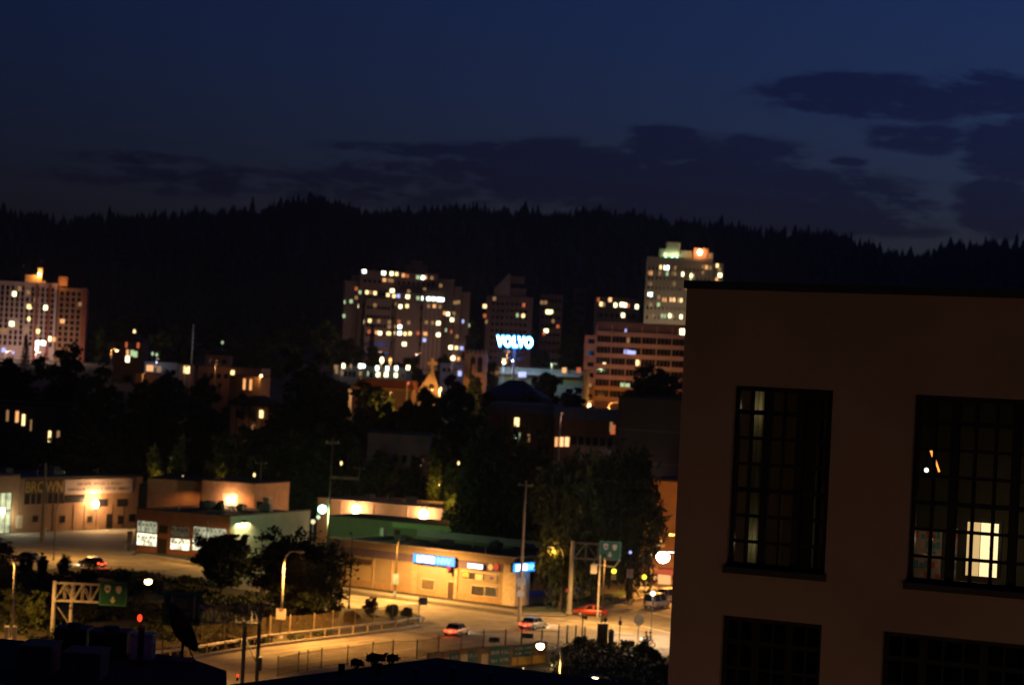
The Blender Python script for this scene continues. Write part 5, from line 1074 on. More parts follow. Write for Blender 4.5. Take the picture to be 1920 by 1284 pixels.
    o, w, h = box_sign('glowing blue light box sign at the corner of the shop side', 959, 1053, 1008, 1070, True); fill(o, w, 1.2)
    point(t, (L_+2.0, 1.8, zt-1.6), 60, (.15, .4, 1), .3); point(t, (P(820, 1050)[0], -1.6, zt-1.6), 60, (.15, .4, 1), .3)
    a, b = P(881, 1053), P(909, 1067); o = thing('illuminated_sign', 'small white light box sign between the blue signs', 'sign', mw(t) @ Vector((a[0], -.5, b[1]-.0)), yaw); MB().box(0, b[0]-a[0], .02, .4, 0, a[1]-b[1]-.1).build('cabinet', darksteel, o); MB().box(.04, b[0]-a[0]-.04, -.03, .017, .04, a[1]-b[1]-.14).build('face', emit('white sign face', (1, .96, .95), 3.2), o)
    scribble(emit('pale pink sign ink', (1, .6, .55), .9), o, .1, b[0]-a[0]-.1, .2, .35, -.05, seed=9, words=(5,))
    for px, c, nm in ((922, whitep, 'pale round logo disc'), (932, emit('red disc glow', (1, .06, .03), .6), 'red glowing disc')):
        x, z = P(px, 1062); mb = MB().tube([(x, -.3, z), (x, -.12, z)], .42, 16); mb.build('sign_disc', c, t)
    x, z = P(849, 1065); s = thing('signal_lamp', 'small red glowing lamp under the longer blue sign', 'lamp', mw(t) @ Vector((x, -.9, z)), yaw); MB().ball((0, 0, 0), .24, 8).build('lens', emit('red signal glow', (1, .03, .06), 1.8), s); MB().box(-.25, .25, .1, .5, -.6, .2).build('housing', black, s)
    # side glazing over a dark interior with glowing boxes for glints
    ins = thing('shop_interior', 'dark shop interior with pale and green glints behind the side windows', 'shop interior', mw(t) @ Vector((L_, 0, 0)), yaw); 
    MB().box(-5, -4.8, 3.3, D-.5, .05, 4.1).build('back_wall', mat('dark blue interior wall', (.05, .06, .12)), ins)
    q = random.Random(4)
    for k in range(14):
        y = 3.8+q.random()*(D-5); z = 1.3+q.random()*2.4; c = q.choice([EM['b'], EM['g'], EM['W'], EM['b'], EM['o']]) if k % 3 == 0 else mat('shelf goods %d' % (k % 4), [(.3,.3,.35),(.1,.15,.4),(.35,.2,.1),(.5,.5,.5)][k % 4]); MB().box(-2-q.random()*2, -1.6, y, y+.3+q.random()*.9, z, z+.2+q.random()*.35).build('shelf_item', c, ins)  # some boxes glow, giving the glints behind the glazing
    point(ins, (-2.5, 9, 3.6), 90, (.7, .8, 1), .2)
    gl = MB().box(L_-.25, L_-.2, 3.2, D-.4, 1.0, 4.2).build('side_glazing', winClear, t); mb = MB()
    for k in range(7): y = 3.2+(D-3.6)*k/6; mb.box(L_-.3, L_-.12, y-.06, y+.06, 1.0, 4.2)
    mb.build('mullions', darksteel, gl); MB().box(L_+.003, L_+.09, 3.1, D, .95, 1.75).build('blue_band', mat('blue painted band', (.08, .12, .5)), t)
    clutter(t, 3, L_-3, 4, D-3, zt-.39, 9, 12)
    # roof units
    for px, py, s, l in ((926, 1027, .5, 'pale square roof vent on the dark shop roof'), (1002, 1030, .35, 'small white roof vent at the right of the shop roof'), (830, 1012, .3, 'small white pipe vent at the back of the shop roof'), (718, 1004, .3, 'small grey pipe vent near the left of the shop roof')):
        q = G(px, py, zt-.4); o = thing('roof_vent', l, 'roof vent', q, yaw); MB().box(-s, s, -s, s, 0, 1.1).build('housing', mat('pale vent metal', (.5, .5, .52)), o); MB().box(-s-.1, s+.1, -s-.1, s+.1, 1.102, 1.2).build('cap', steel, o)
blue_shop()

# ------------------------------------------------------------------ trees
def far_trees():
    # (cx, top y, crown width, depth, kind, label)
    L = [
     (32,672,110,455,'b','broad dark tree in front of the pink tower, cut by the left edge'),
     (108,652,118,440,'b','tallest round dark tree below the brown brick wing of the pink tower'),
     (188,690,90,425,'b','dark tree between the tallest left tree and the pale pole'),
     (252,716,74,430,'b','low dark tree beneath the low pink building'),
     (322,690,86,500,'b','dark tree crown breaking the front of the white flat roofed house'),
     (385,708,78,470,'b','dark tree below the left end of the long pink building'),
     (398,770,86,425,'b','dark tree left of the half-timbered house'),
     (462,742,70,470,'b','dark crown behind the half-timbered house under the orange building'),
     (566,664,140,455,'b','largest dark tree mass left of the long shop row'),
     (545,760,90,420,'b','dark tree below the largest mass, right of the half-timbered house'),
     (618,740,80,430,'b','dark tree left of the floodlit cream column'),
     (668,772,80,425,'b','dark tree beneath the orange-lit leaves before the church hall'),
     (742,758,80,440,'b','dark tree climbing towards the church from the left'),
     (790,722,78,470,'b','dark tree cutting across the foot of the church gable'),
     (862,704,92,480,'b','broad dark tree right of the church gable, under the orange tower'),
     (925,745,60,470,'b','dark tree in front of the bluish hipped roof'),
     (1030,702,82,560,'b','rounded dark tree before the pale showroom wall'),
     (1075,728,50,540,'b','small dark tree at the right end of the pale showroom wall'),
     (1240,682,100,560,'b','dark tree masking the lower right of the office bands'),
     (1195,722,70,545,'b','dark tree at the foot of the office block beside the globe lamp'),
     (1110,765,60,500,'b','dark tree at the foot of the office stair tower'),
     (40,815,110,398,'b','dark tree behind the workshop roof at the left edge'),
     (150,800,110,400,'b','dark tree behind the brown garage roof'),
     (235,826,90,398,'b','dark tree behind the right end of the garage roof'),
     (440,812,90,395,'b','dark tree behind the brick building with the wall lamp'),
     (520,815,90,395,'b','dark tree left of the tall timber pole'),
     (588,800,80,392,'b','dark tree just behind the tall timber pole'),
     (650,812,90,392,'b','dark tree behind the left floodlight wall'),
     (718,850,90,390,'b','dark tree behind the middle of the peach wall'),
     (785,860,80,392,'b','dark tree behind the right floodlight of the peach wall'),
     (840,822,90,392,'b','dark tree at the right end of the peach wall'),
     (300,742,90,445,'b','dark tree between the dark apartment house and the yellow-lit willow'),
     (205,760,90,430,'b','dark tree right of the lit windows of the dark apartment house'),
     (700,716,60,520,'b','dark tree poking up before the red-roofed hall'),
     (1215,860,60,385,'b','dark tree before the tall blank brown building'),
     (478,799,104,408,'b','dark tree hiding the foot of the half-timbered house'),
     (455,743,70,478,'b','dark tree hiding the foot of the orange-lit blank building'),
     (690,762,60,500,'b','dark low tree before the left half of the red-roofed hall'),
     (765,752,60,490,'b','dark low tree before the right half of the red-roofed hall'),
     (893,708,44,560,'b','dark tree at the foot of the orange church tower'),
     (640,714,56,590,'b','dark tree at the left end of the shop row'),
     (745,716,50,590,'b','dark tree at the right end of the shop row'),
     (985,735,70,470,'b','dark tree at the right end of the bluish hipped roof'),
    ]
    for k, (cx, ty, w, d, kd, lb) in enumerate(L):
        b = W(cx, 700, d); zb = Tz(b); top = W(cx, ty, d).z; h = top-zb; r = w*d/F/2*1.08
        tree(lb, (b.x, b.y, zb-.2), h, r, leafB, 7000, .62, seed=100+k, low=.06, nblob=14, dense=True)
    # hillside trees further back
    HL = [(185,622,60,820),(205,600,60,900),(300,612,70,820),(345,640,60,760),(330,588,60,1000),(400,602,80,950),(470,625,80,860),(530,612,90,900),(560,583,80,980),(610,600,80,900),(650,628,60,840),(440,652,60,740),(505,655,70,720),(1075,600,60,880),(1090,640,50,760),(880,612,36,860),(1010,655,40,700),(905,655,40,720),(650,660,50,740),(250,585,70,1050),(1070,585,40,950),(705,655,40,800),(770,668,50,780),(830,664,30,790)]
    nm = ['faint green hillside tree right of the brown brick wing','hillside tree high behind the pole lamp','hillside tree behind the dark brown house','hillside tree left of the flagpole','high hillside tree above the flagpole','broad hillside tree right of the flagpole','hillside tree above the long pink building','hillside tree above the largest dark tree mass','faintest high tree left of the stepped apartment block','hillside tree near the left wing of the stepped apartment block','hillside tree just left of the stepped apartment block','low hillside tree over the dim tan house','low hillside tree behind the largest dark tree mass','dark tree between the faint narrow tower and the house row','dark tree left of the office stair tower','dark tree between the stepped block and the pointed-crest block','dark tree behind the right letters of the blue sign','dark tree left of the blue sign','dark tree over the left end of the shop row','highest hillside tree under the lone yellow lamp','dark tree before the faint narrow tower','dark tree at the foot of the stepped block, near its left bay','dark tree at the foot of the stepped block, under its middle','dark tree at the foot of the stepped block, near the pale low building']
    for k, (cx, ty, w, d) in enumerate(HL):
        b = W(cx, 700, d); zb = Tz(b); top = W(cx, ty, d).z; h = max(8, top-zb); tree(nm[k], (b.x, b.y, zb-.2), h, max(w*d/F/2, 3.5), leafA, 2400, .95, seed=300+k, low=.06, nblob=9, dense=True)
    # conifers
    for k, (cx, ty, w, d, lb) in enumerate([(675,566,18,860,'tall narrow dark conifer against the left bay of the stepped block'),(694,608,24,840,'broader dark conifer right of the narrow one before the stepped block'),(46,624,22,740,'small pointed fir silhouetted against the pink tower'),(985,722,20,480,'dark pointed conifer beside the bluish hipped roof'),(1068,560,22,930,'dark pointed conifer between the two dim towers'),(883,690,16,560,'slim dark conifer beside the orange tower'),(925,684,22,580,'slim dark conifer right of the orange tower')]):
        b = W(cx, 700, d); zb = Tz(b); top = W(cx, ty, d).z; conifer(lb, (b.x, b.y, zb-.2), top-zb, w*d/F/2*1.2, seed=500+k)
    # leaves lit yellow by lamps standing among them
    for k, (cx, ty, w, d, h_, lb, pw) in enumerate([(345,826,34,384,None,'willow lit yellow from inside behind the brick building',3.5),(298,832,20,386,None,'thin tree with a faint yellow lit edge left of the bright willow',.3),(418,845,26,384,None,'thin tree with faint olive lit leaves right of the bright willow',.3),(728,740,44,520,None,'tree with orange-lit leaves right of the lit column',3),(700,752,34,515,None,'small yellow-lit tree below the hall eave',1.6),(852,872,16,352,None,'narrow yellow-lit tree at the left edge of the big trees',.6),(822,838,26,385,None,'small orange-lit tree behind the peach wall end',.5)]):
        b = W(cx, 700, d); zb = Tz(b); top = W(cx, ty, d).z; t = tree(lb, (b.x, b.y, zb-.1), top-zb, w*d/F/2, leafA, 2400, .3, seed=600+k, droop=.8, low=.15)
        hh = top-zb; point(t, (1.2, -w*d/F/2-1.4, hh*.62), 950*pw, (1, .50, .07), .15)
        MB().ball((1.2, -w*d/F/2-1.4, hh*.62+.2), .12, 5).build('tree_lamp', EM['y'], t)
far_trees()
def near_trees():
    # the big drooping street trees
    for k, (cx, by, ty, w, d, lean, lb, hb) in enumerate([(938,0,806,150,332,0,'tall drooping street tree behind the corner shop, left of the group',0),
         (1052,1143,868,128,0,0,'drooping street tree on the corner verge behind the white mast',0),(1112,1128,850,130,0,0,'tallest drooping street tree in the middle of the verge',0),(1180,1122,856,118,0,0,'drooping street tree at the right of the verge next to the orange-lit wall',0),(1000,0,842,110,322,0,'drooping tree with amber-lit lower leaves beside the timber pole',0)]):
        b = G(cx, by, 0) if by else W(cx, 900, d); b.z = 0; d = b.y; top = W(cx+4, ty, d).z
        t = tree(lb, b, top, w*d/F/2*1.05, mat('drooping elm foliage', (.034, .048, .019), .8, .45, .6), 9000, .30, seed=40+k, droop=1.0, low=.27, nblob=14)
    # round trees on the slope
    for k, (cx, by, ty, w, lb) in enumerate([(414,1122,1002,112,'round dark tree on a thin trunk before the bright shop windows'),(556,1168,1006,176,'largest round dark tree by the fence in front of the green wall')]):
        b = G(cx, by); d = b.y; h = W(cx, ty, d).z; tree(lb, b, h, w*d/F/2*1.1, leafB, 22000, .23, seed=70+k, low=.30 if k == 0 else .12, nblob=18, dense=True)
    for k, (cx, by, ty, w, m_, lb) in enumerate([(693,1152,1113,40,leafR,'round reddish brown shrub beside the fence'),(734,1158,1126,40,leafB,'dark green shrub right of the reddish one'),(765,1158,1134,34,leafB,'low ragged shrub at the end of the fence'),(655,1165,1140,40,leafB,'low dark shrub left of the reddish one'),
          (8,1080,1005,60,leafB,'dark bush at the left edge below the workshop'),(50,1082,1030,40,leafB,'small dark bush right of the left edge bush'),(80,1083,1030,34,leafB,'dark pointed bush in front of the parking area'),(118,1090,1035,40,leafB,'dark bush in front of the dark car'),(165,1105,1056,60,leafB,'low dark hedge bush below the red tail lamps'),(230,1110,1066,66,leafB,'dark hedge bush right of the red tail lamps'),(345,1100,1074,50,leafB,'low bush in the strip left of the round tree'),(25,1175,1095,70,leafB,'olive bush behind the left street lamp'),(70,1180,1100,60,leafA,'olive bush between the left street lamp and the sign truss'),(20,1120,1060,70,leafB,'dark bush mass above the left street lamp'),(90,1130,1075,80,leafB,'dark bush mass behind the left end of the sign truss'),(165,1165,1120,60,leafB,'dark bush under the green sign truss'),(270,1120,1080,60,leafB,'dark bush behind the lower street lamp head'),
          (1085,1222,1182,44,leafB,'dark shrub left on the planted bank'),(1135,1232,1200,50,leafB,'dark low shrub in the middle of the planted bank'),(1178,1215,1190,34,leafB,'small dark shrub below the round street sign'),(1205,1228,1192,46,leafB,'dark rounded shrub below the motorcycle'),(1228,1245,1205,46,leafB,'dark rounded shrub against the loft wall'),(1180,1262,1222,70,leafA,'olive shrub at the bottom of the planted bank'),(1090,1262,1226,60,leafA,'olive low shrub near the lamp pole'),(1235,1275,1232,50,leafB,'dark shrub lowest on the bank by the loft')]):
        b = G(cx, by); d = b.y; h = W(cx, ty+(10 if cx > 1080 else 4), d).z; bush(lb, b, max(.6, h), w*d/F/2*.9, m_, 2600, .13, seed=800+k)
near_trees()
def undergrowth():
    V = []; g = np.random.default_rng(5); n = 26000
    reg = [((-40,1062),(300,1076),(470,1105),(640,1140),(620,1190),(330,1232),(60,1240),(-60,1240))]
    P = []
    for r_ in reg:
        pts = [G(*q) for q in r_]; xs = [p.x for p in pts]; ys = [p.y for p in pts]
        while len(P) < n:
            x = g.uniform(min(xs), max(xs), 4000); y = g.uniform(min(ys), max(ys), 4000); ins = np.zeros(4000, bool); j = len(pts)-1
            for i in range(len(pts)):
                c = ((ys[i] > y) != (ys[j] > y)) & (x < (xs[j]-xs[i])*(y-ys[i])/(ys[j]-ys[i]+1e-9)+xs[i]); ins ^= c; j = i
            cl = (np.sin(x*.35+1.3)*np.sin(y*.21) + .5*np.sin(x*1.1+y*.7)) > -.15
            P += list(np.stack([x, y], 1)[ins & cl])
    P = np.array(P[:n]); s = .12+.25*g.random((n, 1)); z = .1+.5*g.random((n, 1))**2
    C = np.concatenate([P, z], 1); a = g.normal(size=(n, 3)); a /= np.linalg.norm(a, axis=1)[:, None]; b = np.cross(a, g.normal(size=(n, 3))); b /= np.linalg.norm(b, axis=1)[:, None]
    V = np.stack([C-a*s, C-b*s*.6, C+a*s, C+b*s*.6], 1).reshape(-1, 3); o = mesh_np('ground_cover', V, np.arange(n*4).reshape(-1, 4), leafB); o['kind'] = 'stuff'; o['label'] = 'dark ground cover plants on the slope below the frontage street'; o['category'] = 'ground cover'
undergrowth()

# ------------------------------------------------------------------ street furniture
def furniture():
    # davit lamp poles
    def sign_on(l, label, dx, z, w, h, m=None, y=-.16, name='sign_plate'):
        MB().box(dx-w/2, dx+w/2, y-.03, y, z-h/2, z+h/2).build(name, m or mat('pale sign sheet', (.55, .5, .48), .6, .08, 1), l)
    b = G(525, 1196); l = street_light('tall curved pale lamp pole by the guardrail with a small white sign', b, 9.9, 2.2, R(-40), 7500, sodium, None, rad=.13, ang=140); 
    o = thing('road_sign', 'small white sign with a red top strip on the curved pale lamp pole', 'sign', b + Vector((0, 0, 0)), 0); x, z = uv(o, 522, 1150); MB().box(-.55, .55, -.3, -.26, z-.6, z+.6).build('plate', mat('pale sign sheet', (.55, .5, .48), .6, .08, 1), o); MB().box(-.25, .25, -.32, -.303, z+.38, z+.56).build('red_mark', emit('red sign strip', (1, .08, .04), .35), o); MB().box(-.1, .1, -.26, -.1, z-.05, z+.05).build('bracket', steel, o)
    b = G(21, 1202); l = street_light('curved pale lamp pole near the left edge rising behind the black roof', b, 9.2, 2.0, R(178), 3600, sodium, None, rad=.12)
    o = thing('utility_box', 'pair of pale upright boxes at the foot of the left curved lamp pole', 'utility box', G(21, 1203) + Vector((0, -.4, 0)), 0); MB().box(-.65, -.2, -.2, .1, 0, 1.7).build('box', whitep, o); MB().box(.25, .62, -.2, .1, 0, 1.7).build('box', whitep, o)
    MB().box(-.66, .63, -.05, -.0, 1.72, 1.8).build('rail', steel, o)
    # bright white lamp by the loft
    q = W(1243, 1043, 258); l = street_light('very bright white street lamp glowing beside the loft corner', (q.x+2.4, q.y, 0), q.z+.4, 2.0, R(180), 2400, (1, .56, .24), lensW, lr=.75, ang=172, lightz=-1.6, rad=.12, headk=1, curved=False)  # lens ball oversized, putting the bloom into its shape
    point(l, (2.4, -.6, q.z-1.0), 2600, (1, .78, .6), .3)
    # lamp in front of the slope
    q = W(307, 1092, 206); l = street_light('bright warm lamp on a thin dark pole between the two green signs', (q.x+.2, q.y, 0), q.z+.4, 1.2, R(200), 2600, sodium, lensS, lr=.36, polem=darksteel, headk=1.2, rad=.07, lightz=-1)
    q = W(1013, 1212, 172); l = street_light('arched street lamp with a bright warm head above the hoarding', (q.x+1.7, q.y, 0), q.z+.3, 1.3, R(180), 2600, (1, .5, .16), lensWarm, lr=.3, rad=.1, headk=1, lightz=-.9)
    q = W(1122, 1276, 150); l = street_light('small warm lamp head at the bottom edge above the black roof', (q.x+1.0, q.y, 0), q.z+.3, .9, R(180), 1200, (1, .55, .2), lensWarm, lr=.2, rad=.06, headk=.9, lightz=-.7)
    # lamps along the street that light it
    b = G(740, 1121); l = street_light('thin dark street lamp pole before the shop front with a blue sign', b, 8.3, 1.8, R(-40), 6500, (1, .47, .14), None, polem=mat('bronze lamp pole', (.05, .035, .025)), rad=.07, ang=168)
    o = thing('road_sign', 'small blue and grey sign strapped to the thin dark lamp pole', 'sign', b + Vector((0, -.2, 0)), 0); x, z = uv(o, 740, 1092); MB().box(-.42, .42, -.05, 0, z-.2, z+1.2).build('plate', mat('blue grey sign', (.2, .3, .4)), o); MB().box(-.2, .2, -.05, 0, z-1.8, z-1.1).build('plate', mat('blue grey sign', (.2, .3, .4)), o); MB().tube([(0, .12, z-1.9), (0, .12, z+1.2)], .03, 6).build('strap', steel, o)
    b = G(654, 1140); l = street_light('slim dark lamp pole left of the garage door of the corner shop', b, 9.4, 1.6, R(100), 4500, (1, .47, .14), None, polem=darksteel, rad=.07, ang=168)
    b = G(632, 1100); o = thing('utility_pole', 'stout dark short pole at the left end of the shop front', 'utility pole', b); MB().tube([(0, 0, 0), (0, 0, 6.4)], [.26, .2], 8).build('pole', darksteel, o); MB().box(-.3, .3, -.3, .3, 6.4, 6.6).build('cap', darksteel, o)
    # timber pole at the corner of the shop with white plates
    b = G(973, 1166); h = W(982, 900, b.y).z; o = util_pole('orange-lit timber utility pole at the shop corner with white plates', b, h, 1, m=mat('lit timber pole', (.45, .33, .2), .9, .2, 2), yaw=R(-30), rad=.24)  # paler timber puts the lamplight into the pole colour
    for py, s in ((1090, 1.0), (1112, .8)): x, z = uv(o, 976, py); 
    o2 = thing('road_sign', 'pair of rounded white plates on the corner timber pole', 'sign', b + Vector((0, -.35, 0)), 0)
    for py, s in ((1090, .62), (1112, .45)): z = uv(o2, 976, py)[1]; MB().tube([(0, -.04, z), (0, 0, z)], s, 14).build('plate', whitep, o2)
    MB().box(-.05, .05, .0, .12, uv(o2, 976, 1115)[1], uv(o2, 976, 1088)[1]).build('strap', steel, o2)
    q = W(984, 992, b.y+2); l = street_light('sodium lamp on the verge whose light catches the lower leaves', (b.x+5.5, b.y+14, 0), 8.5, 1.4, R(200), 0, sodium, None, rad=.09); point(l, (1.4, 0, 8.0), 1000, (1, .42, .05), .2)
    # lamp poles added to light the junction and the frontage street
    for px, py, pw, ad, lb in ((1128,1170,3400,265,'slim green-grey signal mast lamp in front of the big trees'),):
        b = G(px, py); street_light(lb, b, 8.8 if py < 1200 else 6.5, 1.6, R(ad), pw, (1, .47, .14), None, polem=mat('bronze lamp pole', (.05, .035, .025)), rad=.07, ang=168)
    b = G(100, 1050); street_light('slim lamp pole on the frontage street before the brown garage', b, 8.5, 1.6, R(70), 2400, (1, .46, .13), None, polem=darksteel, rad=.06, ang=168)
    b = G(385, 1060); street_light('slim lamp pole behind the round tree, lighting the frontage street', b, 7.5, 1.4, R(70), 1700, (1, .46, .13), None, polem=darksteel, rad=.06, ang=168)
    b = W(1292, 900, 312); b.z = 0; l = street_light('lamp pole far up the cross street behind the loft corner', b, 9, 1.6, R(180), 5000, (1, .40, .1), None, rad=.1, ang=170); point(l, (3.5, 2, 10), 6200, (1, .38, .07), .3)  # pole hidden by the loft, extra light added for the corner building
    # leaning timber pole by the garage
    b = G(78, 1016); h = W(90, 868, b.y).z; util_pole('orange-lit timber utility pole in front of the brown garage', b, h, 0, m=mat('lit timber pole', (.45, .33, .2), .9, .2, 2), rad=.3)  # same timber colour with lamplight put into it
    o = thing('utility_box', 'small meter box at the foot of the garage timber pole', 'utility box', b + Vector((.5, -.2, 0)), 0); MB().box(-.2, .2, -.15, .15, 1.2, 2.2).build('box', whitep, o); MB().box(-.05, .05, 0, .1, 0, 1.2).build('stand', steel, o)
    # poles in the dark trees
    for px, py0, py1, d, lb in ((498,950,862,372,'dark utility pole behind the pale roof turret'),(630,1010,822,345,'dark utility pole rising behind the mercury lamp'),(683,945,872,385,'thin brown pole at the right end of the lit crossbeam'),(829,820,812,400,'pale leaning utility pole behind the big left tree')):
        b = W(px, 700, d); zb = Tz(b); h = W(px+6, py1, d).z-zb; util_pole(lb, (b.x, b.y, zb), h, 1, rad=.16)
    b = W(628, 700, 384); zb = Tz(b); o = thing('gantry_beam', 'faint horizontal beam lit from below between two thin poles', 'beam', (b.x, b.y, zb)); z = uv(o, 650, 895)[1]; MB().box(0, 5.2, -.2, .2, z-.35, z+.15).build('beam', mat('yellow grey beam', (.4, .33, .2)), o); MB().tube([(0, 0, 0), (0, 0, z)], .12, 6).build('post', darksteel, o); MB().tube([(5.2, 0, 0), (5.2, 0, z)], .12, 6).build('post', darksteel, o)
    for px, py, lb in ((477,890,'tiny yellow lamp left of the dark pole behind the shop roof'),(640,868,'small yellow lamp above the lit crossbeam'),(860,868,'tiny orange lamp at the left edge of the big trees')):
        p = W(px, py, 382); zb = Tz(p); o = thing('street_lamp', lb, 'street lamp', (p.x, p.y, zb)); MB().tube([(0, 0, 0), (0, 0, p.z-zb)], .06, 6).build('pole', darksteel, o); MB().ball((0, -.1, p.z-zb), .2, 6, 1.8).build('lamp', EM['y'], o)
    # overhead sign gantries
    sg = mat('green road sign sheet', (.012, .10, .075), .5, .08, 1); sw = mat('white sign mark', (.6, .56, .56), .6, .1, 2)
    def truss(t, a, b, z0, z1, n, m, y0=-.5, y1=.5, w=.07):
        for y in (y0, y1):
            mb = MB()
            for z in (z0, z1): mb.tube([(a, y, z), (b, y, z)], w, 6)
            for k in range(n):
                xa, xb = a+(b-a)*k/n, a+(b-a)*(k+1)/n; mb.tube([(xa, y, z0), (xa, y, z1)], w*.6, 5); mb.tube([(xa, y, z1 if k % 2 else z0), (xb, y, z0 if k % 2 else z1)], w*.6, 5)
            mb.build('truss', m, t)
        mb = MB(); 
        for k in range(n+1): x = a+(b-a)*k/n; mb.tube([(x, y0, z0), (x, y1, z0)], w*.5, 5); mb.tube([(x, y0, z1), (x, y1, z1)], w*.5, 5)
        mb.build('cross_braces', m, t)
    p = G(98, 1186); t = thing('sign_gantry', 'pale steel overhead gantry with two legs carrying a square green sign', 'sign gantry', p, 0); z0 = uv(t, 110, 1125)[1]; z1 = uv(t, 110, 1092)[1]; xe = uv(t, 187, 1120)[0]; xl = uv(t, 128, 1180)[0]; dz = math.tan(0)
    MB().tube([(0, 0, 0), (0, 0, z1+.2)], [.26, .2], 10).build('leg', poleG, t); MB().tube([(xl, 1, 0), (xl, 1, z1)], [.22, .18], 10).build('leg', poleG, t); MB().tube([(0, .1, z0-.2), (xl, .9, .8)], .07, 6).build('brace', poleG, t); truss(t, .2, xe, z0, z1, 5, poleG)
    def green_sign(label, par, px0, px1, py0, py1, y=-.65, marks=True, arrow=True):
        a, b = uv(par, px0, py0, y), uv(par, px1, py1, y); o = thing('road_sign', label, 'road sign', mw(par) @ Vector((a[0], y, b[1])), par.rotation_euler.z); w, h = b[0]-a[0], a[1]-b[1]
        MB().box(0, w, 0, .06, 0, h).build('panel', sg, o); mb = MB(); e = .09
        mb.box(e, w-e, -.012, -.001, e, e+.07).box(e, w-e, -.012, -.001, h-e-.07, h-e).box(e, e+.07, -.012, -.001, e+.07, h-e-.07).box(w-e-.07, w-e, -.012, -.001, e+.07, h-e-.07).build('border', mat('green sign border', (.1, .28, .2)), o)
        if marks:
            def shield(cx, cz, r, name='shield', mm=sw):
                MB().poly([(cx-r*.8, cz+r), (cx, cz+r*1.15), (cx+r*.8, cz+r), (cx+r*.85, cz), (cx+r*.5, cz-r*.8), (cx, cz-r*1.15), (cx-r*.5, cz-r*.8), (cx-r*.85, cz)], -.02, -.002).build(name, mm, o)
            shield(w*.3, h*.68, w*.13); shield(w*.7, h*.66, w*.12)
            MB().box(w*.24, w*.36, -.03, -.021, h*.64, h*.72).build('shield_number', mat('blue shield ink', (.06, .06, .25)), o)
            if arrow: MB().poly([(w*.5-.12, h*.38), (w*.5+.12, h*.38), (w*.5+.12, h*.25), (w*.5+.35, h*.25), (w*.5, h*.10), (w*.5-.35, h*.25), (w*.5-.12, h*.25)], -.02, -.002).build('down_arrow', sw, o)
        for k in (.2, .8): MB().box(w*k-.05, w*k+.05, .063, -y+.0, h*.1, h*.9).build('bracket', steel, o)
        return o
    green_sign('square green road sign with two shields and a down arrow at the gantry end', t, 187, 237, 1088, 1137)
    p = G(372, 1290) ; p = W(458, 1200, 190); p.z = 0; t = thing('sign_gantry', 'dark steel gantry on two square legs with a long lattice arm', 'sign gantry', p, R(12)); dk = mat('dark blue grey steel', (.14, .16, .19), .6, .15, 2)
    zt = uv(t, 460, 1137)[1]; zl = uv(t, 460, 1168)[1]; xr = uv(t, 486, 1180)[0]; xa = uv(t, 372, 1150)[0]
    MB().box(-.16, .16, -.16, .16, 0, zt).build('leg', dk, t); MB().box(xr-.16, xr+.16, -.16, .16, 0, zt).build('leg', dk, t); MB().tube([(0, 0, zl-1.2), (xr, 0, zl-3.6)], .05, 5).build('brace', dk, t); truss(t, xa, xr, zl, zt, 8, dk, w=.05)
    fl = MB().box(xr+.2, xr+.9, -.2, .2, zt+.1, zt+.3).build('flood_lamp', dk, t); spot(t, (xr+1.2, 1.5, zt+.2), 13000, (1, .46, .11), 150, .4); MB().box(xr-.1, xr+.35, -.5, -.17, 4.0, 5.2).build('control_box', dk, t)  # flood lamp added on the gantry to light the ramp
    o = green_sign('large green road sign turned half away behind the satellite dish', t, 308, 376, 1108, 1172, y=.9, marks=False)
    g = MB().box(.55, 2.9, -.025, -.002, 1.35, 2.35).build('pale_panel', mat('faded sign panel', (.16, .16, .12)), o)
    for k in (0, 1): MB().box(.9+1.2*k, 1.0+1.2*k, -.06, -.03, -.2, 3).build('stiffener', dk, o)
    MB().tube([(xa, .4, (zl+zt)/2), (xa-3.4, .7, (zl+zt)/2)], .07, 6).build('arm_extension', dk, t)
    # white mast gantry at the junction
    p = G(1067, 1152); t = thing('sign_gantry', 'white steel mast with a boxed truss arm before the big trees', 'sign gantry', p, 0); P = lambda px, py: uv(t, px, py)
    zt = P(1075, 1014)[1]; MB().tube([(0, 0, 0), (0, 0, zt)], [.34, .24], 12).build('mast', mat('dull mast paint', (.30, .28, .25), .6, .15, 1), t); z0, z1 = P(1100, 1047)[1], P(1100, 1018)[1]; xe = P(1165, 1040)[0]; truss(t, .25, xe, z0, z1, 4, mat('dull truss paint', (.14, .13, .115), .6, .15, 1), w=.07)
    MB().tube([(0, 0, .1), (0, 0, .4)], .5, 12).build('base', concrete, t)
    green_sign('green road sign with two shields hung on the white mast truss', t, 1124, 1164, 1013, 1049)
    # signal mast arm
    p = G(1120, 1158); t = thing('traffic_signal', 'slim signal pole with an arm and one glowing amber signal', 'traffic light', p, 0); P = lambda px, py: uv(t, px, py)
    za = P(1125, 1060)[1]; zt = P(1124, 1040)[1]; MB().tube([(0, 0, 0), (0, 0, zt)], [.14, .1], 8).build('pole', poleG, t); xe = P(1152, 1060)[0]; MB().tube([(-1.0, 0, za+.2), (xe, 0, za-.1)], .07, 6).build('arm', poleG, t); MB().tube([(xe, 0, za-.1), (xe+.7, 0, za+.9)], .05, 6).build('brace', poleG, t)
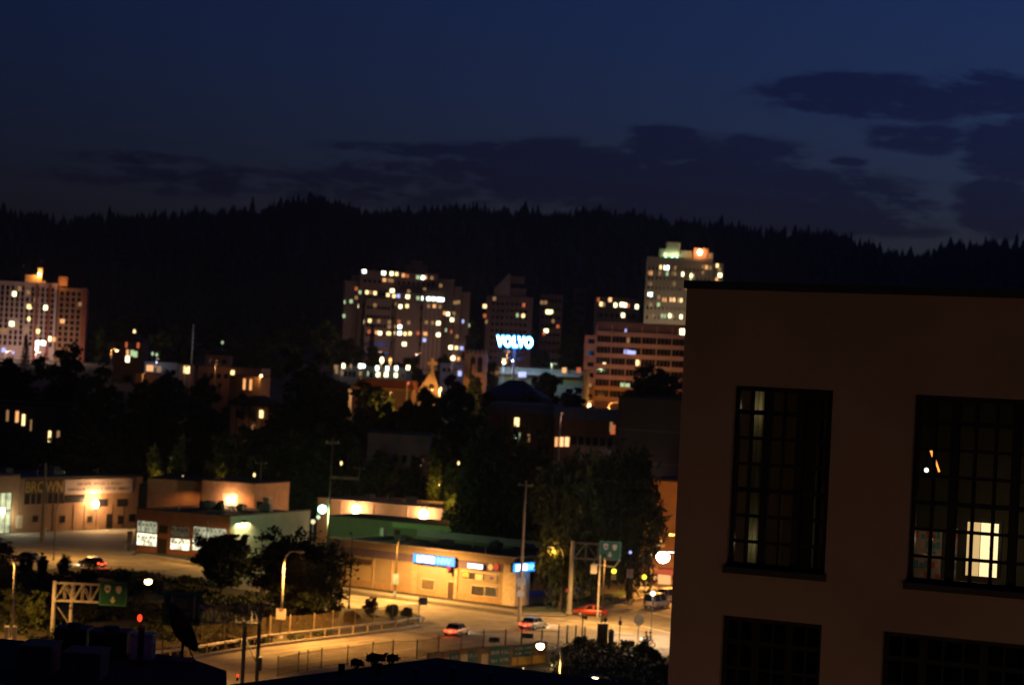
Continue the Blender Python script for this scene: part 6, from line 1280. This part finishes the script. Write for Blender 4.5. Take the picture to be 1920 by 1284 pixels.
    def signal(par, px, py, code, lb=None, y=-.25):
        x, z = uv(par, px, py, y); hd = MB().box(x-.28, x+.28, y-.12, y+.15, z-1.1, z+.35).build('signal_head', darksteel, par)
        cols = {'Y': emit('amber signal glow', (1, .80, .03), 3.2), 'R': emit('red signal lens', (1, .03, .02), 2.2)}
        MB().tube([(x, y-.2, z), (x, y-.125, z)], .30, 12).build('lens', cols[code], hd)
        for k in (1, 2): MB().tube([(x, y-.17, z-.42*k), (x, y-.125, z-.42*k)], .15, 10).build('lens', winD, hd)
        point(par, (x, y-.6, z), 25, (1, .7, .05) if code == 'Y' else (1, .05, .02), .1)
    signal(t, 1151, 1070, 'Y')
    o = thing('road_sign', 'white rectangular sign hung under the signal arm', 'road sign', p + Vector((0, -.3, 0)), 0); a, b = uv(o, 1108, 1058), uv(o, 1119, 1075); MB().box(a[0], b[0], -.04, 0, b[1], a[1]).build('plate', mat('pale sign sheet', (.55, .5, .48)), o); MB().tube([(a[0]+.3, .05, a[1]-.2), (a[0]+.4, .2, a[1]+.5)], .03, 5).build('hanger', steel, o)
    p = G(1180, 1128); o = thing('road_sign', 'white square road sign on a dark post in front of the right tree', 'road sign', p, 0); a, b = uv(o, 1175, 1066), uv(o, 1187, 1083); MB().box(a[0], b[0], -.1, -.06, b[1], a[1]).build('plate', mat('pale sign sheet', (.55, .5, .48)), o); MB().tube([((a[0]+b[0])/2, 0, 0), ((a[0]+b[0])/2, 0, a[1])], .06, 6).build('post', darksteel, o)
    p = G(1207, 1135); t = thing('traffic_signal', 'second glowing amber signal near the loft corner', 'traffic light', p + Vector((0, 0, 0)), 0); x, z = uv(t, 1208, 1081); MB().tube([(0, 0, 0), (0, 0, z+.6)], .07, 8).build('pole', darksteel, t); MB().box(-.05, .4, -.2, 0, z-.2, z-.1).build('bracket', darksteel, t); signal(t, 1208, 1081, 'Y')
    p = G(1066, 1150); o = thing('pedestrian_signal', 'tiny red hand signal box on the white mast', 'traffic light', p + Vector((0, -.5, 0)), 0); x, z = uv(o, 1064, 1106); MB().box(x-.28, x+.28, -.2, .0, z-.3, z+.3).build('housing', darksteel, o); MB().box(x-.17, x+.17, -.215, -.203, z-.2, z+.2).build('lens', emit('dim red signal', (1, .04, .02), .5), o); MB().box(x-.05, x+.05, 0, .2, z-.05, z+.05).build('bracket', steel, o)
    # pale square lamp lens and small lamps in the big trees
    for px, py, d, c, r_, lb in ((1089,1025,290,'Y',.22,'tiny yellow lamp in front of the white mast truss'),(1182,1035,300,'b',.2,'faint white lamp among the right tree leaves'),(1120,885,330,'r',.28,'dim orange light glimpsed through the top of the middle tree'),(1224,1112,262,'W',.26,'small white lamp above the white van')):
        q = W(px, py, d); o = thing('street_lamp', lb, 'street lamp', (q.x, q.y, 0)); MB().tube([(0, 0, 0), (0, 0, q.z-.2)], .045, 6).build('pole', darksteel, o); MB().ball((0, 0, q.z), r_, 6).build('lamp', EM[c], o)
        if c == 'W': point(o, (0, -.6, q.z), 350, (1, .95, .9), .15)
    # rectangular dark sign and small posts near the bank
    p = G(1196, 1200); o = thing('road_sign', 'dark backed octagonal road sign on a post above the planted bank', 'road sign', p, 0); z = uv(o, 1195, 1161)[1]; MB().tube([(0, 0, 0), (0, 0, z)], .05, 6).build('post', darksteel, o); MB().poly([(.62*math.cos(R(22.5+45*k)), z+.75*math.sin(R(22.5+45*k))) for k in range(8)], -.08, -.05).build('plate', mat('dark sign back', (.10, .10, .10)), o)
    for px, by, ty, lb in ((1161,1205,1155,'thin dark post with a small box head at the crosswalk'),(1132,1222,1155,'tall dark post right of the wooden cabinet'),(1091,1200,1150,'thin post with a dark two-lobed head beside the crosswalk')):
        p = G(px, by); o = thing('signal_post', lb, 'post', p, 0); z = uv(o, px+1, ty)[1]; MB().tube([(0, 0, 0), (0, 0, z)], .06, 6).build('post', darksteel, o); MB().box(-.18, .18, -.12, .12, z-.55 if px != 1161 else z-1.0, z-.15 if px != 1161 else z-.5).build('head', darksteel, o)
        if px == 1091: MB().box(.2, .5, -.1, .1, z-.7, z-.2).build('head', darksteel, o)
    p = G(1130, 1212); o = thing('utility_cabinet', 'brown wooden-looking utility cabinet beside the tall dark post', 'utility cabinet', p, 0); MB().box(-.7, .5, -.3, .4, .1, 2.6).build('body', mat('brown cabinet paint', (.2, .1, .05)), o); MB().box(-.75, .55, -.35, .45, 2.602, 2.7).build('top', darksteel, o); MB().box(-.8, .6, -.4, .5, 0, .1).build('plinth', concrete, o); MB().box(-.62, .42, -.33, -.303, .3, 2.4).build('door', mat('brown cabinet door', (.15, .08, .04)), o)
    for px, by, lb in ((1145,1212,'blue grey rounded bin right of the brown cabinet'),(1096,1210,'low dark bin left of the brown cabinet')):
        p = G(px, by); o = thing('litter_bin', lb, 'bin', p, 0); MB().tube([(0, 0, 0), (0, 0, 1.0 if px < 1100 else 1.9)], [.3, .36], 12).build('body', mat('blue grey bin', (.16, .18, .2)), o); zz = 1.0 if px < 1100 else 1.9; MB().tube([(0, 0, zz+.003), (0, 0, zz+.2)], [.38, .15], 12).build('lid', darksteel, o)
    p = G(788, 1156); o = thing('road_sign', 'dark square sign at the end of the fence facing the junction', 'road sign', p, 0); a, b = uv(o, 785, 1119), uv(o, 801, 1134); MB().box(a[0], b[0], -.06, -.02, b[1], a[1]).build('plate', mat('grey blue sign back', (.09, .10, .14)), o); MB().tube([(a[0]+.1, .03, 0), (a[0]+.1, .03, a[1]+.1)], .05, 6).build('post', darksteel, o)
    p = G(241, 1034); o = thing('parking_meter_post', 'dark thin post with a boxy head near the brick shop corner', 'post', p, 0); MB().tube([(0, 0, 0), (0, 0, 3.0)], .12, 8).build('post', darksteel, o); MB().box(-.3, .5, -.2, .2, 1.2, 3.2).build('head', darksteel, o); MB().box(-.7, -.35, -.2, .2, 0, 1.8).build('box', mat('dull blue box', (.1, .12, .16)), o)
    p = G(1010, 1160)
furniture()

# ------------------------------------------------------------------ fences, guardrail, hoarding
def fences():
    def fence(label, pix, h, m, pm, spacing=None, step=.16, gap=.12, rail=True, panel='bars', posts=None):
        pts = [G(*p) for p in pix]; o0 = pts[0]; t = thing('fence', label, 'fence', o0, 0); mb = MB(); rl = MB()
        for i in range(len(pts)-1):
            a, b = pts[i]-o0, pts[i+1]-o0; L_ = (b-a).length; n = max(1, int(L_/step))
            for k in range(n): p = a+(b-a)*(k+.5)/n; mb.box(p.x-.02, p.x+.02, p.y-.02, p.y+.02, gap, h-.12)
            for z in (gap+.05, h-.15): rl.tube([a+Vector((0, 0, z)), b+Vector((0, 0, z))], .03, 4)
        mb.build(panel, m, t); rl.build('rail', m, t)
        for p in (posts or pix):
            q = G(*p)-o0; MB().box(q.x-.06, q.x+.06, q.y-.06, q.y+.06, 0, h+.08).build('post', pm, t)
        return t
    dk = mat('dark fence paint', (.05, .045, .04), .7, .2, 2)
    pf = [(559,1260),(576,1257),(602,1252.5),(651,1247),(698,1240),(736,1235),(781,1234.5),(822,1226),(864,1220),(906,1214.5),(947,1213),(977,1213),(1015,1213),(1046,1214)]
    fence('dark picket fence along the near side of the ramp', [(520,1269)]+pf, 2.05, dk, dk, posts=[(520,1269)]+pf)
    fence('dark tall posted fence above the planted bank', [(1046,1215),(1062,1216),(1078,1217),(1095,1219),(1120,1222)], 2.7, dk, dk)
    pb = [(330,1216),(377,1210),(419,1204),(460,1198),(506,1191),(543,1189),(588,1186),(623,1180),(665,1175),(700,1171),(735,1168),(785,1164)]
    fence('brown picket fence with pale posts behind the guardrail', pb, 2.2, mat('brown fence bars', (.14, .10, .06), .8, .2, 2), mat('tan fence post', (.34, .27, .19), .8, .15, 2))
    # guardrail and its concrete parapet
    pix = [(250,1243),(350,1231),(420,1219),(500,1206),(580,1197),(660,1188),(740,1178),(786,1170)]
    pts = [G(*p) for p in pix]; t = thing('guardrail', 'long metal guardrail on short posts along the ramp', 'guardrail', pts[0], 0); o0 = pts[0]; Pp = [p-o0 for p in pts]
    gm = mat('guardrail metal', (.50, .46, .38), .4, .15, 2, metal=.3)
    prof = [(0, .35), (-.06, .42), (0, .5), (-.06, .58), (0, .66), (.03, .66), (.03, .35)]
    secs = []
    for i, p in enumerate(Pp):
        d = (Pp[min(i+1, len(Pp)-1)]-Pp[max(0, i-1)]).normalized(); n = Vector((-d.y, d.x, 0)); secs.append([(p.x+n.x*a, p.y+n.y*a, z+.35) for a, z in prof])
    MB().loft(secs).build('rail', gm, t); s = 0
    for i in range(len(Pp)-1):
        n = max(1, int((Pp[i+1]-Pp[i]).length/2.5))
        for k in range(n): q = Pp[i]+(Pp[i+1]-Pp[i])*k/n; MB().box(q.x+.04, q.x+.18, q.y-.06, q.y+.06, 0, .98).build('post', mat('tan fence post', (.34, .27, .19)), t)
    MB().tube([(Pp[-1].x, Pp[-1].y, .3), (Pp[-1].x, Pp[-1].y, 1.1)], .25, 10).build('end_cap', whitep, t)
    strip('kerb', [(250,1250),(350,1238),(420,1226),(500,1213),(580,1203),(660,1194),(740,1183),(786,1174)], .35, 0, .35, concrete)
    # hoarding with teal and cream panels and a yellow foot
    a, b = G(800, 1266), G(1022, 1243); yaw = math.atan2(b.y-a.y, b.x-a.x); t = thing('hoarding', 'teal and cream lettered hoarding with a yellow board beside the arched lamp', 'hoarding', a, yaw); L_ = (b-a).length; P = lambda px, py: uv(t, px, py)
    teal = mat('teal banner', (.03, .12, .12), .7, .12, 1); crm = mat('cream banner panel', (.55, .42, .26), .75, .1, 1); ztop = 2.3
    MB().box(0, L_, .02, .12, 0, ztop-.1).build('backing', mat('hoarding backing', (.22, .13, .07)), t)
    for x0, x1, m_, z0, z1, l in ((824,842,mat('pinkish banner', (.42,.2,.14)),.9,2.2,0),(843,861,teal,.8,2.7,1),(863,876,crm,.9,2.4,0),(877,894,teal,.7,2.8,1),(902,915,crm,.4,2.2,0),(917,955,teal,.4,2.95,2),(962,1000,teal,1.35,2.95,2)):
        xa, xb = P(x0, 1240)[0], P(x1, 1240)[0]; pn = (z0 := z0*.76, z1 := z1*.76, MB().box(xa, xb, -.04, .017, z0, z1).build('banner', m_, t))[2]
        if l:
            for r_, (zz, hh) in enumerate(((.62, .2), (.2, .16)) if l == 2 else ((.6, .2),)): scribble(mat('cream banner ink', (.5, .42, .34)), pn, xa+.15, xb-.15, z0+(z1-z0)*zz, (z1-z0)*hh, -.05, seed=x0+r_, words=(5, 5) if r_ == 0 else (3, 4))
    xa, xb = P(959, 1245)[0], P(1021, 1245)[0]; MB().box(xa, xb, -.06, .018, .15, .98).build('yellow_board', mat('yellow painted board', (.55, .33, .05), .7, .15, 1.5), t)
    for k in range(9): x = L_*k/8; MB().box(x-.08, x+.08, -.09, -.061, 0, ztop+.05).build('post', mat('tan hoarding post', (.2, .12, .07)), t)
    MB().box(0, L_, -.02, .14, ztop-.098, ztop).build('top_rail', mat('tan hoarding post', (.2, .12, .07)), t)
    for px, py, lb in ((926,1202,'dark small notice panel hung on the ramp fence, left one'),(989,1194,'dark small notice panel hung on the ramp fence, right one')):
        p = G(px, py+13); o = thing('notice_panel', lb, 'notice', p+Vector((0, -.15, 0)), 0); MB().box(-.6, .6, -.03, 0, .7, 1.25).build('panel', teal, o); scribble(mat('cream banner ink', (.5, .42, .34)), o, -.5, .5, .85, .2, -.04, seed=px, words=(4, 3)); MB().box(-.5, .5, 0, .1, .95, 1.0).build('hook', darksteel, o)
    for k in range(4): o = MB().ball((L_*(.12+.25*k), -3.0, .35), .07, 6).build('foot_lamp', EM['y'], t); point(t, (L_*(.12+.25*k), -3.2, .5), 75, (1, .6, .25), .1)  # hidden lamps added at the foot to light the hoarding
fences()

# ------------------------------------------------------------------ vehicles and riders
def car(label, loc, yaw, paintm, L_=4.5, Wd=1.8, H=1.45, kind='sedan', tail=1.0, head=0.0, cat='car', group=None):
    t = thing('van' if kind == 'van' else 'car', label, cat, loc, yaw, group); w = Wd/2   # +x is the front
    if kind == 'van': prof = [(-.5,.45,1.0,.93),(-.49,.30,1.05,.98),(-.30,.28,1.08,1),(.15,.28,1.08,1),(.36,.28,1.05,1),(.47,.30,.95,.96),(.5,.42,.78,.85)]
    else: prof = [(-.5,.42,.78,.86),(-.48,.28,.92,.95),(-.32,.24,.96,1),(.12,.24,.94,1),(.30,.24,.90,1),(.46,.28,.78,.93),(.5,.38,.66,.8)]
    secs = []
    for x, z0, z1, ww in prof:
        W_ = w*ww; secs.append([(x*L_, -W_*.9, z0), (x*L_, -W_, z0+.12), (x*L_, -W_, z1-.16), (x*L_, -W_*.86, z1), (x*L_, W_*.86, z1), (x*L_, W_, z1-.16), (x*L_, W_, z0+.12), (x*L_, W_*.9, z0)])
    body = MB().loft(secs).build('body', paintm, t, True)
    if kind == 'van': b0, b1, r0, r1, zt, zb = -.485, .30, -.47, .17, H, 1.04
    else: b0, b1, r0, r1, zt, zb = -.36, .22, -.24, .07, H, .92
    def ring(x, z, k): return [(x*L_, -w*k, z), (x*L_, w*k, z)]
    MB().loft([[(b0*L_, -w*.9, zb), (b1*L_, -w*.9, zb), (b1*L_, w*.9, zb), (b0*L_, w*.9, zb)], [(r0*L_, -w*.74, zt-.06), (r1*L_, -w*.74, zt-.06), (r1*L_, w*.74, zt-.06), (r0*L_, w*.74, zt-.06)]]).build('windows', carglass, t)
    MB().loft([[(r0*L_-.03, -w*.76, zt-.058), (r1*L_+.03, -w*.76, zt-.058), (r1*L_+.03, w*.76, zt-.058), (r0*L_-.03, w*.76, zt-.058)], [(r0*L_+.1, -w*.66, zt), (r1*L_-.1, -w*.66, zt), (r1*L_-.1, w*.66, zt), (r0*L_+.1, w*.66, zt)]]).build('roof', paintm, t)
    mb = MB()
    for s in (-1, 1):
        for (xa, xb) in ((b0, r0), (b1, r1)): mb.tube([(xa*L_, s*w*.905, zb), (xb*L_, s*w*.745, zt-.05)], .045, 4)
        mb.tube([((b0+b1)/2*L_, s*w*.91, zb), ((r0+r1)/2*L_, s*w*.75, zt-.05)], .045, 4)
    mb.build('pillars', paintm, t)
    for xw in (-.31, .31):
        for s in (-1, 1):
            tr = MB().tube([(xw*L_, s*(w-.2), .33), (xw*L_, s*(w+.01), .33)], .33, 16).build('tyre', black, t); MB().tube([(xw*L_, s*(w+.012), .33), (xw*L_, s*(w+.03), .33)], .2, 12).build('rim', chrome, tr)
    tl = emit('tail lamp glow', (1, .07, .02), 4.5) if tail >= 1 else mat('unlit tail lens', (.3, .02, .015)); hl = emit('head lamp glow', (1, .9, .7), 4) if head else mat('unlit head lens', (.6, .6, .6))
    for s in (-1, 1):
        zt_ = .72; MB().box(-L_*.5-.035, -L_*.5+.06, min(s*w*.5, s*w*.84), max(s*w*.5, s*w*.84), zt_-.1, zt_+.1 if kind != 'van' else zt_+.35).build('tail_light', tl, t)
        MB().box(L_*.5-.08, L_*.5+.03, min(s*w*.45, s*w*.76), max(s*w*.45, s*w*.76), .5, .64).build('headlight', hl, t)
        MB().box(b1*L_-.35, b1*L_-.1, min(s*w*.98, s*w*1.13), max(s*w*.98, s*w*1.13), zb-.02, zb+.14).build('mirror', paintm, t)
    MB().box(-L_*.5-.06, -L_*.5+.08, -w*.9, w*.9, .3, .46).build('bumper', darksteel, t); MB().box(L_*.5-.05, L_*.5+.07, -w*.85, w*.85, .28, .42).build('bumper', darksteel, t)
    MB().box(-L_*.5-.07, -L_*.5-.062, -.26, .26, .50 if kind != 'van' else .62, .62 if kind != 'van' else .75).build('licence_plate', whitep, t)
    if tail >= 1: point(t, (-L_*.5-.5, 0, .7), 40*tail, (1, .08, .03), .2)
    if head: point(t, (L_*.5+.5, 0, .6), 200*head, (1, .9, .7), .2)
    return t
def cars():
    pm = lambda n, c: mat(n, c, .28, .05, 1, metal=.25, spec=.6)
    car('silver car with glowing red tail lamps driving away up the ramp', G(856, 1190), R(72), pm('silver car paint', (.55, .53, .5)), tail=2, head=1)
    car('dark grey car with glowing tail lamps driving away near the crosswalk', G(1000, 1178), R(62), pm('dark grey car paint', (.22, .25, .28)), tail=2, head=1)
    car('red sedan stopped side-on beside the white mast', G(1107, 1154), R(178), pm('red car paint', (.42, .045, .02)), 4.4, tail=0)
    car('black car with red tail lamps on the frontage street below the garage', G(172, 1062), R(138), pm('black car paint', (.02, .02, .022)), 4.6, tail=2, head=1)
    car('white van seen from behind in the cross street beside the loft', G(1231, 1139), R(60), pm('white van paint', (.6, .6, .6)), 4.9, 1.95, 2.05, 'van', tail=0)
    car('second pale van half hidden by the loft corner behind the white van', G(1256, 1126), R(60), pm('pale van paint', (.5, .5, .5)), 4.8, 1.9, 1.9, 'van', tail=0)
    car('pale car parked under the trees at the far end of the verge', G(1207, 1110), R(40), pm('silver car paint', (.55, .53, .5)), 4.3, tail=0)
    car('dark car parked in the lot at the left behind the small bushes', G(50, 1052), R(160), pm('dark green car paint', (.05, .07, .06)), 4.3, tail=0)
cars()
def skin_body(parent, name, joints, edges, m, label=None):
    me = bpy.data.meshes.new(name); me.from_pydata([j[0] for j in joints], edges, []); o = bpy.data.objects.new(name, me); COL.objects.link(o); o.parent = parent
    md = o.modifiers.new('skin', 'SKIN'); 
    for i, j in enumerate(joints): me.skin_vertices[0].data[i].radius = (j[1], j[1])
    me.skin_vertices[0].data[0].use_root = True
    sb = o.modifiers.new('sub', 'SUBSURF'); sb.levels = 1; sb.render_levels = 1; me.materials.append(m); return o
def rider(label, loc, yaw, jacket, lean=.15):
    t = thing('person', label, 'person', loc, yaw); J = [((0,0,.80),.15),((lean*.5,0,1.05),.16),((lean,0,1.32),.17),((lean+.03,0,1.45),.07),((lean+.05,0,1.52),.06)]
    E = [(0,1),(1,2),(2,3),(3,4)]
    for s in (-1, 1):
        n = len(J); J += [((lean,s*.19,1.38),.07),((lean+.15,s*.28,1.15),.05),((lean+.40,s*.26,1.08),.038),((lean+.48,s*.25,1.08),.035)]; E += [(2,n),(n,n+1),(n+1,n+2),(n+2,n+3)]
        n = len(J); J += [((.04,s*.12,.80),.10),((.36,s*.22,.74),.085),((.26,s*.22,.36),.055),((.38,s*.22,.32),.045)]; E += [(0,n),(n,n+1),(n+1,n+2),(n+2,n+3)]
    b = skin_body(t, 'body', J, E, jacket); MB().ball((lean+.06, 0, 1.66), .155, 8, 1.1).build('helmet', mat('dark helmet shell', (.03, .03, .04), .25), t, True); MB().box(lean+.17, lean+.215, -.09, .09, 1.60, 1.70).build('visor', carglass, t)
    return t
def motorcycle():
    loc = G(1212, 1212); yaw = R(180-12); t = thing('motorcycle', 'motorcycle carrying two riders beside the loft corner', 'motorcycle', loc, yaw)
    for x in (-.72, .75):
        secs = []; mb = MB(); pts = [(x+.3*math.cos(a), 0, .31+.3*math.sin(a)) for a in [2*math.pi*k/16 for k in range(17)]]
        w = mb.tube(pts, .065, 6).build('wheel', black, t); sp = MB()
        for k in range(6): a = k*math.pi/3; sp.tube([(x, 0, .31), (x+.26*math.cos(a), 0, .31+.26*math.sin(a))], .012, 4)
        sp.build('rim', chrome, w)
    pm = mat('pale motorcycle paint', (.4, .4, .42), .3, .05, 1)
    MB().loft([[(-.8,-.08,.72),(-.8,.08,.72),(-.8,.08,.82),(-.8,-.08,.82)],[(-.2,-.14,.66),(-.2,.14,.66),(-.2,.14,.80),(-.2,-.14,.80)],[(.1,-.15,.7),(.1,.15,.7),(.1,.13,.98),(.1,-.13,.98)],[(.45,-.1,.75),(.45,.1,.75),(.45,.08,.95),(.45,-.08,.95)]]).build('body', pm, t)
    MB().box(-.25, .25, -.17, .17, .28, .64).build('engine', darksteel, t); MB().tube([(.75, .08, .31), (.52, .08, .95), (.45, .08, 1.05)], .03, 6).tube([(.75, -.08, .31), (.52, -.08, .95), (.45, -.08, 1.05)], .03, 6).build('fork', chrome, t); MB().tube([(.42, -.36, 1.06), (.5, 0, 1.04), (.42, .36, 1.06)], .02, 6).build('handlebar', chrome, t)
    MB().ball((.62, 0, .9), .11, 6).build('headlight', emit('head lamp glow', (1, .9, .7), 4), t); MB().box(-.9, -.84, -.1, .1, .72, .84).build('tail_light', emit('tail lamp glow', (1, .07, .02), 4.5), t); MB().tube([(-.1, -.2, .3), (-.8, -.22, .38)], [.04, .055], 8).build('exhaust', chrome, t)
    point(t, (1.0, 0, .9), 60, (1, .8, .5), .1); point(t, (-1.1, 0, .8), 25, (1, .3, .08), .1)
    M = mw(t); rider('motorcycle rider in a dark jacket and helmet leaning to the handlebars', M @ Vector((-.12, 0, .03)), yaw, mat('dark jacket cloth', (.03, .03, .04))); rider('passenger in a blue grey jacket sitting behind the motorcycle rider', M @ Vector((-.52, 0, .06)), yaw, mat('blue grey jacket cloth', (.12, .16, .22)), .05)
motorcycle()

# ------------------------------------------------------------------ unseen lamps added to light the loft wall
def loft_fill_lamps():
    for x, y, h, pw, ad, lb in ((-14, 22, 9, 1500, 0, 'street lamp on the near pavement left of the loft, below the view'), (4, 16, 9, 2200, 90, 'street lamp on the near pavement facing the loft, below the view'), (20, 10, 9, 2600, 90, 'street lamp on the near pavement under the right end of the loft, below the view')):
        street_light(lb, (x, y, 0), h, 1.6, R(ad), 0, sodium, lensS, lightz=.0); l = bpy.data.objects[-1] if 0 else None
        o = [q for q in bpy.data.objects if q.get('label') == lb][0]; point(o, (1.9, 0, h-.4), pw*2.1, (1, .60, .31), .3)
loft_fill_lamps()

# ------------------------------------------------------------------ haze volume added for lamp glow, lifting the dark hill
def haze():
    m = bpy.data.materials.new('night haze'); m.use_nodes = True; nt = m.node_tree; nt.nodes.remove(nt.nodes['Principled BSDF'])
    v = nt.nodes.new('ShaderNodeVolumePrincipled'); v.inputs['Color'].default_value = (.8, .82, .86, 1); v.inputs['Density'].default_value = HAZE; v.inputs['Anisotropy'].default_value = .75
    nt.links.new(v.outputs[0], nt.nodes['Material Output'].inputs['Volume'])
    mb = MB().box(-1900, 1900, -320, 7000, -62, 420); o = mb.build('haze', m); o['kind'] = 'stuff'
HAZE = .00006
haze()
